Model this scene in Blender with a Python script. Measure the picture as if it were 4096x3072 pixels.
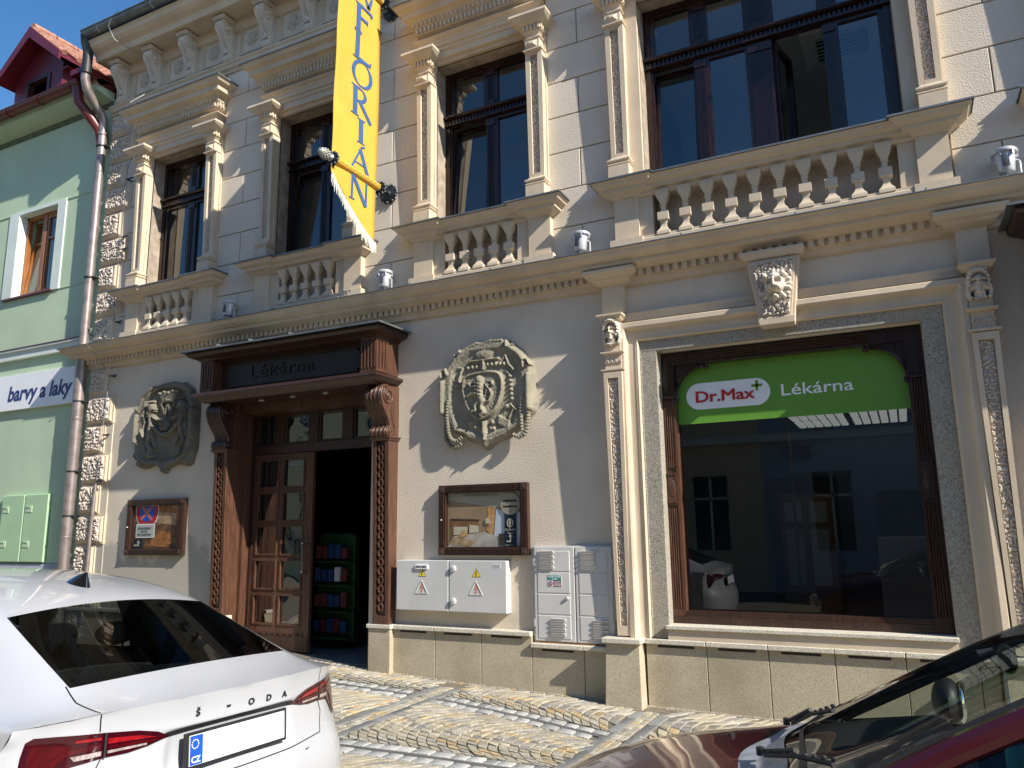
import bpy, bmesh, math, random
import numpy as np
from mathutils import Matrix, Vector, noise
from mathutils.bvhtree import BVHTree
random.seed(7)
R = math.radians
for o in list(bpy.data.objects):
    bpy.data.objects.remove(o, do_unlink=True)
SC = bpy.context.scene
COL = SC.collection

# ---------------------------------------------------------------- camera
def cam_axes(yaw, pitch, roll):
    cy, sy, cp, sp = math.cos(yaw), math.sin(yaw), math.cos(pitch), math.sin(pitch)
    f = Vector((-sy*cp, cy*cp, sp)); r = Vector((cy, sy, 0)); u = r.cross(f)
    cr, sr = math.cos(roll), math.sin(roll)
    return cr*r+sr*u, -sr*r+cr*u, f
cr_, cu_, cf_ = cam_axes(0.46612811, 0.18490428, -0.01403617)
cd = bpy.data.cameras.new('camera'); cam = bpy.data.objects.new('camera', cd); COL.objects.link(cam)
M_ = Matrix((cr_, cu_, -cf_)).transposed().to_4x4(); M_.translation = Vector((0, -7.4, 1.64))
cam.matrix_world = M_
cd.sensor_width = 36; cd.lens = 36*3077/4096; cd.clip_start = 0.05; cd.clip_end = 1500
SC.camera = cam
SC.render.resolution_x = 1024; SC.render.resolution_y = 768

# ---------------------------------------------------------------- world and sun
SUN = Vector((3.5, -1.0, 2.6)).normalized()
w = bpy.data.worlds.new('World'); SC.world = w; w.use_nodes = True
nt = w.node_tree; nt.nodes.clear()
sky = nt.nodes.new('ShaderNodeTexSky'); sky.sky_type = 'NISHITA'; sky.sun_disc = False
sky.sun_elevation = math.asin(SUN.z); sky.sun_rotation = math.atan2(SUN.x, SUN.y)
sky.air_density = 1.0; sky.dust_density = 0.35; sky.ozone_density = 2.2; sky.altitude = 480
bg = nt.nodes.new('ShaderNodeBackground'); bg.inputs[1].default_value = 0.105
wo = nt.nodes.new('ShaderNodeOutputWorld')
hs = nt.nodes.new('ShaderNodeHueSaturation'); hs.inputs['Saturation'].default_value = 1.25; nt.links.new(sky.outputs[0], hs.inputs['Color']); nt.links.new(hs.outputs[0], bg.inputs[0]); nt.links.new(bg.outputs[0], wo.inputs[0])
sd = bpy.data.lights.new('sun', 'SUN'); sd.energy = 4.4; sd.angle = R(.53); sd.color = (1, .95, .86)
so = bpy.data.objects.new('sun', sd); COL.objects.link(so); so.location = (10, -20, 30)
so.rotation_euler = (-SUN).to_track_quat('-Z', 'Y').to_euler()
SC.view_settings.view_transform = 'Standard'; SC.view_settings.look = 'None'
SC.view_settings.exposure = 0.82; SC.view_settings.gamma = 1.0
SC.cycles.max_bounces = 8; SC.cycles.transparent_max_bounces = 16

# ---------------------------------------------------------------- materials
def new_mat(name):
    m = bpy.data.materials.new(name); m.use_nodes = True
    n = m.node_tree; b = n.nodes['Principled BSDF']
    return m, n, b
def mat(name, col, rough=.7, metal=0, var=.12, vscale=3, bump=0, bscale=60, bdist=.01, spec=.5, coat=0, col2=None, detail=6, emit=0, stain=None, anis=None):
    m, n, b = new_mat(name)
    b.inputs['Roughness'].default_value = rough; b.inputs['Metallic'].default_value = metal
    b.inputs['Specular IOR Level'].default_value = spec
    b.inputs['Coat Weight'].default_value = coat; b.inputs['Coat Roughness'].default_value = .03
    tc = n.nodes.new('ShaderNodeTexCoord')
    mp = n.nodes.new('ShaderNodeMapping'); n.links.new(tc.outputs['Object'], mp.inputs[0])
    if anis: mp.inputs['Scale'].default_value = anis
    c2 = col2 or tuple(c*(1-var) for c in col); c1 = tuple(min(1, c*(1+var*.6)) for c in col)
    nz = n.nodes.new('ShaderNodeTexNoise'); nz.inputs['Scale'].default_value = vscale; nz.inputs['Detail'].default_value = detail
    n.links.new(mp.outputs[0], nz.inputs[0])
    rp = n.nodes.new('ShaderNodeValToRGB'); rp.color_ramp.elements[0].position = .35; rp.color_ramp.elements[1].position = .68
    rp.color_ramp.elements[0].color = (*c2, 1); rp.color_ramp.elements[1].color = (*c1, 1)
    n.links.new(nz.outputs[0], rp.inputs[0])
    out = rp.outputs[0]
    if stain:
        sc, amt, scol = stain
        n2 = n.nodes.new('ShaderNodeTexNoise'); n2.inputs['Scale'].default_value = sc; n2.inputs['Detail'].default_value = 9; n2.inputs['Roughness'].default_value = .65
        mp2 = n.nodes.new('ShaderNodeMapping'); mp2.inputs['Scale'].default_value = (1, 1, .38); n.links.new(tc.outputs['Object'], mp2.inputs[0]); n.links.new(mp2.outputs[0], n2.inputs[0])
        r2 = n.nodes.new('ShaderNodeValToRGB'); r2.color_ramp.elements[0].position = .52; r2.color_ramp.elements[1].position = .72
        r2.color_ramp.elements[0].color = (0, 0, 0, 1); r2.color_ramp.elements[1].color = (amt, amt, amt, 1)
        n.links.new(n2.outputs[0], r2.inputs[0])
        mx = n.nodes.new('ShaderNodeMixRGB'); mx.inputs[2].default_value = (*scol, 1)
        n.links.new(r2.outputs[0], mx.inputs[0]); n.links.new(out, mx.inputs[1]); out = mx.outputs[0]
    n.links.new(out, b.inputs['Base Color'])
    if bump:
        nb = n.nodes.new('ShaderNodeTexNoise'); nb.inputs['Scale'].default_value = bscale; nb.inputs['Detail'].default_value = 4
        n.links.new(mp.outputs[0], nb.inputs[0])
        bp = n.nodes.new('ShaderNodeBump'); bp.inputs['Strength'].default_value = bump; bp.inputs['Distance'].default_value = bdist
        n.links.new(nb.outputs[0], bp.inputs['Height']); n.links.new(bp.outputs[0], b.inputs['Normal'])
    if emit:
        b.inputs['Emission Color'].default_value = (*col, 1); b.inputs['Emission Strength'].default_value = emit
    return m
def speckle(name, cols, scale=90, rough=.85, bump=.4, big=(3, .25, (.16, .12, .08))):
    m, n, b = new_mat(name); b.inputs['Roughness'].default_value = rough
    tc = n.nodes.new('ShaderNodeTexCoord')
    v = n.nodes.new('ShaderNodeTexVoronoi'); v.inputs['Scale'].default_value = scale; n.links.new(tc.outputs['Object'], v.inputs[0])
    sp = n.nodes.new('ShaderNodeSeparateColor'); n.links.new(v.outputs['Color'], sp.inputs[0])
    rp = n.nodes.new('ShaderNodeValToRGB'); e = rp.color_ramp.elements
    e[0].position = 0; e[0].color = (*cols[0], 1); e[1].position = 1; e[1].color = (*cols[-1], 1)
    for i, c in enumerate(cols[1:-1]):
        x = e.new((i+1)/(len(cols)-1)); x.color = (*c, 1)
    n.links.new(sp.outputs[0], rp.inputs[0])
    n2 = n.nodes.new('ShaderNodeTexNoise'); n2.inputs['Scale'].default_value = big[0]; n2.inputs['Detail'].default_value = 7; n.links.new(tc.outputs['Object'], n2.inputs[0])
    r2 = n.nodes.new('ShaderNodeValToRGB'); r2.color_ramp.elements[0].position = .45; r2.color_ramp.elements[1].position = .7
    r2.color_ramp.elements[0].color = (0, 0, 0, 1); r2.color_ramp.elements[1].color = (big[1],)*3+(1,)
    n.links.new(n2.outputs[0], r2.inputs[0])
    mx = n.nodes.new('ShaderNodeMixRGB'); mx.inputs[2].default_value = (*big[2], 1)
    n.links.new(r2.outputs[0], mx.inputs[0]); n.links.new(rp.outputs[0], mx.inputs[1]); n.links.new(mx.outputs[0], b.inputs['Base Color'])
    nb = n.nodes.new('ShaderNodeTexNoise'); nb.inputs['Scale'].default_value = scale*.9; nb.inputs['Detail'].default_value = 3; n.links.new(tc.outputs['Object'], nb.inputs[0])
    bp = n.nodes.new('ShaderNodeBump'); bp.inputs['Strength'].default_value = bump; bp.inputs['Distance'].default_value = .01
    n.links.new(nb.outputs[0], bp.inputs['Height']); n.links.new(bp.outputs[0], b.inputs['Normal'])
    return m
def glass(name, tint=(.9, .95, .95), ior=1.7, rough=0.0, wave=0, trans=1.0):
    m = bpy.data.materials.new(name); m.use_nodes = True; n = m.node_tree; n.nodes.clear()
    out = n.nodes.new('ShaderNodeOutputMaterial'); mx = n.nodes.new('ShaderNodeMixShader')
    tr = n.nodes.new('ShaderNodeBsdfTransparent'); tr.inputs[0].default_value = (*tint, 1)
    gl = n.nodes.new('ShaderNodeBsdfGlossy'); gl.inputs['Roughness'].default_value = rough
    # Schlick reflectance on the unsigned viewing angle (works from both sides of a thin pane)
    f0 = ((ior-1)/(ior+1))**2
    lw = n.nodes.new('ShaderNodeLayerWeight'); lw.inputs[0].default_value = .5
    pw = n.nodes.new('ShaderNodeMath'); pw.operation = 'POWER'; pw.inputs[1].default_value = 5; n.links.new(lw.outputs['Facing'], pw.inputs[0])
    fr = n.nodes.new('ShaderNodeMath'); fr.operation = 'MULTIPLY_ADD'; fr.inputs[1].default_value = 1-f0; fr.inputs[2].default_value = f0; n.links.new(pw.outputs[0], fr.inputs[0])
    n.links.new(fr.outputs[0], mx.inputs[0]); n.links.new(tr.outputs[0], mx.inputs[1]); n.links.new(gl.outputs[0], mx.inputs[2])
    if wave:
        tc = n.nodes.new('ShaderNodeTexCoord'); nb = n.nodes.new('ShaderNodeTexNoise'); nb.inputs['Scale'].default_value = 2.2; nb.inputs['Detail'].default_value = 1
        n.links.new(tc.outputs['Object'], nb.inputs[0])
        bp = n.nodes.new('ShaderNodeBump'); bp.inputs['Strength'].default_value = wave; bp.inputs['Distance'].default_value = .05
        n.links.new(nb.outputs[0], bp.inputs['Height']); n.links.new(bp.outputs[0], gl.inputs['Normal'])
    n.links.new(mx.outputs[0], out.inputs[0]); return m
def wood(name, dark, light, rough=.32, gs=(9, 9, .7), spec=.5):
    m, n, b = new_mat(name); b.inputs['Roughness'].default_value = rough; b.inputs['Specular IOR Level'].default_value = spec
    tc = n.nodes.new('ShaderNodeTexCoord'); mp = n.nodes.new('ShaderNodeMapping'); mp.inputs['Scale'].default_value = gs
    n.links.new(tc.outputs['Object'], mp.inputs[0])
    nz = n.nodes.new('ShaderNodeTexNoise'); nz.inputs['Scale'].default_value = 5; nz.inputs['Detail'].default_value = 9; nz.inputs['Roughness'].default_value = .7; nz.inputs['Distortion'].default_value = .6
    n.links.new(mp.outputs[0], nz.inputs[0])
    rp = n.nodes.new('ShaderNodeValToRGB'); rp.color_ramp.elements[0].position = .33; rp.color_ramp.elements[1].position = .7
    rp.color_ramp.elements[0].color = (*dark, 1); rp.color_ramp.elements[1].color = (*light, 1)
    n.links.new(nz.outputs[0], rp.inputs[0]); n.links.new(rp.outputs[0], b.inputs['Base Color'])
    bp = n.nodes.new('ShaderNodeBump'); bp.inputs['Strength'].default_value = .25; bp.inputs['Distance'].default_value = .004
    n.links.new(nz.outputs[0], bp.inputs['Height']); n.links.new(bp.outputs[0], b.inputs['Normal'])
    return m
MT = {}
MT['plaster'] = mat('cream_plaster', (.66, .57, .45), .9, var=.10, vscale=1.3, bump=.55, bscale=75, bdist=.012, stain=(1.1, .28, (.42, .38, .33)))
MT['ashlar'] = mat('ashlar_plaster', (.69, .60, .475), .9, var=.07, vscale=1.1, bump=.45, bscale=85, bdist=.012, stain=(1.5, .2, (.42, .38, .33)))
MT['groove'] = mat('joint_shadow_plaster', (.36, .29, .22), .95, var=.3, vscale=8)
MT['trim'] = mat('beige_trim', (.62, .505, .365), .8, var=.10, vscale=2.2, bump=.2, bscale=60, bdist=.008, stain=(2.3, .35, (.33, .26, .2)))
MT['mask'] = mat('carved_cream', (.60, .53, .44), .85, var=.12, vscale=8, bump=.2, bscale=120, bdist=.004)
MT['rust'] = mat('vermiculated_plaster', (.58, .50, .42), .9, var=.15, vscale=14, bump=.3, bscale=120, bdist=.006)
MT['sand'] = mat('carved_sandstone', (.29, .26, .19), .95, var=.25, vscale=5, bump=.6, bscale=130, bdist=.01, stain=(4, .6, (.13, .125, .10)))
MT['plinth'] = speckle('granite_plinth', [(.34, .285, .19), (.45, .385, .27), (.52, .45, .33), (.42, .35, .24), (.58, .51, .38)], 150, big=(1.7, .5, (.24, .19, .12)))
MT['sill'] = speckle('granite_cap', [(.4, .36, .28), (.62, .57, .47), (.7, .65, .54), (.5, .45, .36)], 130, big=(4, .2, (.3, .25, .18)))
MT['stone'] = speckle('grey_granite_surround', [(.10, .09, .08), (.34, .31, .25), (.42, .38, .31), (.24, .22, .18), (.5, .46, .38)], 140, bump=.6, big=(2.5, .35, (.40, .33, .20)))
MT['zinc'] = mat('zinc_flashing', (.20, .22, .23), .5, .6, var=.25, vscale=5)
MT['darkmetal'] = mat('dark_sheet', (.05, .05, .05), .5, .5, var=.3)
MT['pipe'] = mat('copper_brown_pipe', (.33, .27, .25), .42, .55, var=.25, vscale=7)
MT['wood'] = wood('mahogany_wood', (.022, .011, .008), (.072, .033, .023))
MT['woodlit'] = wood('sunlit_mahogany_tone', (.042, .020, .013), (.15, .068, .041))  # lighter copy of the mahogany, sunlight put into its colour
MT['wooddark'] = wood('dark_window_wood', (.010, .0045, .004), (.040, .015, .011), .22)
MT['signwood'] = mat('black_sign_board', (.014, .010, .009), .45, var=.4, vscale=6)
MT['glass'] = glass('window_glass', (.78, .83, .86), 2.3)
MT['oldglass'] = glass('old_wavy_glass', (.40, .42, .42), 3.3, wave=.3)
MT['shopglass'] = glass('shop_glass', (.72, .77, .82), 1.8)
MT['carglass'] = glass('tinted_car_glass', (.30, .33, .33), 1.65)
MT['clearglass'] = glass('clear_car_glass', (.78, .84, .80), 1.5)
MT['yellow'] = mat('yellow_banner_cloth', (.62, .37, .045), .85, var=.08, vscale=3)
MT['bluep'] = mat('blue_lettering', (.035, .10, .26), .8, var=.1)
MT['fringe'] = mat('silver_fringe', (.62, .62, .52), .6, var=.3, vscale=40)
MT['iron'] = mat('dark_iron', (.045, .05, .055), .45, .6, var=.3, vscale=20)
MT['silver'] = mat('silver_paint', (.42, .42, .38), .4, .7, var=.2, vscale=30)
MT['lamp'] = mat('lamp_grey', (.55, .55, .56), .35, .3, var=.1)
MT['grille'] = mat('lamp_dark', (.10, .10, .11), .5)
MT['cab'] = mat('light_grey_cabinet', (.56, .55, .53), .5, var=.05, vscale=3, stain=(5, .25, (.44, .42, .39)))
MT['gas'] = mat('pale_steel_door', (.58, .56, .53), .45, var=.05, vscale=3, stain=(4, .25, (.48, .42, .36)))
MT['rustst'] = mat('rust', (.25, .12, .05), .9, var=.4, vscale=20)
MT['white'] = mat('white_print', (.85, .85, .85), .5, var=.02)
MT['black'] = mat('black_print', (.012, .012, .012), .5)
MT['red'] = mat('red_print', (.50, .018, .022), .5, var=.05)
MT['redlt'] = mat('faded_red', (.62, .18, .13), .6)
MT['ywarn'] = mat('warning_yellow', (.82, .62, .03), .5)
MT['green'] = mat('green_sign_film', (.13, .31, .04), .35, var=.05, vscale=1)
MT['teal'] = mat('teal_print', (.03, .24, .20), .5)
MT['maroon'] = mat('maroon_print', (.22, .02, .05), .5)
MT['gwall'] = mat('mint_green_render', (.47, .59, .41), .9, var=.08, vscale=1.2, bump=.3, bscale=50, bdist=.01, stain=(.9, .3, (.34, .48, .34)))
MT['gtrim'] = mat('pale_mint_trim', (.66, .72, .66), .85, var=.08, vscale=2, stain=(2, .3, (.5, .58, .5)))
MT['gcab'] = mat('mint_cabinet', (.38, .56, .34), .5, var=.06, vscale=3)
MT['mold'] = mat('black_mould', (.12, .14, .08), .95, var=.3, vscale=9)
MT['gplinth'] = mat('grey_blue_plinth', (.42, .46, .52), .85, var=.15, vscale=3)
MT['owood'] = wood('orange_window_wood', (.20, .065, .015), (.42, .16, .04), .3)
MT['redmetal'] = mat('red_sheet_metal', (.125, .012, .022), .38, .0, var=.12, vscale=2)
MT['brgut'] = mat('red_brown_gutter', (.13, .025, .022), .35, .1, var=.15, vscale=4)
MT['tile'] = mat('orange_roof_tile', (.42, .20, .13), .85, var=.35, vscale=12, bump=.3, bscale=40)
MT['paint'] = mat('white_car_paint', (.47, .475, .495), .3, var=.01, coat=1.0)
MT['rpaint'] = mat('dark_red_car_paint', (.075, .005, .011), .3, metal=.35, var=.03, coat=1.0)
MT['plastic'] = mat('black_plastic', (.018, .018, .02), .5, var=.2)
MT['gplastic'] = mat('cowl_plastic_sky_sheen', (.30, .32, .35), .4, var=.3, vscale=14)  # cowl plastic, reflected sky painted in as pale grey
MT['gloss'] = mat('gloss_black', (.006, .006, .008), .08, coat=1)
MT['tyre'] = mat('rubber', (.02, .02, .02), .85)
MT['rim'] = mat('alloy', (.45, .45, .46), .3, .9)
MT['seat'] = mat('dark_seat_fabric', (.035, .036, .04), .8)
MT['lred'] = mat('tail_lamp_red', (.07, .002, .004), .12, coat=1, var=.3, vscale=20)
MT['ldark'] = mat('tail_lamp_dark', (.045, .002, .006), .1, coat=1)
MT['lbright'] = mat('tail_lamp_bright', (.30, .008, .012), .15, coat=1, var=.4, vscale=60)
MT['lclear'] = mat('tail_lamp_clear', (.40, .33, .31), .15, coat=1, var=.4, vscale=60)
MT['chrome'] = mat('dark_chrome', (.10, .10, .11), .18, .9)
MT['eu'] = mat('plate_blue', (.012, .09, .55), .4, var=.1)
MT['plate'] = mat('plate_white', (.84, .84, .85), .4, var=.03)
MT['intw'] = mat('room_white', (.80, .78, .70), .9, var=.05)
MT['intb'] = mat('room_blue', (.15, .22, .31), .9, var=.1)
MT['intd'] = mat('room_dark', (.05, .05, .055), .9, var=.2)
MT['intf'] = mat('room_floor', (.12, .12, .12), .6, var=.2)
MT['pine'] = mat('pine_door', (.42, .24, .10), .5, var=.15, vscale=5)
MT['dgreen'] = mat('dark_green_stand', (.008, .05, .01), .5)
MT['pblue'] = mat('package_blue', (.015, .05, .14), .5, var=.4, vscale=18)
MT['pwhite'] = mat('package_white', (.6, .6, .62), .5, var=.3, vscale=25)
MT['pred'] = mat('package_red', (.12, .02, .02), .5, var=.3, vscale=25)
MT['mortar'] = mat('sand_joint', (.17, .145, .105), .95, var=.3, vscale=20, bump=.4, bscale=80)
MT['ochre'] = mat('ochre_render', (.66, .56, .36), .9, var=.1)
MT['oppwin'] = mat('dark_pane', (.02, .025, .03), .1)
MT['bluew'] = mat('pale_blue_render', (.36, .42, .50), .9, var=.1)
MT['asphalt'] = mat('street_setts', (.36, .32, .245), .9, var=.25, vscale=30, bump=.4, bscale=150)
MT['mirror'] = mat('mirror_glass', (.8, .8, .8), .02, 1.0)

# ---------------------------------------------------------------- mesh helpers
class MB:
    def __init__(s): s.v = []; s.f = []; s.mi = []; s.m = 0
    def add(s, vs, fs):
        b = len(s.v); s.v += [tuple(p) for p in vs]
        for f in fs: s.f.append(tuple(b+i for i in f)); s.mi.append(s.m)
    def box(s, x0, x1, y0, y1, z0, z1):
        if x0 > x1: x0, x1 = x1, x0
        if y0 > y1: y0, y1 = y1, y0
        if z0 > z1: z0, z1 = z1, z0
        s.add([(x0, y0, z0), (x1, y0, z0), (x1, y1, z0), (x0, y1, z0), (x0, y0, z1), (x1, y0, z1), (x1, y1, z1), (x0, y1, z1)],
              [(0, 3, 2, 1), (4, 5, 6, 7), (0, 1, 5, 4), (1, 2, 6, 5), (2, 3, 7, 6), (3, 0, 4, 7)]); return s
    def bbox(s, x0, x1, y0, y1, z0, z1, c):
        # box with chamfered front (-y) edges
        if y0 > y1: y0, y1 = y1, y0
        s.add([(x0, y1, z0), (x1, y1, z0), (x1, y1, z1), (x0, y1, z1), (x0, y0+c, z0), (x1, y0+c, z0), (x1, y0+c, z1), (x0, y0+c, z1),
               (x0+c, y0, z0+c), (x1-c, y0, z0+c), (x1-c, y0, z1-c), (x0+c, y0, z1-c)],
              [(0, 1, 5, 4), (1, 2, 6, 5), (2, 3, 7, 6), (3, 0, 4, 7), (4, 5, 9, 8), (5, 6, 10, 9), (6, 7, 11, 10), (7, 4, 8, 11), (8, 9, 10, 11), (3, 2, 1, 0)]); return s
    def hexa(s, b, t, z0, z1):
        # b,t = (x0,x1,y0,y1) rectangles at bottom / top
        s.add([(b[0], b[2], z0), (b[1], b[2], z0), (b[1], b[3], z0), (b[0], b[3], z0), (t[0], t[2], z1), (t[1], t[2], z1), (t[1], t[3], z1), (t[0], t[3], z1)],
              [(0, 3, 2, 1), (4, 5, 6, 7), (0, 1, 5, 4), (1, 2, 6, 5), (2, 3, 7, 6), (3, 0, 4, 7)]); return s
    def mould(s, x0, x1, prof, d=0, yb=.02, L=True, Rr=True):
        # profile sweep along x round a core standing d proud of the wall; prof=[(p,z)...] from top to bottom
        n = len(prof); vs = []
        for p, z in prof:
            vs += [(x0-(p if L else 0), yb, z), (x0-(p if L else 0), -d-p, z), (x1+(p if Rr else 0), -d-p, z), (x1+(p if Rr else 0), yb, z)]
        fs = []
        for i in range(n-1):
            for k in range(3): fs.append((4*i+k, 4*i+k+4, 4*i+k+5, 4*i+k+1))
        fs.append((0, 1, 2, 3)); fs.append(tuple(4*(n-1)+k for k in (3, 2, 1, 0)))
        fs.append(tuple(4*i+3 for i in range(n))+tuple(4*i for i in reversed(range(n))))
        s.add(vs, fs); return s
    def prism(s, poly, a0, a1, ax='y'):
        # poly in the other two coordinates; ax='y': poly=(x,z); 'x': poly=(y,z); 'z': poly=(x,y)
        n = len(poly)
        def P(p, a): return {'y': (p[0], a, p[1]), 'x': (a, p[0], p[1]), 'z': (p[0], p[1], a)}[ax]
        s.add([P(p, a0) for p in poly]+[P(p, a1) for p in poly],
              [tuple(range(n)), tuple(reversed(range(n, 2*n)))]+[(i, i+n, (i+1) % n+n, (i+1) % n) for i in range(n)]); return s
    def lathe(s, prof, c=(0, 0, 0), ax='z', seg=20, sy=1):
        # prof=[(r,t)]
        n = len(prof); vs = []
        for r, t in prof:
            for k in range(seg):
                a = 2*math.pi*k/seg; u, v = r*math.cos(a), r*math.sin(a)*sy
                p = {'z': (u, v, t), 'y': (u, t, v), 'x': (t, u, v)}[ax]
                vs.append((p[0]+c[0], p[1]+c[1], p[2]+c[2]))
        fs = [(i*seg+k, i*seg+(k+1) % seg, (i+1)*seg+(k+1) % seg, (i+1)*seg+k) for i in range(n-1) for k in range(seg)]
        fs += [tuple(range(seg)), tuple(reversed(range((n-1)*seg, n*seg)))]
        s.add(vs, fs); return s
    def tube(s, pts, r, seg=10, rad=None):
        pts = [Vector(p) for p in pts]; n = len(pts); vs = []; up = None
        for i, p in enumerate(pts):
            t = (pts[min(i+1, n-1)]-pts[max(i-1, 0)]).normalized()
            if up is None: up = Vector((0, 0, 1)) if abs(t.z) < .9 else Vector((1, 0, 0))
            a = t.cross(up).normalized(); b = a.cross(t).normalized(); up = b
            rr = rad[i] if rad else r
            for k in range(seg):
                an = 2*math.pi*k/seg; vs.append(p+a*rr*math.cos(an)+b*rr*math.sin(an))
        fs = [(i*seg+k, i*seg+(k+1) % seg, (i+1)*seg+(k+1) % seg, (i+1)*seg+k) for i in range(n-1) for k in range(seg)]
        fs += [tuple(range(seg)), tuple(reversed(range((n-1)*seg, n*seg)))]
        s.add(vs, fs); return s
    def grid(s, P, closed=False):
        nr, nc = len(P), len(P[0])
        s.add([p for r in P for p in r], [(i*nc+j, i*nc+j+1, (i+1)*nc+j+1, (i+1)*nc+j) for i in range(nr-1) for j in range(nc-1)]); return s
    def ball(s, c, r, seg=12, rings=8):
        rx, ry, rz = r if isinstance(r, tuple) else (r, r, r)
        P = [[(c[0]+rx*math.sin(math.pi*i/rings)*math.cos(2*math.pi*j/seg), c[1]+ry*math.sin(math.pi*i/rings)*math.sin(2*math.pi*j/seg), c[2]+rz*math.cos(math.pi*i/rings)) for j in range(seg+1)] for i in range(rings+1)]
        return s.grid(P)
    def merge(s, o, M=None):
        b = len(s.v); s.v += [tuple(M @ Vector(p)) if M else p for p in o.v]
        s.f += [tuple(b+i for i in f) for f in o.f]; s.mi += o.mi; return s
def part(name, mb, m, parent=None, smooth=False, label=None, bevel=0, sub=0, ang=35):
    me = bpy.data.meshes.new(name); me.from_pydata(mb.v, [], mb.f)
    ms = m if isinstance(m, (list, tuple)) else [m]
    for x in ms: me.materials.append(MT[x] if isinstance(x, str) else x)
    if len(ms) > 1: me.polygons.foreach_set('material_index', mb.mi)
    b = bmesh.new(); b.from_mesh(me); bmesh.ops.remove_doubles(b, verts=b.verts, dist=1e-5); bmesh.ops.recalc_face_normals(b, faces=b.faces); b.to_mesh(me); b.free()
    o = bpy.data.objects.new(name, me); COL.objects.link(o)
    if smooth:
        me.polygons.foreach_set('use_smooth', [True]*len(me.polygons)); me.set_sharp_from_angle(angle=R(ang))
    if bevel:
        md = o.modifiers.new('bevel', 'BEVEL'); md.width = bevel; md.segments = 2; md.limit_method = 'ANGLE'; md.angle_limit = R(40)
    if sub:
        md = o.modifiers.new('sub', 'SUBSURF'); md.levels = sub; md.render_levels = sub
    if parent is not None: o.parent = parent
    if label: o['label'] = label
    return o
def thing(name, label, cat, group=None, loc=(0, 0, 0)):
    o = bpy.data.objects.new(name, None); COL.objects.link(o); o.location = loc; o.empty_display_size = .2
    o['label'] = label; o['category'] = cat
    if group: o['group'] = group
    return o
def tag(o, label, cat, group=None):
    o['label'] = label; o['category'] = cat
    if group: o['group'] = group
    return o
def copy_tree(o, parent=None):
    c = o.copy(); COL.objects.link(c)
    if parent is not None: c.parent = parent
    for ch in list(o.children): copy_tree(ch, c)
    return c
def text_mb(txt, size, ext=.002, off=0, shear=0, sx=1, spacing=1):
    cu = bpy.data.curves.new('t', 'FONT'); cu.body = txt; cu.size = size; cu.extrude = ext; cu.offset = off; cu.shear = shear; cu.resolution_u = 3; cu.space_character = spacing
    ob = bpy.data.objects.new('t', cu); COL.objects.link(ob)
    bpy.context.view_layer.update()
    me = bpy.data.meshes.new_from_object(ob)
    mb = MB(); mb.add([(v.co.x*sx, v.co.y, v.co.z) for v in me.vertices], [tuple(p.vertices) for p in me.polygons])
    bpy.data.objects.remove(ob, do_unlink=True); bpy.data.curves.remove(cu); bpy.data.meshes.remove(me)
    return mb
FACE = Matrix(((1, 0, 0, 0), (0, 0, -1, 0), (0, 1, 0, 0), (0, 0, 0, 1)))   # text plane -> upright wall facing -y
def put_text(mb, txt, x, y, z, width, size, **k):
    t = text_mb(txt, size, **k); xs = [v[0] for v in t.v]; w = (max(xs)-min(xs)) or 1; s = width/w; x0 = min(xs)
    M = Matrix.Translation((x, y, z)) @ FACE @ Matrix.Diagonal((s, 1, 1, 1)) @ Matrix.Translation((-x0, 0, 0))
    mb.merge(t, M); return mb
def arc(cx, cy, r, a0, a1, n, ry=None):
    ry = ry or r
    return [(cx+r*math.cos(R(a0+(a1-a0)*i/n)), cy+ry*math.sin(R(a0+(a1-a0)*i/n))) for i in range(n+1)]
# ---------------------------------------------------------------- height-field reliefs (x,z grid; height towards -y)
def relief(fn, x0, x1, z0, z1, res, y0=0, eps=.004):
    nx, nz = max(2, int((x1-x0)/res)), max(2, int((z1-z0)/res))
    X, Z = np.meshgrid(np.linspace(x0, x1, nx), np.linspace(z0, z1, nz)); H = fn(X, Z)
    keep = H > eps; idx = -np.ones((nz, nx), int); vs = []; fs = []
    K = keep[:-1, :-1] | keep[1:, :-1] | keep[:-1, 1:] | keep[1:, 1:]
    for i, j in zip(*np.nonzero(K)):
        q = []
        for a, b in ((i, j), (i, j+1), (i+1, j+1), (i+1, j)):
            if idx[a, b] < 0:
                idx[a, b] = len(vs); vs.append((X[a, b], y0-max(H[a, b], -.005), Z[a, b]))
            q.append(idx[a, b])
        fs.append(tuple(q))
    mb = MB(); mb.add(vs, fs); return mb
def seg_d(X, Z, a, b):
    ax, az = a; bx, bz = b; dx, dz = bx-ax, bz-az; L = dx*dx+dz*dz+1e-12
    t = np.clip(((X-ax)*dx+(Z-az)*dz)/L, 0, 1)
    return np.hypot(X-ax-t*dx, Z-az-t*dz)
def stroke(X, Z, pts, r, h):
    d = np.full(X.shape, 9.)
    for a, b in zip(pts[:-1], pts[1:]): d = np.minimum(d, seg_d(X, Z, a, b))
    return h*np.sqrt(np.clip(1-(d/r)**2, 0, 1))
def ell(X, Z, cx, cz, rx, rz, h, pw=.5):
    return h*np.clip(1-((X-cx)/rx)**2-((Z-cz)/rz)**2, 0, 1)**pw
def poly_sd(X, Z, poly):
    d = np.full(X.shape, 9.); ins = np.zeros(X.shape, bool); n = len(poly)
    for i in range(n):
        a, b = poly[i], poly[(i+1) % n]; d = np.minimum(d, seg_d(X, Z, a, b))
        c = ((a[1] > Z) != (b[1] > Z)); 
        with np.errstate(divide='ignore', invalid='ignore'):
            xi = (b[0]-a[0])*(Z-a[1])/((b[1]-a[1]) or 1e-9)+a[0]
        ins ^= (c & (X < xi))
    return np.where(ins, d, -d)
def plate_h(X, Z, poly, h, bev=.02): return h*np.clip(poly_sd(X, Z, poly)/bev, 0, 1)**.6
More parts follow.
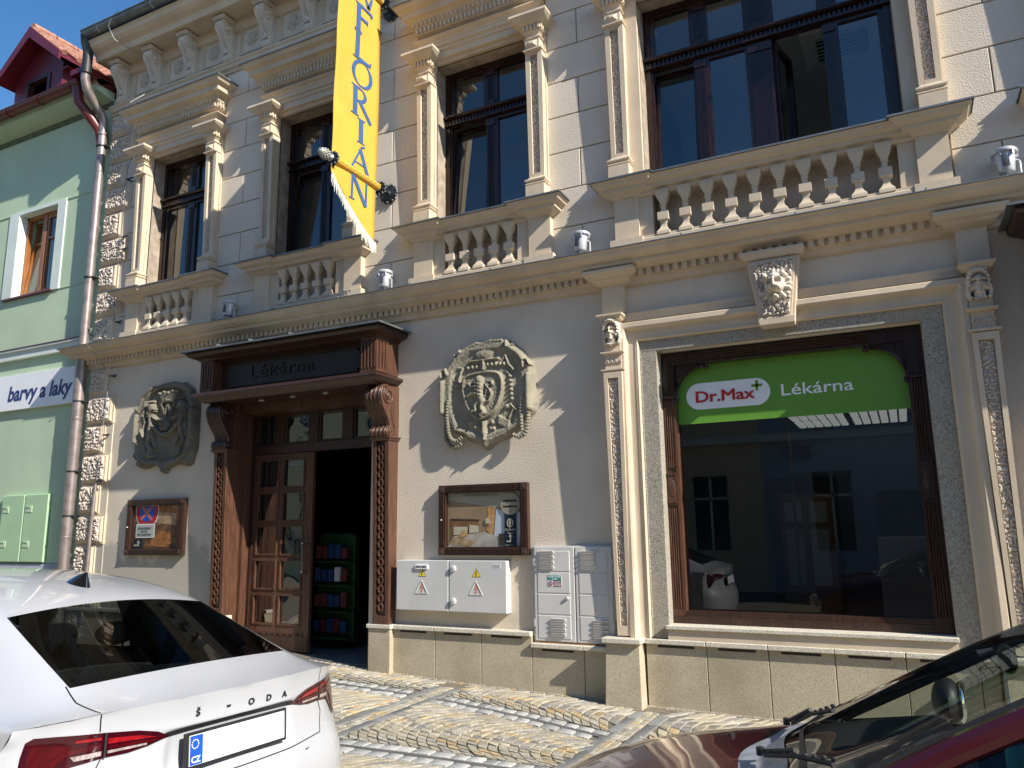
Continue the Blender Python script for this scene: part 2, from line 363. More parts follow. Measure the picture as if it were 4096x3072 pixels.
def smooth_poly(p, it=1):
    for _ in range(it):
        q = []
        for i in range(len(p)):
            a, b = p[i], p[(i+1) % len(p)]
            q += [(a[0]*.75+b[0]*.25, a[1]*.75+b[1]*.25), (a[0]*.25+b[0]*.75, a[1]*.25+b[1]*.75)]
        p = q
    return p
def nz2(X, Z, sc, seed=0.):
    out = np.empty(X.shape); f = out.ravel()
    xs = (X*sc).ravel(); zs = (Z*sc).ravel()
    for i in range(len(xs)): f[i] = noise.noise((xs[i], seed, zs[i]))
    return f.reshape(X.shape)
def worm(X, Z, seed=0., sc=26, amp=.016):
    n = nz2(X, Z, sc, seed); return amp*np.clip(1.15-np.abs(n)*5.0, -.2, 1)*-1+amp
MT['navy'] = mat('navy_lettering', (.015, .035, .17), .5)
MT['sand2'] = mat('shaded_weathered_sandstone', (.20, .18, .135), .95, var=.25, vscale=5, bump=.6, bscale=130, bdist=.01, stain=(3, .6, (.11, .105, .09)))  # darker sandstone copy, shade on the left arms put into its colour
MT['vault'] = mat('vault_plaster', (.46, .43, .38), .9)
MT['joint'] = mat('dark_drain_joint', (.10, .10, .095), .9, var=.2)

def stain_low(m, col, ztop, xr):
    n = m.node_tree; b = n.nodes['Principled BSDF']; src = b.inputs['Base Color'].links[0].from_socket
    tc = n.nodes.new('ShaderNodeTexCoord'); sx = n.nodes.new('ShaderNodeSeparateXYZ'); n.links.new(tc.outputs['Object'], sx.inputs[0])
    nz = n.nodes.new('ShaderNodeTexNoise'); nz.inputs['Scale'].default_value = 2.4; nz.inputs['Detail'].default_value = 8; nz.inputs['Roughness'].default_value = .6; n.links.new(tc.outputs['Object'], nz.inputs[0])
    mz = n.nodes.new('ShaderNodeMapRange'); mz.inputs[1].default_value = ztop; mz.inputs[2].default_value = ztop-.8; mz.inputs[3].default_value = 0; mz.inputs[4].default_value = .45; n.links.new(sx.outputs[2], mz.inputs[0])
    mx_ = n.nodes.new('ShaderNodeMapRange'); mx_.inputs[1].default_value = xr; mx_.inputs[2].default_value = xr-.4; n.links.new(sx.outputs[0], mx_.inputs[0])
    ad = n.nodes.new('ShaderNodeMath'); ad.operation = 'ADD'; n.links.new(nz.outputs[0], ad.inputs[0]); n.links.new(mz.outputs[0], ad.inputs[1])
    rp = n.nodes.new('ShaderNodeValToRGB'); rp.color_ramp.elements[0].position = .66; rp.color_ramp.elements[1].position = .74; n.links.new(ad.outputs[0], rp.inputs[0])
    mu = n.nodes.new('ShaderNodeMath'); mu.operation = 'MULTIPLY'; n.links.new(rp.outputs[0], mu.inputs[0]); n.links.new(mx_.outputs[0], mu.inputs[1])
    m3 = n.nodes.new('ShaderNodeMath'); m3.operation = 'MULTIPLY'; m3.inputs[1].default_value = .75; n.links.new(mu.outputs[0], m3.inputs[0])
    mx = n.nodes.new('ShaderNodeMixRGB'); mx.inputs[2].default_value = (*col, 1); n.links.new(m3.outputs[0], mx.inputs[0]); n.links.new(src, mx.inputs[1]); n.links.new(mx.outputs[0], b.inputs['Base Color'])
stain_low(MT['plaster'], (.34, .325, .28), 1.75, -7.5)
# ================================================================= TOWN HOUSE
house = thing('town_house', 'cream two storey town house with balustraded windows, heavy eaves cornice and granite plinth', 'building')
HP = lambda n, mb, m, **k: part(n, mb, m, house, **k)
C1 = [-9.21, -6.64, -4.07]; HALF = .64; CB, HB = -.90, 1.224
XL, XR = -10.90, 6.2
bays = [(c, HALF) for c in C1]+[(CB, HB), (2.27, HALF), (4.84, HALF)]
SHOP = (-2.12, .30, .70, 3.36)          # opening between granite jambs
DOORO = (-7.90, -5.60, -.2, 3.40)
# --- wall with openings
def wall_holes(mb, x0, x1, z0, z1, y0, y1, holes):
    xs = sorted({x0, x1, *[h[0] for h in holes], *[h[1] for h in holes]}); zs = sorted({z0, z1, *[h[2] for h in holes], *[h[3] for h in holes]})
    for a, b in zip(xs[:-1], xs[1:]):
        run = None
        for c, d in zip(zs[:-1], zs[1:]):
            mx, mz = (a+b)/2, (c+d)/2
            hole = any(h[0] < mx < h[1] and h[2] < mz < h[3] for h in holes)
            if not hole: mb.box(a, b, y0, y1, c, d)
mb = MB(); wall_holes(mb, XL, XR, -.4, 4.2, 0, .30, [SHOP, DOORO, (1.25, 3.55, -.2, 3.4)])
HP('ground_floor_wall', mb, 'plaster')
mb = MB(); wall_holes(mb, XL, XR, 4.2, 9.6, .004, .26, [(c-h, c+h, 5.0, 7.31) for c, h in bays]+[(c-h+.1, c+h-.1, 4.56, 5.02) for c, h in bays])
HP('upper_wall', mb, 'groove')
# shallow back of the baluster niches
for c, h in bays: HP('niche_back', MB().box(c-h-.02, c+h+.02, .10, .2, 4.5, 5.06), 'plaster')
# --- ashlar blocks on the upper wall (thin plates with joints between)
joints = [4.46, 4.867, 5.312, 5.755, 6.19, 6.62, 7.05, 7.48, 7.91, 8.30]
spans = [(-10.34, C1[0]-.86), (C1[0]+.86, C1[1]-.86), (C1[1]+.86, C1[2]-.86), (C1[2]+.86, CB-1.56), (CB+1.56, 2.27-.86), (2.27+.86, 4.84-.86), (4.84+.86, XR)]
for a, b in spans:
    mb = MB()
    for k in range(len(joints)-1):
        cuts = [a, b]
        if k % 2 == 1: pass
        if k % 2 == 0: cuts = [a, (a+b)/2+.0, b]
        elif b-a > 1.3: cuts = [a, a+(b-a)*.33, a+(b-a)*.66, b]
        for p, q in zip(cuts[:-1], cuts[1:]): mb.bbox(p+(.006 if p != a else 0), q-(.006 if q != b else 0), .02, -.014, joints[k]+.006, joints[k+1]-.006, .005)
    HP('ashlar_facing', mb, 'ashlar')
# --- interior shell
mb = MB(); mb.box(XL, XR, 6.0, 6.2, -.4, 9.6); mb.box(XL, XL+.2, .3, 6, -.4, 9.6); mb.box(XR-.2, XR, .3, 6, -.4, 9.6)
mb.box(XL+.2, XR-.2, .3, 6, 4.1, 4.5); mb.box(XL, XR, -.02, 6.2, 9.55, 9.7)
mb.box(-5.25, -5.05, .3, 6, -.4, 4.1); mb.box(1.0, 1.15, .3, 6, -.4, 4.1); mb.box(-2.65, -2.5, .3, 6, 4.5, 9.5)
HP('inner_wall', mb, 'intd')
mb = MB(); mb.box(-2.5, XR-.2, .3, 3.4, 7.55, 7.6); mb.box(-2.5, XR-.2, 3.35, 3.4, 4.5, 7.55); mb.box(1.3, 1.35, .3, 3.4, 4.5, 7.55); mb.box(-2.5, XR-.2, .3, 3.4, 4.5, 4.52); mb.box(XL+.2, -2.65, .3, 5.9, 7.9, 7.95); mb.box(XL+.2, -2.65, 3.2, 3.25, 4.5, 7.9)
HP('upper_room_wall', mb, 'intw')
mb = MB(); mb.box(-5.05, 1.0, 5.0, 5.05, .0, 4.1); mb.box(-5.05, 1.0, .35, 5.0, 3.42, 3.5)
HP('shop_room_wall', mb, 'intb')
mb = MB(); mb.box(XL+.2, XR-.2, .0, 6, .06, .14); HP('inner_floor', mb, 'intf')
# --- zinc roof slope behind the gutter
mb = MB(); mb.prism([(-.66, 9.42), (6.2, 13.0), (6.2, 12.9), (-.6, 9.36)], XL-.05, XR, 'x'); HP('roof', mb, 'zinc')
# ================= eaves cornice
mb = MB()
mb.mould(XL, XR, [(.58, 9.33), (.60, 9.30), (.57, 9.28), (.55, 9.23), (.50, 9.19), (.445, 9.165), (.43, 9.16), (.42, 9.15), (.40, 9.07), (.385, 9.065), (.385, 9.085), (.10, 9.085), (.10, 9.00), (.075, 8.99), (.06, 8.95), (.03, 8.93), (.0, 8.93)], L=False, Rr=False)
mb.mould(XL, XR, [(.02, 8.45), (.115, 8.43), (.12, 8.40), (.095, 8.38), (.09, 8.34), (.05, 8.32), (.045, 8.29), (.0, 8.285)], L=False, Rr=False)
HP('eaves_cornice', mb, 'trim')
mb = MB(); mb.box(XL-.02, XR, -.605, .1, 9.332, 9.345); HP('cornice_flashing', mb, 'darkmetal')
# hanging half round gutter
mb = MB(); P = []
for x in (XL-.02, XR): P.append([(x, -.60+.085*math.cos(a), 9.45+.085*math.sin(a)) for a in [R(170+t*20) for t in range(11)]])
mb.grid(P); mb.grid([[(p[0], p[1]*1.0+.0, p[2]+.004) for p in r] for r in P])
mb.tube([(XL-.02, -.69, 9.452), (XR, -.69, 9.452)], .012)
P0 = P[0]; mb.add(P0+[(XL-.02, -.6, 9.45)], [tuple(range(len(P0)+1))])
HP('eaves_gutter', mb, 'zinc', smooth=True)
for k in range(14): 
    mb = MB(); x = XL+.35+k*1.22; mb.tube([(x, -.69, 9.46), (x, -.66, 9.38), (x, -.60, 9.355), (x, -.53, 9.38), (x, -.51, 9.46)], .006, 6); HP('gutter_bracket', mb, 'lamp')
# frieze panels + rosettes + consoles
NC = 12; X0C, DXC = -10.60, .772
FR = []
for k in range(22):
    a, b = X0C+k*DXC+.16, X0C+(k+1)*DXC-.16
    if b > XR: break
    mb = MB(); mb.box(a-.0, a+.035, -.03, .02, 8.53, 8.97); mb.box(b-.035, b, -.03, .02, 8.53, 8.97); mb.box(a+.035, b-.035, -.03, .02, 8.53, 8.56); mb.box(a+.035, b-.035, -.03, .02, 8.94, 8.97); FR.append(HP('frieze_panel', mb, 'trim'))
mb = MB(); mb.box(XL, XR, -.006, .01, 8.44, 8.95); HP('frieze', mb, 'ashlar')
def scroll_side(y, z, r0, turns, n=40, h=.007):
    pts = []
    for i in range(n+1):
        t = i/n; a = R(90+360*turns*t); r = r0*(1-t)+.008; pts.append((y+r*math.cos(a), z+r*math.sin(a)))
    return pts
def console_mb():
    mb = MB()
    # side outline in (y,z), y negative outward: fat volute on top, slim waist, small volute at the foot
    out = [(0, 9.03)]+arc(-.185, 8.912, .118, 88, 215, 11)+[(-.235, 8.80), (-.185, 8.70), (-.145, 8.62), (-.13, 8.56), (-.135, 8.52)]+arc(-.085, 8.485, .06, 160, 330, 7)+[(0, 8.48)]
    mb.prism(out, -.062, .062, 'x')
    mb.prism([(0, 9.06), (-.33, 9.06), (-.33, 9.045), (-.30, 9.03), (-.30, 9.02), (0, 9.02)], -.115, .115, 'x')
    for s in (-1, 1):
        mb.tube([(s*.066, p[0], p[1]) for p in scroll_side(-.185, 8.912, .10, 2.1)], .013, 6)
        mb.tube([(s*.064, p[0], p[1]) for p in [(-.07, 8.95), (-.09, 8.85), (-.105, 8.72), (-.10, 8.60), (-.06, 8.55)]], .013, 6)
        mb.tube([(s*.064, p[0], p[1]) for p in scroll_side(-.085, 8.485, .045, 1.3, 18)], .008, 6)
        mb.ball((s*.066, -.185, 8.912), (.026, .034, .034), 8, 6)
        # rim on the front
        mb.tube([(s*.055, p[0]-.004, p[1]) for p in out[1:18]], .012, 6)
    # acanthus leaf and bead row on the face
    for i in range(7): mb.ball((0, -.245+.0165*i, 8.80-.034*i), .013, 6, 5)
    for dx, dz, r in ((0, 8.93, .034), (-.03, 8.96, .024), (.03, 8.96, .024), (-.025, 8.90, .02), (.025, 8.90, .02), (0, 8.875, .02)): mb.ball((dx, -.305+abs(dz-8.93)*.3, dz), (r, r*.8, r*1.1), 7, 6)
    for dx, dz, r in ((0, 8.60, .03), (-.028, 8.57, .022), (.028, 8.57, .022), (0, 8.56, .02)): mb.ball((dx, -.15, dz), (r, r*.7, r*1.2), 7, 6)
    mb.lathe([(.0, -.075), (.052, -.072), (.055, 0), (.052, .072), (0, .075)], (0, -.10, 8.487), 'x', 14)
    return mb
con0 = None; cmb = console_mb()
for k in range(NC+9):
    x = X0C+k*DXC
    if x > XR-.1: break
    if con0 is None: con0 = part('eaves_console', cmb, 'mask', house, smooth=True, ang=40); con0.location.x = x
    else:
        o = con0.copy(); COL.objects.link(o); o.parent = house; o.location.x = x
def ros_fn(X, Z):
    r = np.hypot(X, Z*.85); a = np.arctan2(Z, X)
    h = .028*np.clip(1-r/(.10*(1+.13*np.cos(5*a+.8))), 0, 1)**.35
    for i in range(5):
        t = i*2*math.pi/5+.5; h = np.maximum(h, ell(X, Z, .055*math.cos(t), .062*math.sin(t), .04, .045, .055))
    return np.maximum(h, ell(X, Z, 0, 0, .025, .025, .065))
rmb = relief(ros_fn, -.13, .13, -.14, .14, .008, -.004); r0 = None
for k in range(21):
    x = X0C+(k+.5)*DXC
    if x > XR-.2: break
    if k >= len(FR): break
    if r0 is None: r0 = part('rosette', rmb, 'rust', FR[k], smooth=True, ang=60); r0.location = (x, 0, 8.745)
    else: o = r0.copy(); COL.objects.link(o); o.parent = FR[k]; o.location = (x, 0, 8.745)
# ================= storey cornice
mb = MB()
prof = [(.0, 4.47), (.355, 4.392), (.335, 4.375), (.325, 4.345), (.29, 4.315), (.25, 4.30), (.235, 4.297), (.235, 4.262), (.225, 4.255), (.17, 4.245), (.15, 4.235), (.125, 4.222), (.085, 4.218), (.085, 4.152), (.065, 4.148), (.055, 4.13), (.045, 4.09), (.0, 4.083)]
mb.mould(XL+.0, XR, prof, L=True, Rr=False)
x = XL+.03
while x < -2.72: mb.box(x, x+.045, -.125, -.08, 4.157, 4.222); x += .0835
x = -2.30
while x < .56: mb.box(x, x+.05, -.125, -.08, 4.157, 4.222); x += .0905
HP('storey_cornice', mb, 'trim', smooth=True, ang=22)
mb = MB(); mb.hexa((XL-.37, XR, -.365, .0), (XL-.37, XR, -.365, 0), 4.391, 4.397)
mb.prism([(-.366, 4.394), (0, 4.476), (0, 4.482), (-.366, 4.402)], XL-.36, XR, 'x')
x = XL+.8
while x < XR: mb.box(x, x+.012, -.36, -.15, 4.40, 4.425); x += 1.05
HP('cornice_flashing', mb, 'zinc')
# ================= upper windows
def pil_mb():
    """pilaster of a window surround, centred on x=0"""
    m = MB()
    m.box(-.112, .112, -.17, .0, 5.18, 5.37)
    m.mould(-.085, .085, [(.025, 5.375), (.04, 5.39), (.025, 5.405), (.02, 5.41), (.04, 5.43), (.04, 5.445), (.01, 5.465), (.0, 5.48)], d=.125, yb=0)
    # shaft frame with recessed face
    for s in (-1, 1): m.hexa(sorted((s*.092, s*.045))+[-.105, 0], sorted((s*.104, s*.048))+[-.135, 0], 5.47, 7.02)
    m.hexa((-.045, .045, -.105, 0), (-.045, .045, -.107, 0), 5.47, 5.53); m.hexa((-.048, .048, -.133, 0), (-.048, .048, -.135, 0), 6.98, 7.02)
    m.box(-.05, .05, -.06, 0, 5.5, 7.0)
    m.mould(-.09, .09, [(.0, 7.045), (.025, 7.035), (.025, 7.022), (.0, 7.01)], d=.15, yb=0)
    m.box(-.088, .088, -.165, 0, 7.03, 7.16)
    m.add([(-.06, -.165, 7.055), (.06, -.165, 7.055), (.06, -.165, 7.135), (-.06, -.165, 7.135), (-.02, -.195, 7.085), (.02, -.195, 7.085), (.02, -.195, 7.105), (-.02, -.195, 7.105)], [(0, 1, 5, 4), (1, 2, 6, 5), (2, 3, 7, 6), (3, 0, 4, 7), (4, 5, 6, 7)])
    m.mould(-.085, .085, [(.02, 7.175), (.02, 7.165), (.0, 7.158)], d=.155, yb=0)
    m.box(-.08, .08, -.155, 0, 7.16, 7.24)
    m.mould(-.085, .085, [(.0, 7.43), (.145, 7.425), (.15, 7.395), (.14, 7.385), (.13, 7.37), (.07, 7.335), (.06, 7.325), (.05, 7.32), (.03, 7.315), (.03, 7.25), (.015, 7.24), (.0, 7.215)], d=.155, yb=0)
    for k in range(5): m.box(-.10+k*.046, -.10+k*.046+.026, -.207, -.18, 7.26, 7.315)
    for s in (-1, 1):
        for k in range(4): m.box(s*.108, s*.13, -.19+k*.046, -.19+k*.046+.026, 7.26, 7.315)
    return m
def panel_mb():
    fn = lambda X, Z: .064+worm(X, Z, 3.3, 34, .014)+.02*(Z-5.5)/1.5
    return relief(fn, -.043, .043, 5.53, 6.98, .0085, 0)
PILM, PANM = pil_mb(), panel_mb()
def baluster_mb():
    m = MB(); q = math.sqrt(2)
    pr = [(.066, 5.02), (.066, 4.975), (.060, 4.955), (.045, 4.92), (.030, 4.885), (.024, 4.86), (.031, 4.855), (.031, 4.845), (.022, 4.84), (.024, 4.80), (.036, 4.785), (.055, 4.78), (.055, 4.70), (.036, 4.693), (.028, 4.66), (.030, 4.63), (.045, 4.60), (.062, 4.58), (.066, 4.57), (.066, 4.54)]
    v = []; f = []
    for r, z in pr: v += [(-r, -.075-r*.9, z), (r, -.075-r*.9, z), (r, -.075+r*.9, z), (-r, -.075+r*.9, z)]
    n = len(pr)
    for i in range(n-1):
        for k in range(4): f.append((4*i+k, 4*i+(k+1) % 4, 4*i+4+(k+1) % 4, 4*i+4+k))
    m.add(v, f); return m
BAL = baluster_mb()
PED_MB = MB()
PED_MB.box(-.13, .13, -.10, .02, 4.55, 5.03); PED_MB.mould(-.13, .13, [(.0, 4.575), (.045, 4.558), (.045, 4.40), (.0, 4.40)], d=.10, yb=.02)
PED_MB.mould(-.13, .13, [(.0, 5.175), (.19, 5.165), (.19, 5.155), (.175, 5.148), (.16, 5.12), (.12, 5.10), (.105, 5.095), (.10, 5.06), (.07, 5.055), (.03, 5.03), (.02, 5.015), (.0, 5.01)], d=.10, yb=.02)
PED_FL = MB(); PED_FL.mould(-.13, .13, [(.0, 5.20), (.205, 5.181), (.205, 5.163), (.2, 5.163), (.195, 5.172), (.0, 5.176)], d=.10, yb=.0)
def casement(name, parent, x0, x1, z0, z1, tilt=0, y=.245):
    """sash: frame + glass, hinged at its foot when tilted"""
    fw = .036
    m = MB(); m.box(x0, x0+fw, -.03, .03, z0, z1); m.box(x1-fw, x1, -.03, .03, z0, z1); m.box(x0+fw, x1-fw, -.03, .03, z0, z0+fw+.01); m.box(x0+fw, x1-fw, -.03, .03, z1-fw, z1)
    m.m = 1; m.add([(x0+fw, 0, z0+fw), (x1-fw, 0, z0+fw), (x1-fw, 0, z1-fw), (x0+fw, 0, z1-fw)], [(0, 1, 2, 3)])
    mm = Matrix.Translation((0, y, 0)) @ Matrix.Translation((0, 0, z0)) @ Matrix.Rotation(R(-tilt), 4, 'X') @ Matrix.Translation((0, 0, -z0))
    n = MB(); n.m = 0; n.merge(m, mm); return part(name, n, ['wooddark', 'glass'], parent)
def window_set(c, h, mull, labels, tilt_first=0, open_idx=None, lab=None):
    """frame, transom, sashes; returns the window object"""
    y0, y1 = .205, .275; zt0, zt1 = 6.57, 6.70; f = MB()
    f.box(c-h, c-h+.065, y0, y1, 5.0, 7.31); f.box(c+h-.065, c+h, y0, y1, 5.0, 7.31)
    f.box(c-h+.065, c+h-.065, y0, y1, 7.245, 7.31); f.box(c-h+.065, c+h-.065, y0, y1, 5.0, 5.08)
    f.box(c-h+.065, c+h-.065, y0+.012, y1, zt0, zt1)
    # moulded inner steps
    f.box(c-h+.065, c-h+.085, y0+.02, y1, 5.08, 7.245); f.box(c+h-.085, c+h-.065, y0+.02, y1, 5.08, 7.245)
    # transom cornice with dentils
    f.mould(c-h+.0, c+h-.0, [(.0, 6.705), (.05, 6.70), (.05, 6.685), (.03, 6.675), (.0, 6.665)], d=-y0+.012, yb=y1-.01, L=False, Rr=False)
    f.mould(c-h+.0, c+h-.0, [(.0, 6.60), (.022, 6.597), (.022, 6.583), (.0, 6.578)], d=-y0+.012, yb=y1-.01, L=False, Rr=False)
    n = int(2*h/.047)
    for k in range(n): f.box(c-h+.012+k*.047, c-h+.012+k*.047+.026, y0-.012, y0+.014, 6.606, 6.66)
    wpart = part('upper_window', f, 'wooddark', house, label=lab)
    xs = [c-h+.085]
    for cx, hw in mull:
        for za, zb in ((5.08, zt0), (zt1, 7.245)):
            g = MB(); g.box(cx-hw, cx+hw, y0+.008, y1, za, zb)
            k = -hw+.02
            while k < hw-.02: g.box(cx+k, cx+k+.008, y0-.002, y0+.010, za+.12, zb-.12); k += .02
            g.box(cx-hw-.004, cx+hw+.004, y0-.008, y0+.01, zb-.11, zb-.03); g.box(cx-hw-.004, cx+hw+.004, y0-.008, y0+.01, za+.0, za+.09)
            part('mullion', g, 'wooddark', wpart)
        xs += [cx-hw, cx+hw]
    xs.append(c+h-.085); openings = list(zip(xs[0::2], xs[1::2]))
    for i, (a, b) in enumerate(openings):
        casement('fanlight', wpart, a, b, zt1, 7.245)
        if i == open_idx: continue
        casement('sash', wpart, a, b, 5.08, zt0, tilt=(4.5 if i in labels else 0))
    return wpart, openings
def bay(c, h, mull, tilts, lab, blab, open_idx=None, nbal=5, big=False, po=None, pedo=None, vis=True):
    po = po or h+.107; pedo = pedo or h+.12
    sur = MB()
    # flat backing of the surround, head soffit and architrave
    for s in (-1, 1): sur.box(c+s*(h+.0), c+s*(po+.115), -.045, .02, 5.19, 7.50)
    sur.box(c-h, c+h, -.045, .02, 7.31, 7.50)
    core = po+.03
    sur.mould(c-core, c+core, [(.0, 7.63), (.10, 7.625), (.105, 7.61), (.085, 7.595), (.06, 7.585), (.055, 7.555), (.045, 7.55), (.045, 7.50), (.02, 7.495), (.02, 7.45), (.0, 7.445), (.0, 7.36)], d=.085, yb=.02)
    sur.mould(c-core-.0, c+core+.0, [(.0, 8.05), (.295, 8.045), (.285, 8.03), (.265, 7.995), (.215, 7.975), (.205, 7.97), (.20, 7.895), (.17, 7.89), (.14, 7.885), (.115, 7.865), (.10, 7.825), (.095, 7.80), (.075, 7.785), (.075, 7.71), (.03, 7.695), (.0, 7.68), (.0, 7.61)], d=.09, yb=.02)
    k = c-core-.06
    while k < c+core+.05: sur.box(k, k+.03, -.19, -.16, 7.725, 7.785); k += .058
    k = c-core-.09
    while k < c+core+.08: sur.ball((k, -.20, 7.835), (.020, .020, .030), 6, 5); k += .062
    for s in (-1, 1):
        for j in range(3): sur.box(c+s*(core+.07), c+s*(core+.10), -.15+j*.055, -.12+j*.055, 7.725, 7.785)
    sp = part('window_surround', sur, 'trim', house, smooth=True, ang=22, label=lab.replace('window', 'plaster surround') if False else None)
    fl = MB(); fl.mould(c-core, c+core, [(.0, 8.09), (.31, 8.062), (.31, 8.043), (.303, 8.043), (.297, 8.052), (.0, 8.056)], d=.09, yb=.0)
    part('pediment_flashing', fl, 'zinc', sp)
    for s in (-1, 1):
        pl = part('pilaster', PILM, 'trim', sp, smooth=True, ang=30); pl.location.x = c+s*po
        pn = part('pilaster_panel', PANM, 'rust', sp); pn.location.x = c+s*po
    # balustrade
    bm = MB()
    bm.mould(c-pedo+.13, c+pedo-.13, [(.0, 5.175), (.155, 5.165), (.155, 5.155), (.14, 5.148), (.125, 5.12), (.085, 5.10), (.07, 5.095), (.065, 5.06), (.035, 5.055), (.02, 5.045), (.02, 5.015), (.0, 5.0)], d=.085, yb=.1, L=False, Rr=False)
    bm.mould(c-pedo+.13, c+pedo-.13, [(.0, 4.56), (.025, 4.555), (.025, 4.53), (.037, 4.52), (.037, 4.40), (.0, 4.40)], d=.10, yb=.1, L=False, Rr=False)
    for s in (-1, 1): bm.box(c+s*(pedo-.131), c+s*(pedo-.131-(.155 if not big else .145)), -.07, .1, 4.52, 5.03)
    bl = part('balustrade', bm, 'trim', house, smooth=True, ang=22, label=blab)
    f2 = MB(); f2.mould(c-pedo+.13, c+pedo-.13, [(.0, 5.20), (.17, 5.181), (.17, 5.163), (.165, 5.163), (.16, 5.172), (.0, 5.176)], d=.085, yb=.25, L=False, Rr=False)
    part('rail_flashing', f2, 'zinc', bl)
    for s in (-1, 1):
        p = part('pedestal', PED_MB, 'trim', bl, smooth=True, ang=30); p.location.x = c+s*pedo
        p = part('pedestal_flashing', PED_FL, 'zinc', bl); p.location.x = c+s*pedo
    span = 2*(pedo-.13-(.155 if not big else .145)); st = span/nbal; b0 = None
    for i in range(nbal):
        x = c-span/2+st*(i+.5)
        if b0 is None: b0 = part('baluster', BAL, 'trim', bl, smooth=True, ang=50); b0.location.x = x
        else: o = b0.copy(); COL.objects.link(o); o.parent = bl; o.location.x = x
    return window_set(c, h, mull, tilts, open_idx=open_idx, lab=lab)
bay(C1[0], HALF, [(C1[0]+.01, .06)], [], 'dark wooden window nearest the green house, both sashes shut', 'balustrade under the window nearest the green house')
bay(C1[1], HALF, [(C1[1], .06)], [0], 'dark wooden window partly behind the yellow banner, left sash tilted', 'balustrade under the window behind the yellow banner')
bay(C1[2], HALF, [(C1[2], .06)], [0], 'dark wooden window right of the yellow banner, left sash tilted', 'balustrade under the window right of the yellow banner')
WB, OPN = bay(CB, HB, [(CB-.62, .062), (CB-.0, .115), (CB+.66, .055)], [0], 'wide four light window with one sash swung open inwards', 'long balustrade under the wide window', open_idx=2, nbal=10, big=True, po=1.455, pedo=1.41)
bay(2.27, HALF, [(2.27, .06)], [], 'window right of the wide window', 'balustrade right of the wide one')
# open inward sash of the wide window and the air conditioner in the room
a, b = OPN[2]; m = MB(); fw = .055; h = 6.57-5.08; L = b-a
m.box(0, fw, -.03, .03, 0, h); m.box(L-fw, L, -.03, .03, 0, h); m.box(fw, L-fw, -.03, .03, 0, fw); m.box(fw, L-fw, -.03, .03, h-fw, h)
m.m = 1; m.add([(fw, 0, fw), (L-fw, 0, fw), (L-fw, 0, h-fw), (fw, 0, h-fw)], [(0, 1, 2, 3)])
o = part('open_sash', m, ['wooddark', 'glass'], WB); o.location = (a+.01, .27, 5.08); o.rotation_euler.z = R(78)
ac = thing('air_conditioner', 'white ceiling air conditioner with black grille seen through the open upper window', 'air conditioner', loc=(-.15, 1.75, 7.22))
m = MB(); m.box(-.45, .45, -.4, .4, 0, .26); part('casing', m, 'intw', ac, bevel=.02)
m = MB(); m.box(-.28, .28, -.25, .25, -.012, 0); part('grille', m, 'black', ac)
m = MB()
for k in range(7): m.box(-.28, .28, -.25+k*.078, -.238+k*.078, -.02, -.012)
part('grille_slat', m, 'intw', ac)
# ================= rusticated quoins
QZ = [(1.072, 1.443), (1.532, 1.873), (1.963, 2.318), (2.398, 2.758), (2.84, 3.197), (3.28, 3.632), (3.705, 4.07), (4.526, 4.854), (4.956, 5.276), (5.376, 5.691), (5.776, 6.118), (6.204, 6.548), (6.641, 6.971), (7.055, 7.389), (7.481, 7.824), (7.932, 8.25), (.62, .98), (.18, .53)]
for i, (za, zb) in enumerate(QZ):
    ordr = sorted(QZ); k = ordr.index((za, zb)); wide = (k % 2 == 1)
    if za > 4.2: wide = (k % 2 == 0)
    x0, x1 = -10.84, (-10.36 if wide else -10.52)
    m = MB(); m.hexa((x0-.04, x1+.07, -.03, 0), (x0-.04, x1+.07, -.03, 0), za-.035, zb+.035)
    # bevelled block, then vermiculated face
    m.bbox(x0-.02, x1+.04, .0, -.055, za-.015, zb+.015, .02)
    q = part('quoin_block', m, 'trim', house)
    fn = lambda X, Z, s=i*7.7: .05+worm(X, Z, s, 24, .032)*np.clip(poly_sd(X, Z, [(x0, za), (x1, za), (x1, zb), (x0, zb)])/.02, 0, 1)
    part('rustic_face', relief(fn, x0, x1, za, zb, .0105, 0), 'rust', q, smooth=True, ang=50)
mb = MB(); mb.box(XL, -10.30, -.012, .02, -.3, 4.08); mb.box(XL, -10.34, -.012, .02, 4.42, 8.29); HP('corner_strip', mb, 'plaster')
# ================================================================= SHOP WINDOW SURROUND
m = MB()
# granite jambs and lintel
m.box(-2.275, -2.08, -.055, .18, .60, 3.36); m.box(.265, .46, -.055, .18, .60, 3.36); m.box(-2.275, .46, -.055, .18, 3.36, 3.50)
m.box(-2.255, -2.235, -.062, -.05, .60, 3.36); 
HP('granite_surround', m, 'stone', bevel=.012)
def frame_sweep(mb, x0, x1, z0, z1, prof):
    """profile (p outward, t = distance outside the inner edge) swept up, over and down an opening"""
    vs = []
    for p, t in prof: vs += [(x0-t, -p, z0), (x0-t, -p, z1+t), (x1+t, -p, z1+t), (x1+t, -p, z0)]
    fs = [(4*i+k, 4*i+k+1, 4*i+k+5, 4*i+k+4) for i in range(len(prof)-1) for k in range(3)]
    mb.add(vs, fs); return mb
m = MB(); frame_sweep(m, -2.25, .44, .60, 3.475, [(.05, 0), (.075, .0), (.095, .012), (.085, .03), (.08, .045), (.085, .10), (.10, .115), (.135, .125), (.145, .14), (.14, .185), (.12, .195), (.0, .195)])
HP('moulded_architrave', m, 'trim', smooth=True, ang=40)
m = MB(); m.mould(-2.43, .62, [(.0, 3.79), (.04, 3.785), (.04, 3.76), (.03, 3.745), (.03, 3.70), (.012, 3.69), (.012, 3.655), (.0, 3.65)], d=.02, yb=.01, L=False, Rr=False)
m.box(-2.43, .62, -.02, .01, 3.60, 3.70)
HP('frieze_moulding', m, 'trim', smooth=True, ang=40)
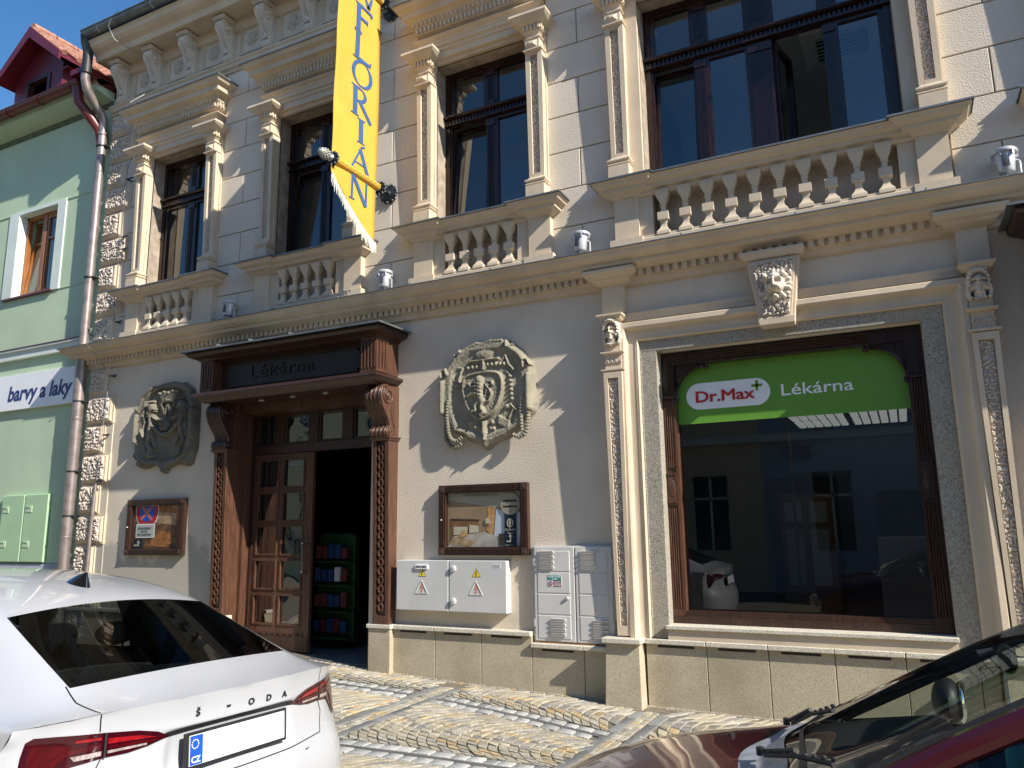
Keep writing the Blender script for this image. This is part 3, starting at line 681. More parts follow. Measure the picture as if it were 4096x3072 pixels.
# vermiculated keystone with lion head
kp = [(-1.135, 4.09), (-.66, 4.09), (-.745, 3.44), (-1.045, 3.44)]
m = MB(); m.prism(kp, -.17, .0); m.mould(-1.155, -.64, [(.0, 4.175), (.03, 4.17), (.03, 4.14), (.015, 4.12), (.0, 4.09)], d=.19, yb=.0)
m.prism([(-1.07, 3.52), (-.725, 3.52), (-.735, 3.44), (-1.055, 3.44)], -.20, -.17)
ks = HP('keystone', m, 'trim', bevel=.012)
kin = [(-1.075, 4.045), (-.715, 4.045), (-.78, 3.53), (-1.01, 3.53)]
m = MB(); m.prism([(-1.105, 4.065), (-.69, 4.065), (-.765, 3.50), (-1.03, 3.50)], -.185, -.16); 
part('keystone_rim', m, 'trim', ks, bevel=.006)
fn = lambda X, Z: np.where(poly_sd(X, Z, kin) > 0, .188+worm(X, Z, 9., 30, .022), 0)
part('rustic_face', relief(fn, -1.08, -.70, 3.52, 4.05, .0085), 'rust', ks, smooth=True, ang=50)
def lion(X, Z):
    x, z = X+.885, Z-3.80; h = np.zeros(X.shape)
    for i in range(17):   # mane locks
        a = R(-60+i*300/16-0); cx, cz = .105*math.sin(a), .01+.115*math.cos(a)
        h = np.maximum(h, stroke(x, z, [(cx*.75, cz*.75), (cx*1.22, cz*1.2)], .027, .055+.02*(i % 2)))
    h = np.maximum(h, ell(x, z, 0, .015, .10, .115, .15)); h = np.maximum(h, ell(x, z, 0, .075, .075, .045, .165))
    for s in (-1, 1):
        h = np.maximum(h, ell(x, z, s*.085, .095, .026, .028, .13))                   # ears
        h = np.maximum(h, ell(x, z, s*.032, -.035, .036, .030, .195))                # muzzle
        h = np.maximum(h, stroke(x, z, [(s*.018, .045), (s*.062, .05)], .016, .18))   # brow
        h = h-ell(x, z, s*.042, .022, .020, .013, .035)                              # eyes
        h = np.maximum(h, ell(x, z, s*.042, .020, .010, .008, .150))
    h = np.maximum(h, stroke(x, z, [(0, .05), (0, -.02)], .021, .20)); h = np.maximum(h, ell(x, z, 0, -.018, .024, .014, .215))
    h = h-ell(x, z, 0, -.076, .036, .014, .07); h = np.maximum(h, ell(x, z, 0, -.108, .034, .026, .15)); return h*np.where(h > .01, 1, 0)+np.where(h > .01, .17, 0)
part('lion_head', relief(lion, -1.06, -.70, 3.63, 3.96, .006), 'mask', ks, smooth=True, ang=80)
def face(X, Z):
    x, z = X, Z-3.585; h = np.zeros(X.shape)
    h = np.maximum(h, ell(x, z, 0, .0, .066, .10, .13)); h = np.maximum(h, ell(x, z, 0, -.055, .042, .05, .125))
    for s in (-1, 1):
        for k in range(7):
            a = R(8+k*21); cx, cz = s*.072*math.sin(a), .02+.088*math.cos(a)
            h = np.maximum(h, ell(x, z, cx, cz, .026, .028, .15-.006*k))
        h = np.maximum(h, stroke(x, z, [(s*.078, -.02), (s*.088, -.07), (s*.07, -.12)], .021, .10))
        h = np.maximum(h, stroke(x, z, [(s*.070, -.05), (s*.078, -.11)], .017, .085))
        h = np.maximum(h, stroke(x, z, [(s*.014, .028), (s*.048, .026)], .009, .145))
        h = h-ell(x, z, s*.030, .010, .018, .011, .022); h = np.maximum(h, ell(x, z, s*.030, .010, .011, .0065, .126))
        h = np.maximum(h, ell(x, z, s*.038, -.025, .020, .02, .128))
    h = np.maximum(h, stroke(x, z, [(0, .03), (0, -.015)], .010, .158)); h = np.maximum(h, ell(x, z, 0, -.018, .013, .009, .168))
    h = np.maximum(h, ell(x, z, 0, -.043, .019, .006, .152)); h = np.maximum(h, ell(x, z, 0, -.053, .016, .006, .150)); h = np.maximum(h, ell(x, z, 0, -.078, .022, .016, .145))
    nk = np.where((np.abs(x) < .042) & (z < -.07) & (z > -.135), .085, 0); h = np.maximum(h, nk)
    for k in range(9):
        a = (k-4)/4; h = np.maximum(h, ell(x, z, a*.052, -.118-.016*(1-a*a), .0085, .0085, .105))
    h = np.maximum(h, ell(x, z, 0, -.150, .009, .011, .10)); h = np.maximum(h, stroke(x, z, [(-.06, .108), (0, .122), (.06, .108)], .016, .13))
    return h+np.where(h > .005, .10, 0)
def herm(xc, label):
    m = MB()
    m.mould(xc-.115, xc+.115, [(.0, 4.235), (.165, 4.228), (.165, 4.20), (.15, 4.19), (.13, 4.165), (.09, 4.15), (.085, 4.135), (.06, 4.115), (.02, 4.10), (.0, 4.09)], d=.10, yb=.0)
    m.box(xc-.115, xc+.115, -.10, .0, 3.74, 4.11)
    m.mould(xc-.08, xc+.08, [(.0, 3.765), (.055, 3.758), (.055, 3.74), (.035, 3.725), (.025, 3.705), (.0, 3.70)], d=.19, yb=.0)
    m.box(xc-.085, xc+.085, -.10, .0, 3.38, 3.72)
    m.box(xc-.085, xc+.085, -.155, .0, 3.38, 3.455)
    for z in (3.372, 3.192): m.mould(xc-.085, xc+.085, [(.0, z+.012), (.035, z+.006), (.035, z-.008), (.02, z-.018), (.0, z-.024)], d=.155, yb=.0)
    m.box(xc-.085, xc+.085, -.15, .0, 3.17, 3.37)
    # tapering shaft frame with recessed face
    zt, zb = 3.165, .62
    for s in (-1, 1): m.hexa(sorted((xc+s*.068, xc+s*.032))+[-.13, 0], sorted((xc+s*.096, xc+s*.056))+[-.185, 0], zb, zt)
    m.hexa((xc-.033, xc+.033, -.13, 0), (xc-.035, xc+.035, -.132, 0), zb, zb+.09); m.hexa((xc-.055, xc+.055, -.183, 0), (xc-.056, xc+.056, -.185, 0), zt-.06, zt)
    m.hexa((xc-.034, xc+.034, -.10, 0), (xc-.057, xc+.057, -.15, 0), zb+.05, zt-.03)
    h = HP('herm_pilaster', m, 'trim', smooth=True, ang=30, label=label)
    def pf(X, Z):
        t = (Z-zb)/(zt-zb); hw = .030+.022*t; return np.where(np.abs(X-xc) < hw, .10+.05*t+worm(X, Z, xc, 36, .016), 0)
    part('rustic_panel', relief(pf, xc-.056, xc+.056, zb+.10, zt-.075, .0085), 'rust', h)
    part('carved_head', relief(lambda X, Z: face(X-xc, Z), xc-.115, xc+.115, 3.40, 3.73, .0055), 'mask', h, smooth=True, ang=80, label='carved female head with wavy hair and bead necklace')
    # wave band
    w = MB()
    for k in range(4):
        cx = xc-.066+k*.044; pts = [(cx-.022, -.155, 3.262), (cx-.010, -.158, 3.268), (cx+.006, -.16, 3.292), (cx+.018, -.16, 3.288), (cx+.018, -.158, 3.272), (cx+.008, -.157, 3.270), (cx+.022, -.155, 3.262)]
        w.tube(pts, .007, 6)
    part('wave_band', w, 'mask', h, smooth=True)
    # granite foot
    f = MB(); f.hexa((xc-.185, xc+.185, -.25, 0), (xc-.165, xc+.165, -.205, 0), -.35, .562)
    part('granite_foot', f, 'plinth', h, bevel=.006); g = MB(); g.box(xc-.19, xc+.19, -.255, 0, .562, .606); part('foot_cap', g, 'sill', h, bevel=.005)
herm(-2.50, 'slender pilaster with carved head left of the shop window'); herm(.715, 'slender pilaster with carved head right of the shop window')
# ================= plinth slabs
def slabrun(js, ztop, vents=True, cz=.045):
    for a, b in zip(js[:-1], js[1:]):
        m = MB(); cap = MB(); m.bbox(a+.003, b-.003, .02, -.075, -.4, ztop-cz, .004); cap.bbox(a+.002, b-.002, .02, -.115, ztop-cz, ztop, .006)
        sl_ = HP('plinth_slab', m, 'plinth'); part('slab_cap', cap, 'sill', sl_)
        if vents and b-a > .3: q = (b-a)*.2; v = MB(); v.box(a+q, b-q, -.079, -.05, ztop-cz-.030, ztop-cz-.008); part('vent_slot', v, 'black', sl_)
slabrun([-5.22, -4.655, -4.085, -3.50], .605); slabrun([-3.50, -2.937, -2.69], .50)
slabrun([-2.31, -1.742, -1.20, -.659, -.12, .40, .53], .600); slabrun([.90, 1.25], .605)
slabrun([-10.9, -10.3, -9.7, -9.1, -8.5, -8.04], .62)
m = MB(); m.box(-2.085, .27, -.10, .10, .600, .695); HP('sill_base', m, 'trim'); m = MB(); m.box(-2.10, .28, -.125, .10, .695, .728); HP('shop_sill', m, 'sill', bevel=.004)
# ================= shop window
sw = HP('shop_window_frame', (lambda m: m)(MB().box(-2.085, .27, .085, .15, .73, .80)), 'wood', label='big dark wooden shop window frame with fluted sides and rounded upper corners')
def fluted(mb, x0, x1, z0, z1, y, n, vert=True, d=.010):
    """board at y with n half-round flutes"""
    P = []
    if vert:
        w = (x1-x0)/n
        xs = [(x0+w*(i+j/6), -d*math.sin(math.pi*min(1, max(0, (j-.8)/4.4)))) for i in range(n) for j in range(7)]
        mb.grid([[(x, y-dy, z) for x, dy in xs] for z in (z0, z1)])
    else:
        w = (z1-z0)/n
        zs = [(z0+w*(i+j/6), -d*math.sin(math.pi*min(1, max(0, (j-.8)/4.4)))) for i in range(n) for j in range(7)]
        mb.grid([[(x, y-dy, z) for x in (x0, x1)] for z, dy in zs])
def side_board(xa, xb):
    m = MB(); m.box(xa, xb, .10, .19, .73, 3.345)
    xc = (xa+xb)/2; w = .042
    fluted(m, xc-w, xc+w, .86, 1.80, .085, 4); fluted(m, xc-w, xc+w, 2.20, 2.88, .085, 4)
    m.box(xa+.01, xb-.01, .088, .11, .73, .86); m.box(xa+.01, xa+.022, .088, .11, .86, 2.90); m.box(xb-.022, xb-.01, .088, .11, .86, 2.90)
    for z in (1.86, 2.13): m.box(xc-w, xc+w, .070, .10, z, z+.02); m.box(xc-w+.006, xc+w-.006, .077, .10, z+(-.02 if z < 2 else .02), z+.02)
    m.box(xc-w, xc+w, .080, .10, 1.84, 2.15); m.ball((xc, .082, 1.995), (.030, .012, .085), 16, 10)
    m.box(xc-w-.005, xc+w+.005, .066, .10, 2.885, 2.905)
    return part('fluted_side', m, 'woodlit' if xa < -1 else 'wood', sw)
side_board(-2.085, -1.955); side_board(.125, .255)
m = MB(); m.box(-1.955, .125, .10, .19, .80, .845); fluted(m, -1.95, .12, .742, .80, .084, 3, False); m.box(-1.955, .125, .10, .19, 3.22, 3.345); fluted(m, -1.66, -.17, 3.24, 3.325, .088, 4, False)
m.box(-1.955, .125, .095, .2, .80, .825)
m.box(.255, .27, .085, .19, .73, 3.345)
m.box(-1.97, -1.955, .19, .215, .80, 3.3); m.box(.125, .14, .19, .215, .80, 3.3); part('rail', m, 'wood', sw)
# rounded corner boards with scroll beads
for s, xe in ((1, -1.95), (-1, .118)):
    m = MB(); cx, cz, rr = xe+s*.29, 2.90, .29
    pts = [(xe, 3.225), (xe, cz)]+[(cx-s*rr*math.cos(R(t)), cz+.29*math.sin(R(t))) for t in range(0, 91, 9)]+[(cx, 3.225)]
    m.prism(pts, .125, .195); m.box(min(xe-s*.12, xe+s*.28), max(xe-s*.12, xe+s*.28), .092, .11, 3.225, 3.34) 
    m.box(min(xe-s*.12, xe), max(xe-s*.12, xe), .092, .11, 2.92, 3.2249)
    cc = [(cx-s*(rr+.004)*math.cos(R(t)), .13, cz+(.294)*math.sin(R(t))) for t in range(-4, 95, 7)]
    m.tube(cc, .016, 8); m.ball(cc[0], .034, 10, 8); m.ball(cc[-1], .034, 10, 8)
    for c0 in (cc[0], cc[-1]): m.tube([(c0[0]+.028*math.cos(R(q)), .082, c0[2]+.028*math.sin(R(q))) for q in range(0, 300, 30)], .007, 6)
    part('corner_board', m, 'wooddark', sw, smooth=True, ang=40)
m = MB(); m.add([(-1.96, .205, .80), (.13, .205, .80), (.13, .205, 2.632), (-1.96, .205, 2.632)], [(0, 1, 2, 3)]); m.add([(-1.96, .208, 2.632), (.13, .208, 2.632), (.13, .208, 3.28), (-1.96, .208, 3.28)], [(0, 1, 2, 3)])
part('pane', m, 'shopglass', sw)
# green pharmacy sign film
sg = thing('shop_sign', 'green sign with white and red lettering across the top of the shop window', 'sign', loc=(0, .07, 0))
m = MB(); m.box(-1.953, .123, .131, .1335, 2.632, 3.245); part('green_panel', m, 'green', sg)
lx0, lx1, lzc, lr = -1.865, -1.055, 2.902, .132
m = MB(); m.prism(arc(lx0+lr, lzc, lr, 90, 270, 16)+arc(lx1-lr, lzc, lr, -90, 90, 16), .127, .1308); part('white_pill', m, 'white', sg)
m = MB(); [put_text(m, 'Dr.Max', -1.765+dx, .1262-.0016*k, 2.842+dz, .562, .156, ext=.0006, off=0, spacing=.97) for k, (dx, dz) in enumerate(((-.005, 0), (.005, 0), (0, .003), (-.002, -.003), (.002, -.001)))]; part('red_lettering', m, 'red', sg)
m = MB(); cxp, czp = -1.175, 2.962
for (a, b, c, d) in ((-.05, .05, -.013, .013), (-.013, .013, -.05, .05)): m.box(cxp+a, cxp+b, .1245, .1268, czp+c, czp+d)
part('plus_mark', m, 'green', sg)
m = MB(); put_text(m, 'Lékárna', -.955, .1305, 2.842, .632, .158, ext=.0008, off=.0012, spacing=1.0); part('white_lettering', m, 'white', sg)
# room behind the shop window
LT_ = []; TB_ = [MB() for _ in range(6)]
for i in range(3):
    for j in range(2): 
        m = MB(); x, y = -.95+i*.75, 3.5+j*.85
        m.box(x-.36, x+.36, y-.38, y+.38, 3.06, 3.10); LT_.append(HP('ceiling_light', m, 'intd'))
for i in range(3):
    for j in range(2):
        x, y = -.95+i*.75, 3.5+j*.85
        for k in range(5):
            for q in range(6): TB_[i*2+j].box(x-.34+q*.115, x-.34+q*.115+.09, y-.35+k*.15, y-.35+k*.15+.045, 3.03, 3.058)
MT['tubes'] = mat('lit_tubes', (.9, .9, .8), .5, emit=.16)
for q in range(6): part('light_tube', TB_[q], 'tubes', LT_[q])
pd = thing('inner_door', 'pine door with pale panels seen dimly through the shop window', 'door')
m = MB(); m.box(-1.70, -.95, 4.92, 4.99, .14, 2.11); part('door_board', m, 'pine', pd)
m = MB()
for xa in (-1.64, -1.29): m.box(xa, xa+.24, 4.90, 4.925, 1.66, 1.96); m.box(xa, xa+.24, 4.90, 4.925, .75, 1.56)
part('door_panel', m, 'intw', pd)
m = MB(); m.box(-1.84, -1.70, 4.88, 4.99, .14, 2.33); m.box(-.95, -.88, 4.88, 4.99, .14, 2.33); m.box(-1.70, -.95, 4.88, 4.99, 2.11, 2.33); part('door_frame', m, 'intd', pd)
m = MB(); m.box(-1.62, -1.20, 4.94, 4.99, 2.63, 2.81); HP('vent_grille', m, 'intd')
ct = thing('shop_counter', 'pale counter cabinet with dark screen top inside the shop at right', 'counter')
m = MB(); m.box(-.38, .5, 4.0, 4.7, .14, 1.45); part('cabinet', m, 'intw', ct, bevel=.01); m = MB(); m.box(-.36, .5, 4.75, 4.95, 1.45, 2.08); part('dark_top', m, 'intd', ct, bevel=.02); 
m = MB(); m.box(-1.43, -1.405, 4.3, 4.33, .14, 3.42); HP('thin_pole', m, 'pine')
# ================================================================= ENTRANCE PORTAL
def scroll_bracket(x0, x1):
    m = MB(); out = [(.0, 3.285)]+arc(-.235, 3.165, .118, 88, 215, 10)+[(-.325, 3.06), (-.265, 2.97), (-.20, 2.89), (-.175, 2.83), (-.18, 2.79)]+arc(-.185, 2.745, .052, 110, 300, 8)+[(-.12, 2.70), (.0, 2.70)]
    n = 4; w = (x1-x0)/n
    m.prism(out, x0, x1, 'x')
    for i in range(n+1):
        x = x0+w*i; m.tube([(x, p[0]-.003, p[1]) for p in out[1:-2]], .013, 6)
    for i in range(n):
        x = x0+w*(i+.5); m.tube([(x, p[0]+.0, p[1]) for p in out[2:-3]], w*.36, 8)
    for x in (x0-.004, x1+.004):
        m.tube([(x, p[0], p[1]) for p in scroll_side(-.215, 3.165, .10, 2.2)], .010, 6); m.ball((x, -.215, 3.165), (.014, .026, .026), 8, 6)
        m.tube([(x, p[0], p[1]) for p in scroll_side(-.165, 2.745, .04, 1.3, 16)], .008, 6)
        m.tube([(x, p[0], p[1]) for p in [(-.12, 3.10), (-.16, 3.0), (-.13, 2.90), (-.09, 2.80)]], .008, 6)
    return m
def portal(dx, dz, label, full=True):
    t = thing('entrance_portal', label, 'doorway', 'carved wooden entrance portals', loc=(dx, 0, dz))
    # canopy
    m = MB()
    m.mould(-8.0, -5.26, [(.0, 3.93), (.165, 3.925), (.165, 3.90), (.15, 3.885), (.14, 3.87), (.085, 3.85), (.07, 3.845), (.05, 3.83), (.035, 3.82), (.0, 3.81)], d=.43, yb=.0)
    m.box(-8.02, -5.24, -.30, .0, 3.38, 3.83)
    m.mould(-8.01, -5.25, [(.0, 3.42), (.015, 3.415), (.085, 3.385), (.09, 3.36), (.06, 3.345), (.05, 3.33), (.0, 3.30), (-.02, 3.285), (-.02, 3.28)], d=.445, yb=.0)
    part('canopy', m, 'wood', t, smooth=True, ang=30)
    for xa, xb in ((-8.035, -7.80), (-5.46, -5.225)):
        m = MB(); m.box(xa+.012, xb-.012, -.435, -.0, 3.42, 3.825)
        n = 4; w = (xb-xa-.05)/n
        for i in range(n+1): m.box(xa+.018+w*i-.0, xa+.018+w*i+w*.42, -.452, -.43, 3.44, 3.80)
        m.box(xa+.012, xb-.012, -.452, -.43, 3.42, 3.465); m.box(xa+.012, xb-.012, -.452, -.43, 3.775, 3.825)
        sx = xb-.012 if xa > -7 else xa+.012; s = 1 if xa > -7 else -1
        for i in range(4): m.box(sx, sx+s*.016, -.45+.06*i, -.45+.06*i+.028, 3.46, 3.79)
        m.box(sx, sx+s*.016, -.45, -.21, 3.42, 3.462); m.box(sx, sx+s*.016, -.45, -.21, 3.782, 3.825)
        part('fluted_block', m, 'woodlit', t)
    m = MB(); q = .04; a, b, c, d = -7.70, -5.55, 3.465, 3.755
    m.prism([(a+q, c), (b-q, c), (b-q, c+q), (b, c+q), (b, d-q), (b-q, d-q), (b-q, d), (a+q, d), (a+q, d-q), (a, d-q), (a, c+q), (a+q, c+q)], -.325, -.295)
    sp = part('sign_board', m, 'signwood', t, bevel=.004)
    m = MB(); put_text(m, 'Lékárna' if full else '', -7.27, -.327, 3.555, 1.03, .235, ext=.012, off=-.001, spacing=1.15) if full else None
    if full: part('carved_lettering', m, 'signwood', sp)
    m = MB(); m.mould(-8.0, -5.26, [(.0, 3.965), (.22, 3.945), (.22, 3.925), (.215, 3.925), (.21, 3.935), (.0, 3.945)], d=.43, yb=.0)
    for x in (-7.6, -7.05, -6.4): m.box(x, x+.01, -.62, -.1, 3.95, 3.985)
    part('canopy_flashing', m, 'zinc', t)
    for x in (-7.18, -6.66, -6.14): m = MB(); m.lathe([(.035, 3.279), (.035, 3.272), (.028, 3.268)], (x, -.22, 0), 'z', 14); part('spotlight', m, 'lamp', t, smooth=True)
    for xa in (-8.0, -5.455):
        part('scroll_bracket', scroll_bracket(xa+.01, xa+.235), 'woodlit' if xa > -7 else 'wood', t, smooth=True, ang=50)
        xc = xa+.1225
        m = MB()
        m.mould(xc-.115, xc+.115, [(.0, 2.70), (.035, 2.695), (.035, 2.68), (.02, 2.67), (.01, 2.65), (.0, 2.645)], d=.195, yb=.0)
        m.box(xc-.115, xc+.115, -.10, 0, 2.69, 3.29)
        m.hexa((xc-.105, xc+.105, -.105, 0), (xc-.112, xc+.112, -.15, 0), .61, 2.65)
        for s in (-1, 1): m.hexa(sorted((xc+s*.062, xc+s*.108))+[-.138, -.1], sorted((xc+s*.062, xc+s*.112))+[-.195, -.14], .61, 2.65)
        m.box(xc-.108, xc+.108, -.142, -.1, .61, .70)
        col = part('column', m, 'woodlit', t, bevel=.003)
        m = MB(); n = 19
        for i in range(n):
            z = .79+i*(2.56-.79)/(n-1); y = -.118-.05*(z-.6)/2; pts = []
            for k in range(9):
                a_ = R(-70+k*40); pts.append((xc+.030*math.cos(a_), y-.012-.006*math.sin(a_*.5), z+.042*math.sin(a_)))
            m.tube(pts, .0105, 6)
        part('chain_carving', m, 'woodlit', col, smooth=True)
        m = MB(); m.box(xc-.155, xc+.135, -.145, .0 if xa > -7 else .02, -.3, .565); part('granite_base', m, 'plinth', t, bevel=.005)
        m = MB(); m.box(xc-.175, xc+.15, -.165, .0, .565, .607); part('base_cap', m, 'sill', t, bevel=.005)
    # reveals and frame
    m = MB()
    m.box(-7.88, -7.775, -.09, .30, .1, 3.30); m.box(-5.45, -5.40, -.09, .30, .1, 3.30); m.box(-7.775, -5.45, -.0, .30, 3.17, 3.28)
    for s, x in ((1, -7.775), (-1, -5.45)):
        for k in range(3): m.box(x, x+s*(.05-.012*k), .10+.04*k, .14+.04*k, .1, 3.17)
    part('door_lining', m, 'woodlit', t)
    m = MB(); y0, y1 = .26, .34
    m.box(-7.86, -7.725, y0, y1, .1, 3.19); m.box(-5.475, -5.40, y0, y1, .1, 3.19); m.box(-7.725, -5.475, y0, y1, 3.17, 3.20)
    m.box(-7.725, -5.475, y0-.02, y1, 2.645, 2.76); fluted(m, -7.72, -5.48, 2.655, 2.745, y0-.022, 3, False, .006); m.box(-7.725, -5.475, y0+.01, y1, 3.15, 3.17)
    fluted(m, -7.72, -5.48, 3.19, 3.27, .02, 3, False, .008)
    xs = [-7.725, -7.30, -7.00+.13, -6.72, -6.25, -6.10, -5.6]
    mul = [(-7.375, -7.225), (-6.80, -6.66), (-6.25, -6.10), (-5.68, -5.475)]
    for a, b in mul: m.box(a, b, y0, y1, 2.76, 3.17)
    part('door_frame', m, 'wood', t, bevel=.003)
    tw = MB()
    for a, b in ((-7.725, -7.375), (-7.225, -6.80), (-6.66, -6.25), (-6.10, -5.68)):
        tw.m = 0
        for (p, q_, r_, s_) in ((a, a+.03, 2.76, 3.17), (b-.03, b, 2.76, 3.17), (a+.03, b-.03, 2.76, 2.79), (a+.03, b-.03, 3.14, 3.17)): tw.box(p, q_, y0+.015, y1-.02, r_, s_)
        tw.m = 1; tw.add([(a+.03, .30, 2.79), (b-.03, .30, 2.79), (b-.03, .30, 3.14), (a+.03, .30, 3.14)], [(0, 1, 2, 3)])
    part('transom_light', tw, ['wood', 'oldglass'], t)
    # closed leaf, five rows of two panes
    m = MB(); xa, xb, za, zb = -7.72, -6.72, .17, 2.64; ya, yb_ = .27, .32
    cols = [(-7.645, -7.295), (-7.215, -6.865)]; rows = [(.485+.43*k-.0, .485+.43*k+.355) for k in range(5)]
    holes = [(a, b, c, d) for a, b in cols for c, d in rows]
    wall_holes(m, xa, xb, za, zb, ya, yb_, holes)
    for a, b, c, d in holes:
        for (p, q_, r_, s_) in ((a-.012, a+.008, c-.012, d+.012), (b-.008, b+.012, c-.012, d+.012), (a+.008, b-.008, c-.012, c+.008), (a+.008, b-.008, d-.008, d+.012)): m.box(p, q_, ya-.012, ya+.02, r_, s_)
    lf = part('door_leaf', m, 'woodlit', t, bevel=.002)
    for a, b, c, d in holes:
        g = MB(); g.add([(a, .296, c), (b, .296, c), (b, .296, d), (a, .296, d)], [(0, 1, 2, 3)]); part('pane', g, 'oldglass', lf)
    h = MB(); x = -6.80; h.tube([(x, .20, 1.13), (x, .20, 1.48)], .012, 8)
    for z in (1.13, 1.48): h.tube([(x, .20, z), (x+.03, .26, z)], .010, 8); h.ball((x, .195, z), .022, 10, 8)
    for z in (1.20, 1.30, 1.41): h.lathe([(.017, z-.006), (.017, z+.006)], (x, .20, 0), 'z', 10)
    part('handle', h, 'iron', lf, smooth=True)
    k = MB()
    for i in range(9): k.tube([(-7.64+i*.10+.035*math.cos(R(a_)), .262, .38+.035*math.sin(R(a_))) for a_ in range(-200, 30, 25)], .006, 5)
    k.box(-7.70, -6.74, .262, .272, .19, .35)
    part('kick_board', k, 'wood', lf)
    return t
portal(0, 0, 'carved wooden pharmacy portal with open door behind the white car')
portal(9.14, .12, 'second wooden portal whose canopy corner shows at the right edge', full=False)
# black gap: open leaf folded inwards and the vaulted passage behind
m = MB()
for k, yy in enumerate((1.9, 2.9, 3.9)):
    m = MB(); pts = [(-5.3, .1)]+[(-6.75+1.35*math.cos(R(a)), 1.2+1.9*math.sin(R(a))) for a in range(0, 91, 9)]+[(-6.75, 3.4), (-5.1, 3.4), (-5.1, .1)]
    m.prism(pts, yy, yy+.25); HP('vault_rib', m, 'vault')
m = MB(); m.box(-8.5, -5.1, .35, 1.8, 3.35, 4.0); m.box(-8.5, -5.26, 4.6, 4.7, .1, 4); HP('vault_ceiling', m, 'vault')
st = thing('display_stand', 'dark green shelf stand with hanging blue and white packets inside the doorway', 'shelf stand', loc=(-6.78, .85, .15))
m = MB(); m.box(-.30, .30, .0, .10, .08, 1.35); m.prism(arc(.20, 1.35, .10, 0, 90, 5)+arc(-.20, 1.35, .10, 90, 180, 5), .0, .10)
for z in (.12, .45, .78, 1.08): m.box(-.30, .30, -.16, .0, z, z+.02)
part('stand', m, 'dgreen', st, bevel=.01)
random.seed(3)
for z in (.20, .52, .84, 1.13):
    for k in range(5):
        m = MB(); x = -.26+k*.108; hgt = random.uniform(.13, .19); m.box(x, x+.085, -.12, -.06, z, z+hgt)
        part('packet', m, random.choice(['pblue', 'pblue', 'pwhite', 'pred']), st, bevel=.004)
# ================================================================= COATS OF ARMS
OA = smooth_poly([(-9.35, 3.7), (-9.22, 3.73), (-9.09, 3.74), (-8.95, 3.72), (-8.85, 3.66), (-8.8, 3.67), (-8.71, 3.65), (-8.63, 3.58), (-8.58, 3.47), (-8.52, 3.4), (-8.51, 3.31), (-8.50, 2.84), (-8.51, 2.74), (-8.55, 2.65), (-8.57, 2.56), (-8.66, 2.52), (-8.8, 2.56), (-8.93, 2.55), (-9.03, 2.51), (-9.06, 2.45), (-9.15, 2.45), (-9.18, 2.51), (-9.26, 2.56), (-9.38, 2.57), (-9.43, 2.53), (-9.53, 2.53), (-9.63, 2.55), (-9.66, 2.62), (-9.67, 2.76), (-9.7, 2.86), (-9.76, 2.9), (-9.76, 3.29), (-9.66, 3.32), (-9.69, 3.37), (-9.63, 3.41), (-9.67, 3.48), (-9.6, 3.58), (-9.55, 3.64), (-9.44, 3.62), (-9.39, 3.67)])
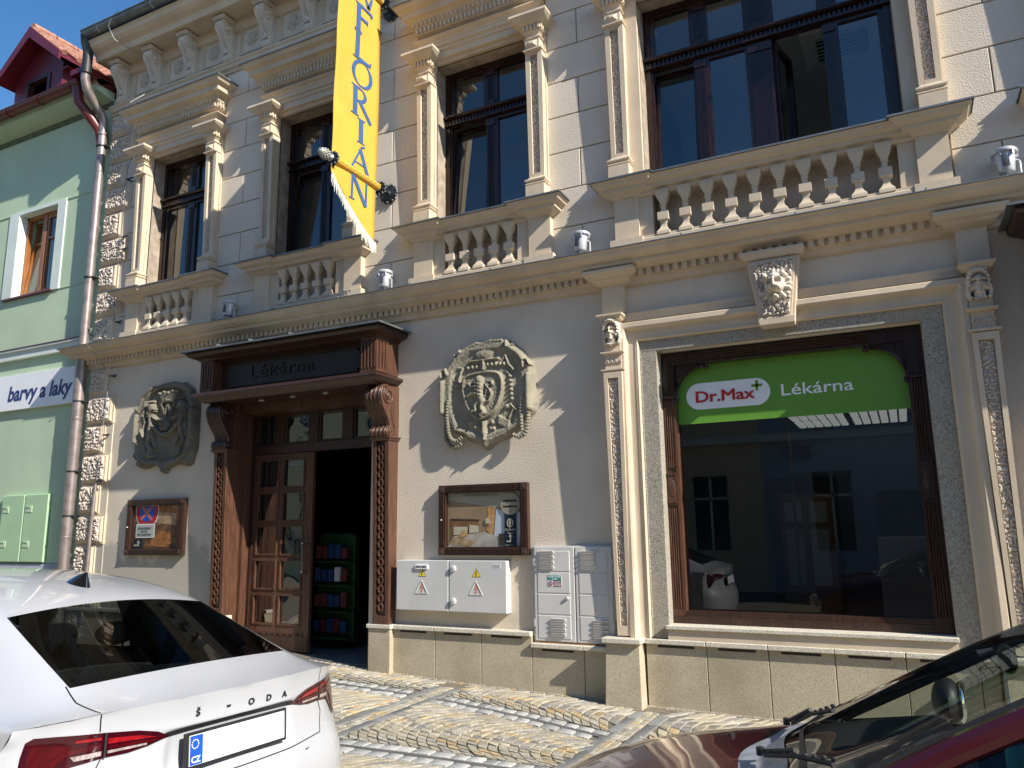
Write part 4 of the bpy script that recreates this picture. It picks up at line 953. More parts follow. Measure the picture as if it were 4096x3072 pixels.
def arms_a(X, Z):
    h = plate_h(X, Z, OA, .075, .02)
    field = [(-9.57, 3.50), (-9.45, 3.60), (-9.25, 3.66), (-8.95, 3.65), (-8.78, 3.58), (-8.68, 3.40), (-8.66, 2.95), (-8.74, 2.70), (-8.9, 2.62), (-9.13, 2.60), (-9.38, 2.64), (-9.5, 2.80), (-9.58, 3.1)]
    h = h-.05*np.clip(poly_sd(X, Z, field)/.02, 0, 1)
    b = h.copy(); S = lambda p, r, t: stroke(X, Z, p, r, t)
    for s in (-1, 1):    # rolled edges, the right one raised to shade the field
        x = -9.13+s*.58; h = np.maximum(h, S([(x, 2.92), (x, 3.28)], .05, .16 if s > 0 else .125)); h = np.maximum(h, S([(-9.13+s*.55, 3.34), (-9.13+s*.47, 3.56), (-9.13+s*.30, 3.67)], .035, .10))
        h = np.maximum(h, S([(-9.13+s*.53, 2.85), (-9.13+s*.47, 2.68), (-9.13+s*.30, 2.60)], .035, .12)); h = np.maximum(h, ell(X, Z, -9.13+s*.45, 2.60, .08, .06, .12)); h = np.maximum(h, ell(X, Z, -9.13+s*.55, 2.72, .05, .07, .11)); h = np.maximum(h, ell(X, Z, -9.13+s*.57, 3.38, .05, .06, .13))
    add = np.zeros(X.shape)
    crown = [(-9.27, 3.56), (-9.20, 3.44), (-8.98, 3.44), (-8.92, 3.56)]
    add = np.maximum(add, .05*(poly_sd(X, Z, crown) > 0)); add = np.maximum(add, ell(X, Z, -9.09, 3.46, .10, .03, .07))
    for k in range(5): add = np.maximum(add, ell(X, Z, -9.27+k*.088, 3.575+.015*(k % 2), .03, .028, .075))
    for a, c in (((-9.23, 3.43), (-9.155, 3.28)), ((-9.155, 3.28), (-9.10, 3.42)), ((-9.10, 3.42), (-9.045, 3.28)), ((-9.045, 3.28), (-8.96, 3.43))): add = np.maximum(add, .045*(seg_d(X, Z, a, c) < .016))
    for s in (-1, 1):
        f = lambda x: -9.11+s*x
        hd = ell(X, Z, f(.30), 3.385, .068, .075, .10, .4); mane = ell(X, Z, f(.33), 3.31, .085, .10, .075, .4)*(1+.35*np.sin(X*120)*np.sin(Z*120))
        add = np.maximum(add, np.maximum(hd, mane)); add = np.maximum(add, ell(X, Z, f(.235), 3.355, .040, .024, .095)); add = np.maximum(add, ell(X, Z, f(.235), 3.325, .030, .014, .07))
        for k in range(4): add = np.maximum(add, ell(X, Z, f(.255+.035*k), 3.468, .014, .022, .10))
        add = np.maximum(add, S([(f(.31), 3.26), (f(.29), 3.13), (f(.33), 2.99)], .050, .085)); add = np.maximum(add, S([(f(.27), 3.13), (f(.17), 3.05), (f(.06), 2.99)], .026, .08))
        add = np.maximum(add, S([(f(.26), 3.25), (f(.17), 3.20), (f(.11), 3.19)], .024, .085)); add = np.maximum(add, S([(f(.33), 2.99), (f(.36), 2.88), (f(.29), 2.79), (f(.31), 2.71), (f(.24), 2.69)], .028, .075)); add = np.maximum(add, S([(f(.28), 2.99), (f(.23), 2.89), (f(.19), 2.83)], .022, .06))
        add = np.maximum(add, S([(f(.41), 2.95), (f(.455), 3.08), (f(.415), 3.18), (f(.45), 3.28), (f(.42), 3.33)], .014, .07))
    for k in range(5):
        a = k*2*math.pi/5+.3; add = np.maximum(add, ell(X, Z, -9.12+.05*math.cos(a), 3.12+.058*math.sin(a), .042, .045, .10))
    add = np.maximum(add, ell(X, Z, -9.12, 3.12, .03, .03, .115)); add = np.maximum(add, ell(X, Z, -9.11, 2.985, .09, .045, .08))
    h = np.where(h > .01, np.maximum(h, b+add*1.0), 0); return h+np.where(h > .01, .005*nz2(X, Z, 38, 1.), 0)
mb = relief(arms_a, -9.80, -8.46, 2.42, 3.78, .0078)
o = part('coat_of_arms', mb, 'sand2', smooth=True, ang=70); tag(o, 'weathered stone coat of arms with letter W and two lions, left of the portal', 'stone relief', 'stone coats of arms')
OB = smooth_poly([(-4.5, 3.47), (-4.42, 3.56), (-4.33, 3.61), (-4.29, 3.67), (-4.2, 3.7), (-4.04, 3.7), (-3.96, 3.71), (-3.87, 3.69), (-3.77, 3.7), (-3.7, 3.64), (-3.62, 3.59), (-3.53, 3.48), (-3.45, 3.38), (-3.44, 3.31), (-3.42, 3.27), (-3.43, 2.87), (-3.46, 2.84), (-3.50, 2.80), (-3.54, 2.72), (-3.66, 2.66), (-3.74, 2.62), (-3.76, 2.6), (-3.87, 2.57), (-3.94, 2.54), (-4.0, 2.48), (-4.05, 2.48), (-4.08, 2.54), (-4.16, 2.57), (-4.27, 2.6), (-4.29, 2.65), (-4.42, 2.68), (-4.47, 2.75), (-4.50, 2.84), (-4.6, 2.89), (-4.6, 3.29), (-4.58, 3.34), (-4.56, 3.41)])
SH = smooth_poly([(-4.27, 3.31), (-4.17, 3.35), (-3.96, 3.36), (-3.81, 3.33), (-3.755, 3.24), (-3.76, 3.1), (-3.8, 2.97), (-3.88, 2.85), (-4.04, 2.775), (-4.16, 2.83), (-4.24, 2.94), (-4.29, 3.09), (-4.3, 3.22)])
def arms_b(X, Z):
    S = lambda p, r, t: stroke(X, Z, p, r, t)
    h = plate_h(X, Z, OB, .10, .035)
    field = [(-4.44, 3.40), (-4.34, 3.52), (-4.2, 3.60), (-3.85, 3.60), (-3.65, 3.50), (-3.56, 3.35), (-3.55, 2.95), (-3.66, 2.72), (-3.85, 2.66), (-4.02, 2.60), (-4.2, 2.66), (-4.38, 2.72), (-4.46, 2.95), (-4.47, 3.2)]
    h = h-.032*np.clip(poly_sd(X, Z, field)/.05, 0, 1); h = h+.03*np.clip(1-((X+4.02)/.55)**2-((Z-3.1)/.62)**2, 0, 1)*(h > .01); b = h.copy()
    h = np.maximum(h, S([(-4.56, 2.93), (-4.56, 3.26)], .05, .145)); h = np.maximum(h, S([(-3.48, 2.90), (-3.48, 3.25)], .05, .145)); h = np.maximum(h, S([(-4.50, 3.38), (-4.40, 3.50), (-4.28, 3.60)], .045, .115)); h = np.maximum(h, S([(-3.50, 3.36), (-3.60, 3.50), (-3.74, 3.61)], .045, .12)); h = np.maximum(h, S([(-4.25, 3.62), (-4.12, 3.67), (-4.03, 3.65), (-3.95, 3.68), (-3.80, 3.67)], .04, .11))
    for c in ((-4.53, 3.37), (-3.50, 3.39), (-4.36, 3.61), (-3.70, 3.64)):
        h = np.maximum(h, S([(c[0]-.03, c[1]-.05), (c[0]-.035, c[1]+.02), (c[0]+.02, c[1]+.045), (c[0]+.04, c[1]-.02)], .020, .14))
    sd = poly_sd(X, Z, SH); sh = .125*np.clip(sd/.02, 0, 1)**.5; rim = np.where((sd > .0) & (sd < .05), .018, 0); h = np.maximum(h, np.where(sd > 0, sh+rim, 0))
    add = np.zeros(X.shape)
    L = lambda p, r, t: np.maximum(add, S(p, r, t))
    add = L([(-4.05, 3.24), (-4.045, 3.16)], .05, .055); add = np.maximum(add, ell(X, Z, -4.06, 3.255, .045, .04, .06)); add = np.maximum(add, ell(X, Z, -4.10, 3.235, .03, .02, .05))
    add = L([(-4.045, 3.17), (-4.05, 3.08), (-4.02, 3.0)], .042, .05); add = L([(-4.09, 3.18), (-4.15, 3.17), (-4.19, 3.215)], .016, .04); add = L([(-4.08, 3.10), (-4.15, 3.10), (-4.20, 3.07)], .017, .04)
    add = L([(-4.02, 3.01), (-4.03, 2.93), (-4.0, 2.88), (-4.04, 2.85)], .024, .045); add = L([(-4.05, 3.03), (-4.11, 2.96), (-4.10, 2.91), (-4.15, 2.90)], .018, .04); add = L([(-4.0, 3.0), (-3.94, 3.0), (-3.90, 3.07), (-3.93, 3.13), (-3.97, 3.18), (-3.96, 3.22), (-3.90, 3.22), (-3.89, 3.18)], .011, .035)
    for k in range(14): add = np.maximum(add, ell(X, Z, -4.06+.035*math.sin(k*2.1), 3.24-.013*k, .015, .014, .065))
    for k in range(5): add = np.maximum(add, ell(X, Z, -3.985+.010*k, 3.10+.03*k-.04, .01, .02, .03))
    h = np.where(sd > .04, .125+add, h)
    o2 = np.zeros(X.shape); out = sd < 0
    K = lambda p, r, t: np.maximum(o2, S(p, r, t))
    o2 = np.maximum(o2, ell(X, Z, -4.02, 3.53, .19, .11, .12)); o2 = K([(-4.20, 3.47), (-3.84, 3.47)], .022, .125); o2 = K([(-4.02, 3.46), (-4.02, 3.36)], .034, .13)
    for k in range(5): o2 = np.maximum(o2, ell(X, Z, -4.20+.055*k-.02, 3.40+.006*(k % 2), .035, .045, .12)); o2 = np.maximum(o2, ell(X, Z, -3.97+.05*k, 3.42-.004*k, .035, .045, .12))
    o2 = K([(-4.34, 3.27), (-4.29, 3.40)], .022, .12); o2 = K([(-4.38, 3.20), (-4.30, 3.22), (-4.34, 3.27)], .018, .12); o2 = K([(-4.40, 3.27), (-4.44, 3.34), (-4.36, 3.42), (-4.27, 3.40)], .016, .10)
    o2 = K([(-3.82, 3.42), (-3.75, 3.50), (-3.72, 3.40), (-3.66, 3.33)], .022, .11); o2 = K([(-3.76, 3.33), (-3.68, 3.26)], .016, .10)
    for k in range(6): o2 = np.maximum(o2, ell(X, Z, -3.70+.004*k, 3.26-.05*k, .042, .03, .12)); o2 = np.maximum(o2, ell(X, Z, -4.36+.015*k, 3.18-.055*k, .045, .032, .09))
    o2 = np.maximum(o2, ell(X, Z, -3.74, 2.93, .06, .045, .12)); o2 = K([(-3.70, 2.95), (-3.62, 2.88)], .02, .11); o2 = K([(-3.72, 2.80), (-3.66, 2.90)], .016, .11); o2 = np.where((np.abs(X+3.78) < .07) & (np.abs(Z-2.76-(X+3.78)*-.5) < .05), np.maximum(o2, .11), o2)
    o2 = K([(-4.40, 2.88), (-4.24, 2.74)], .022, .10); o2 = K([(-4.30, 2.70), (-4.22, 2.86)], .028, .09)
    for c in ((-4.20, 2.78), (-4.13, 2.73), (-4.08, 2.72), (-3.92, 2.77), (-3.90, 2.70)): o2 = np.maximum(o2, ell(X, Z, c[0], c[1], .045, .04, .12))
    o2 = K([(-4.02, 2.78), (-4.02, 2.66)], .045, .14); o2 = K([(-4.02, 2.66), (-4.01, 2.58)], .026, .13); o2 = np.maximum(o2, ell(X, Z, -4.01, 2.59, .028, .02, .15)); o2 = K([(-3.97, 2.76), (-3.94, 2.70), (-3.88, 2.70), (-3.86, 2.75)], .014, .10)
    h = np.where(out, np.maximum(h, o2), h); ok = b > .01
    h = np.where(ok, h, 0); return h+np.where(h > .01, .005*nz2(X, Z, 42, 5.), 0)
mb = relief(arms_b, -4.64, -3.38, 2.45, 3.74, .0085)
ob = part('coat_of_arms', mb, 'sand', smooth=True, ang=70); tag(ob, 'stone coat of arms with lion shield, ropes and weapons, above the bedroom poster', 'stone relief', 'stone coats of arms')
def rope(pts, r=.022):
    m = MB()
    P = [Vector((p[0], -.075-.05*p[2] if len(p) > 2 else -.10, p[1])) for p in pts]; Q = []
    for a, b in zip(P[:-1], P[1:]):
        k = max(1, int((b-a).length/.006)); Q += [a.lerp(b, i/k) for i in range(k)]
    Q.append(P[-1]); m.tube(Q, r, 8, rad=[r*(1+.22*math.sin(i*1.15)) for i in range(len(Q))]); part('carved_rope', m, 'sand', ob, smooth=True)
rope([(-4.48, 3.06), (-4.49, 2.95), (-4.49, 2.85), (-4.475, 2.70), (-4.45, 2.63), (-4.40, 2.59), (-4.35, 2.595), (-4.30, 2.63)]); rope([(-4.52, 2.86, 0), (-4.53, 2.75, 0), (-4.52, 2.63, 0), (-4.47, 2.55, 0), (-4.41, 2.525, 0), (-4.35, 2.54, 0), (-4.31, 2.57, 0)])
rope([(-3.55, 3.07), (-3.56, 2.95), (-3.57, 2.85), (-3.56, 2.72), (-3.555, 2.63)]); rope([(-3.48, 2.85), (-3.49, 2.75), (-3.50, 2.66), (-3.54, 2.61), (-3.60, 2.59), (-3.67, 2.62)])
# ================================================================= DISPLAY CASES
def case(x0, x1, z0, z1, label, group='framed display cases on the wall', w=.085):
    t = thing('display_case', label, 'display case', group, loc=((x0+x1)/2, 0, z0)); cx = (x0+x1)/2
    X0, X1, Z1 = x0-cx, x1-cx, z1-z0
    m = MB(); d = .065
    for a, b, c, e in ((X0, X0+w, w, Z1-w), (X1-w, X1, w, Z1-w)):
        m.box(a, b, -d, 0, c, e)
        for k in range(3): m.box(a+.017+k*.019, a+.017+k*.019+.011, -d-.007, -d, c+.02, e-.02)
    for c, e in ((0, w), (Z1-w, Z1)):
        m.box(X0+w, X1-w, -d, 0, c, e)
        for k in range(3): m.box(X0+w+.02, X1-w-.02, -d-.007, -d, c+.017+k*.019, c+.017+k*.019+.011)
    for a in (X0, X1-w):
        for c in (0, Z1-w):
            m.box(a, a+w, -d-.004, 0, c, c+w)
            m.add([(a+.008, -d-.004, c+.008), (a+w-.008, -d-.004, c+.008), (a+w-.008, -d-.004, c+w-.008), (a+.008, -d-.004, c+w-.008), (a+w/2, -d-.026, c+w/2)], [(0, 1, 4), (1, 2, 4), (2, 3, 4), (3, 0, 4)])
    part('frame', m, 'wood', t)
    m = MB(); m.add([(X0+w, -.045, w), (X1-w, -.045, w), (X1-w, -.045, Z1-w), (X0+w, -.045, Z1-w)], [(0, 1, 2, 3)]); part('pane', m, MT['caseglass'], t)
    m = MB(); m.ball((X0+w*.5, -.078, Z1*.5), .010, 8, 6); part('lock', m, 'lamp', t)
    return t
MT['caseglass'] = glass('case_glass', (.92, .93, .92), 1.4)
def pm(n, c, **k): MT[n] = mat(n, c, .6, **k)
pm('p_wall', (.36, .25, .15)); pm('p_ceil', (.48, .42, .33)); pm('p_bed', (.55, .49, .42), var=.25, vscale=12); pm('p_brown', (.26, .13, .06), var=.3, vscale=10); pm('p_dark', (.06, .035, .025)); pm('p_navy', (.012, .022, .05)); pm('p_curt', (.62, .33, .13), var=.3, vscale=25)
pm('p_win', (.60, .64, .72)); pm('p_cream', (.62, .56, .40)); pm('p_house', (.42, .37, .27)); pm('p_tan', (.50, .33, .19), var=.35, vscale=16); pm('p_orange', (.42, .16, .05), var=.5, vscale=22); pm('p_grill', (.20, .09, .04), var=.6, vscale=18)
def flat(poster, items, y0=-.005):
    for i, (n, mt, poly) in enumerate(items):
        m = MB(); m.prism(poly, y0-.0012*(i+1), y0-.0012*i-.0002*0); part(n, m, mt, poster)
def rc(a, b, c, d): return [(a, c), (b, c), (b, d), (a, d)]
t = case(-4.622, -3.533, 1.358, 2.112, 'wide framed case with a hotel bedroom poster, above the grey electrical cabinet')
a0, a1, b1 = -.46, .46, .67; f = lambda x, z: (x+4.0775, z-1.358)
F = lambda l: [f(*p) for p in l]
P = thing('hotel_poster', 'bedroom advertising poster with navy ribbon behind the glass of the wide case', 'poster', loc=(-4.0775, 0, 1.358))
flat(P, [('poster_sheet', 'p_wall', rc(-.46, .46, .08, .675)),
  ('ceiling_area', 'p_ceil', F([(-4.54, 2.03), (-3.62, 2.03), (-3.62, 1.86), (-3.95, 1.86), (-4.54, 1.95)])),
  ('window_area', 'p_win', F([(-3.97, 1.45), (-3.66, 1.45), (-3.62, 1.80), (-3.93, 1.84)])),
  ('curtain', 'p_curt', F([(-4.05, 1.62), (-3.98, 1.55), (-3.94, 1.86), (-4.03, 1.86)])),
  ('headboard', 'p_brown', F([(-4.50, 1.50), (-4.15, 1.55), (-4.15, 1.72), (-4.50, 1.74)])),
  ('headboard_rail', 'p_dark', F([(-4.50, 1.725), (-4.14, 1.715), (-4.14, 1.735), (-4.50, 1.75)])),
  ('bedding', 'p_bed', F([(-4.54, 1.445), (-3.90, 1.445), (-3.90, 1.55), (-4.08, 1.60), (-4.45, 1.56)])),
  ('blanket', 'p_tan', F([(-4.54, 1.48), (-4.25, 1.445), (-4.18, 1.50), (-4.40, 1.56)])),
  ('pillow', 'p_cream', F([(-4.46, 1.57), (-4.29, 1.58), (-4.28, 1.66), (-4.46, 1.66)])),
  ('pillow', 'p_cream', F([(-4.26, 1.59), (-4.14, 1.60), (-4.15, 1.67), (-4.26, 1.68)])),
  ('cushion', 'p_curt', F([(-4.38, 1.55), (-4.28, 1.56), (-4.31, 1.62), (-4.35, 1.62)])),
  ('lamp_shade', 'p_cream', F([(-4.06, 1.69), (-3.99, 1.69), (-4.01, 1.75), (-4.05, 1.75)])),
  ('table', 'p_dark', F([(-3.88, 1.46), (-3.84, 1.46), (-3.82, 1.58), (-3.90, 1.58)])),
  ('navy_ribbon', 'p_navy', F(rc(-3.825, -3.685, 1.447, 1.80))),
  ('round_photo', 'p_house', F(arc(-3.755, 1.895, .118, 0, 350, 24))),
  ('round_photo_windows', 'p_dark', F(rc(-3.84, -3.67, 1.855, 1.875))), ('round_photo_windows', 'p_dark', F(rc(-3.84, -3.67, 1.915, 1.935)))])
m = MB(); y = -.0285; put_text(m, 'V CENTRU JINDŘICHOVA HRADCE', -4.35+4.0775, y, .628, .45, .03, ext=.0004); put_text(m, 'UBYTOVÁNÍ S PŘÁTELSKOU ATMOSFÉROU', -4.43+4.0775, y, .655, .64, .022, ext=.0004); part('poster_lettering', m, 'p_dark', P)
m = MB(); put_text(m, 'FLORIAN', .262, y, .252, .122, .034, ext=.0004); put_text(m, 'PALACE', .29, y, .222, .07, .022, ext=.0004); put_text(m, 'PRŮJEZD NA PARKING', .263, y, .10, .12, .012, ext=.0004)
m.prism([(.30, .135), (.335, .135), (.335, .19), (.352, .19), (.325, .225), (.300, .19), (.318, .19), (.318, .150), (.28, .150), (.28, .135)], y-.001, y)
n = 14; ro = [(.322+.037*(1+.08*(k % 2))*math.cos(k*math.pi/n), .335+.045*(1+.08*(k % 2))*math.sin(k*math.pi/n)) for k in range(2*n)]; ri = [(.322+.026*math.cos(k*math.pi/n), .335+.033*math.sin(k*math.pi/n)) for k in range(2*n)]
for k in range(2*n): m.add([(*[ro[k][0], y, ro[k][1]],), (ro[(k+1) % (2*n)][0], y, ro[(k+1) % (2*n)][1]), (ri[(k+1) % (2*n)][0], y, ri[(k+1) % (2*n)][1]), (ri[k][0], y, ri[k][1])], [(0, 1, 2, 3)])
m.prism([(.308, .312), (.335, .312), (.330, .33), (.338, .335), (.334, .355), (.318, .362), (.306, .345), (.312, .33)], y-.001, y)
part('ribbon_emblem', m, 'p_cream', P)
t = case(-9.775, -8.642, 1.343, 2.10, 'smaller framed case left of the portal holding a dark restaurant poster')
Gx = lambda l: [(x+9.2085, z-1.343) for x, z in l]
P = thing('restaurant_poster', 'dark food poster with a round red and blue road sign, left of the portal', 'poster', loc=(-9.2085, 0, 1.343))
flat(P, [('poster_sheet', 'p_grill', rc(-.48, .48, .08, .675)), ('wood_area', 'p_orange', Gx([(-9.2, 1.75), (-8.73, 1.80), (-8.73, 2.01), (-9.25, 2.01)])), ('basket_area', 'p_tan', Gx([(-9.25, 1.78), (-8.85, 1.74), (-8.85, 1.90), (-9.3, 1.92)])),
  ('meat', 'p_orange', Gx([(-9.38, 1.46), (-9.0, 1.45), (-8.86, 1.52), (-8.95, 1.64), (-9.15, 1.68), (-9.3, 1.55)])), ('white_ring', 'white', Gx(arc(-9.425, 1.935, .235, -180-22, 22, 26))), ('red_ring', 'red', Gx(arc(-9.425, 1.935, .22, -180-20, 20, 26))), ('blue_disc', 'eu', Gx(arc(-9.425, 1.95, .155, -180-20, 20, 22))),
  ('red_bar', 'redlt', Gx([(-9.56, 1.84), (-9.53, 1.81), (-9.30, 2.0), (-9.34, 2.01)])), ('red_bar', 'redlt', Gx([(-9.30, 1.83), (-9.33, 1.80), (-9.55, 2.0), (-9.50, 2.01)])),
  ('sign_plate', 'white', Gx(rc(-9.625, -9.245, 1.575, 1.765))), ('sign_plate_face', 'cab', Gx(rc(-9.61, -9.26, 1.59, 1.75))), ('navy_corner', 'p_navy', Gx(rc(-9.66, -9.47, 1.43, 1.55)))])
m = MB(); y = -.0215; m.prism([(-.43, .12), (-.33, .12), (-.33, .165), (-.31, .165), (-.345, .20), (-.375, .165), (-.355, .165), (-.355, .14), (-.43, .14)], y-.001, y); part('arrow', m, 'p_cream', P)
m = MB(); put_text(m, 'JEDNOSMĚRNÝ', -.37, y, .345, .27, .045, ext=.0004); put_text(m, 'PROVOZ', -.31, y, .305, .14, .04, ext=.0004); put_text(m, 'PŘI ZÁSOBOVÁNÍ', -.37, y, .262, .27, .04, ext=.0004); part('plate_lettering', m, 'black', P)
m = MB(); put_text(m, 'LENÍ', .30, y, .655, .10, .03, ext=.0004); put_text(m, 'MĚZO', .30, y, .625, .10, .03, ext=.0004); part('corner_lettering', m, 'p_cream', P)
# ================================================================= ELECTRICAL AND GAS CABINETS
ec = thing('electrical_cabinet', 'light grey two door electrical cabinet with yellow warning triangles under the bedroom poster', 'electrical cabinet', loc=(-4.44, 0, .773))
m = MB(); m.box(-.67, .67, -.10, .0, 0, .53); part('casing', m, 'cab', ec)
for xa, xb in ((-.69, -.018), (-.006, .685)):
    m = MB(); m.bbox(xa, xb, -.10, -.128, .0, .532, .006); part('cabinet_door', m, 'cab', ec)
def tri(mb, cx, cz, w, y, inner=None):
    h = w*.87; A = [(cx-w/2, cz-h/3), (cx+w/2, cz-h/3), (cx, cz+h*2/3)]
    if not inner: mb.prism(A, y-.001, y)
    else:
        B = [(cx+(p[0]-cx)*inner, cz+(p[1]-cz)*inner) for p in A]
        for i in range(3): j = (i+1) % 3; mb.prism([A[i], A[j], B[j], B[i]], y-.006, y)
def bolt(mb, cx, cz, s, y):
    mb.prism([(cx+.1*s, cz+.5*s), (cx+.25*s, cz+.5*s), (cx+.0*s, cz+.05*s), (cx+.16*s, cz+.08*s), (cx+.02*s, cz-.25*s), (cx+.10*s, cz-.22*s), (cx-.02*s, cz-.5*s), (cx-.12*s, cz-.2*s), (cx-.04*s, cz-.23*s), (cx+.02*s, cz-.06*s), (cx-.18*s, cz-.04*s)], y-.001, y)
for i, (x1, x2) in enumerate(((-.352, -.358), (.328, .322))):
    z = (1.162 if i == 0 else 1.165)-.773
    m = MB(); tri(m, x1, z, .104, -.1285); s = part('warning_sticker', m, 'black', ec); m = MB(); tri(m, x1, z, .088, -.1300); part('yellow_face', m, 'ywarn', s); m = MB(); bolt(m, x1, z+.005, .06, -.1315); part('bolt', m, 'black', s)
    m = MB(); tri(m, x2, 1.0-.773, .172, -.127, .84); part('embossed_triangle', m, 'gas', ec); m = MB(); bolt(m, x2, 1.01-.773, .125, -.1285); part('red_bolt', m, 'redlt', ec)
m = MB(); m.box(-.43, -.275, -.145, -.128, .44, .485); n_ = part('number_plate', m, 'white', ec); m = MB(); put_text(m, '5015402', -.42, -.1462, .452, .135, .032, ext=.0006, off=.001); part('digits', m, 'black', n_)
m = MB(); m.box(.53, .62, -.1295, -.128, .455, .50); n_ = part('sticker', m, 'white', ec); m = MB(); [m.box(.535, .615, -.1305, -.1295, .462+.009*k, .465+.009*k) for k in range(4)]; part('sticker_lines', m, 'black', n_)
for z in (.445, .108):
    m = MB(); m.lathe([(.034, -.128), (.034, -.142), (.028, -.150), (.0, -.151)], (.048, 0, z), 'y', 18); l_ = part('lock', m, 'cab', ec, smooth=True); m = MB(); m.lathe([(.009, -.150), (.009, -.158)], (.050, 0, z+.006), 'y', 10); part('keyhole', m, 'lamp', l_)
gc = thing('gas_cabinet', 'pale two door gas meter cabinet with louvres standing beside the slender pilaster', 'gas cabinet', loc=(-3.03, 0, .51))
m = MB(); m.box(-.455, .42, -.045, 0, .0, .945); part('casing', m, 'gas', gc)
m = MB(); m.box(-.44, .41, -.06, -.0, -.012, .004); part('rusty_foot', m, 'rustst', gc)
for di, (xa, xb) in enumerate(((-.435, .005), (.02, .405))):
    m = MB(); m.bbox(xa, xb, -.045, -.062, .01, .935, .004); d_ = part('cabinet_door', m, 'gas', gc)
    m = MB()
    for za, zb in ((.035, .262), (.270, .47), (.478, .682), (.690, .895)): m.bbox(xa+.035, xb-.045, -.06, -.067, za, zb, .006)
    part('pressed_panel', m, 'gas', d_)
    lx = xa+.06; rx = xa+.175
    for k in range(4):
        for (p, z) in ((lx, .72+.05*k), (rx, .068+.047*k)):
            m = MB(); m.hexa((p, p+.165, -.072, -.06), (p+.006, p+.159, -.088, -.06), z, z+.022); m.box(p+.004, p+.161, -.083, -.06, z-.004, z); part('louvre', m, 'gas', d_)
    for z in (.15, .75): m = MB(); m.box(xa-.012 if di == 0 else xb, xa if di == 0 else xb+.012, -.07, -.02, z, z+.07); part('hinge', m, 'lamp', d_)
m = MB(); m.lathe([(.017, -.065), (.017, -.082), (.012, -.088)], (-.072, 0, .432), 'y', 12); part('door_knob', m, 'lamp', gc, smooth=True)
m = MB(); m.box(-.286, -.132, -.0695, -.067, .543, .655); s = part('gas_sticker', m, 'white', gc); m = MB(); m.box(-.284, -.134, -.0705, -.0695, .602, .653); part('green_field', m, 'teal', s); m = MB(); m.box(-.222, -.134, -.0705, -.0695, .545, .600); part('maroon_field', m, 'maroon', s)
m = MB(); put_text(m, 'HLAVNÍ UZÁVĚR', -.278, -.071, .632, .138, .018, ext=.0003, off=.0004); put_text(m, 'PLYNU', -.235, -.071, .610, .055, .018, ext=.0003, off=.0004)
for k in range(4): m.box(-.216, -.142, -.0712, -.0706, .551+.012*k, .555+.012*k)
part('sticker_lettering', m, 'white', s)
m = MB(); pts = arc(-.253, .572, .022, 0, 360, 18); m.tube([(p[0], -.0705, p[1]) for p in pts], .003, 5); m.tube([(-.268, -.0705, .588), (-.238, -.0705, .556)], .003, 5); part('no_fire_mark', m, 'maroon', s)
# ================================================================= FLOODLIGHTS
def floodlight(x, y, ang, label):
    t = thing('floodlight', label, 'floodlight', 'grey floodlights on the storey cornice', loc=(x, y, 4.47))
    rot = Matrix.Translation((0, 0, .13)) @ Matrix.Rotation(R(ang), 4, 'Z') @ Matrix.Rotation(R(-6), 4, 'X')
    def T(m): n = MB(); n.merge(m, rot); return n
    m = MB(); m.lathe([(.0, -.095), (.055, -.095), (.062, -.085), (.072, .0), (.078, .06), (.078, .07)], seg=24); part('housing', T(m), 'lamp', t, smooth=True, ang=40)
    m = MB(); m.lathe([(.098, .07), (.102, .078), (.102, .095), (.095, .104), (.07, .104), (.07, .09), (.0, .088)], seg=28); part('rim', T(m), 'lamp', t, smooth=True, ang=40)
    for k in range(6):
        a = k*math.pi/3; m = MB(); m.box(.070, .100, -.006, .006, .035, .072); n = MB(); n.merge(m, Matrix.Rotation(a, 4, 'Z')); part('clip', T(n), 'lamp', t)
    m = MB()
    for k in range(5):
        a = R(-115+k*9); n = MB(); n.box(.066, .077, -.003, .003, -.06, .05); m.merge(n, Matrix.Rotation(a, 4, 'Z'))
    part('cooling_slot', T(m), 'grille', t)
    m = MB(); m.box(-.008, .008, -.02, .02, -.0, .07); m.tube([(.10, 0, .12), (.10, .0, .02), (.03, .0, .0)], .010, 6); m.tube([(.07, 0, .14), (.10, 0, .12)], .014, 8); m.box(-.02, .06, -.03, .03, -.05, .008); part('bracket', m, 'lamp', t)
    m = MB(); m.tube([(0, .03, .05), (-.06, .10, .02), (-.14, .12, -.02), (-.20, .13, -.02)], .004, 5); part('cable', m, 'grille', t)
floodlight(-7.93, -.14, 0, 'floodlight above the left end of the entrance canopy'); floodlight(-5.35, -.14, 10, 'floodlight below the tip of the yellow banner'); floodlight(-2.81, -.14, -6, 'floodlight left of the wide window balustrade'); floodlight(1.02, -.14, 4, 'floodlight at the right edge of the picture beside the balustrade pedestal')
# ================================================================= BANNER
bn = thing('banner', 'long yellow banner with blue vertical lettering hung between two iron poles', 'banner', loc=(-5.39, 0, 4.87))
zb = 4.87; YI, YO = -.255, -1.075
def by(t, z):  # cloth sideways sway
    return .007*math.sin(z*2.1+t*4)+.006*math.sin(z*7+t*9)*(t-.2)
P = []; NZ = 60
for i in range(NZ+1):
    row = []; z_top = 8.26
    for j in range(13):
        t = j/12; y = YI-.05*math.exp(-(8.3-z_top)) + (YO-YI)*t
        zlow = 5.03+(5.60-5.03)*(t**1.35) if True else 0
        z = zlow+(z_top-zlow)*i/NZ; sh = .035*max(0, (z-5.0)/3.2)
        row.append((by(t, z), y+sh, z-zb))
    P.append(row)
m = MB(); m.grid(P); cl = part('cloth', m, 'yellow', bn, smooth=True)
md = cl.modifiers.new('solid', 'SOLIDIFY'); md.thickness = .003
m = MB()
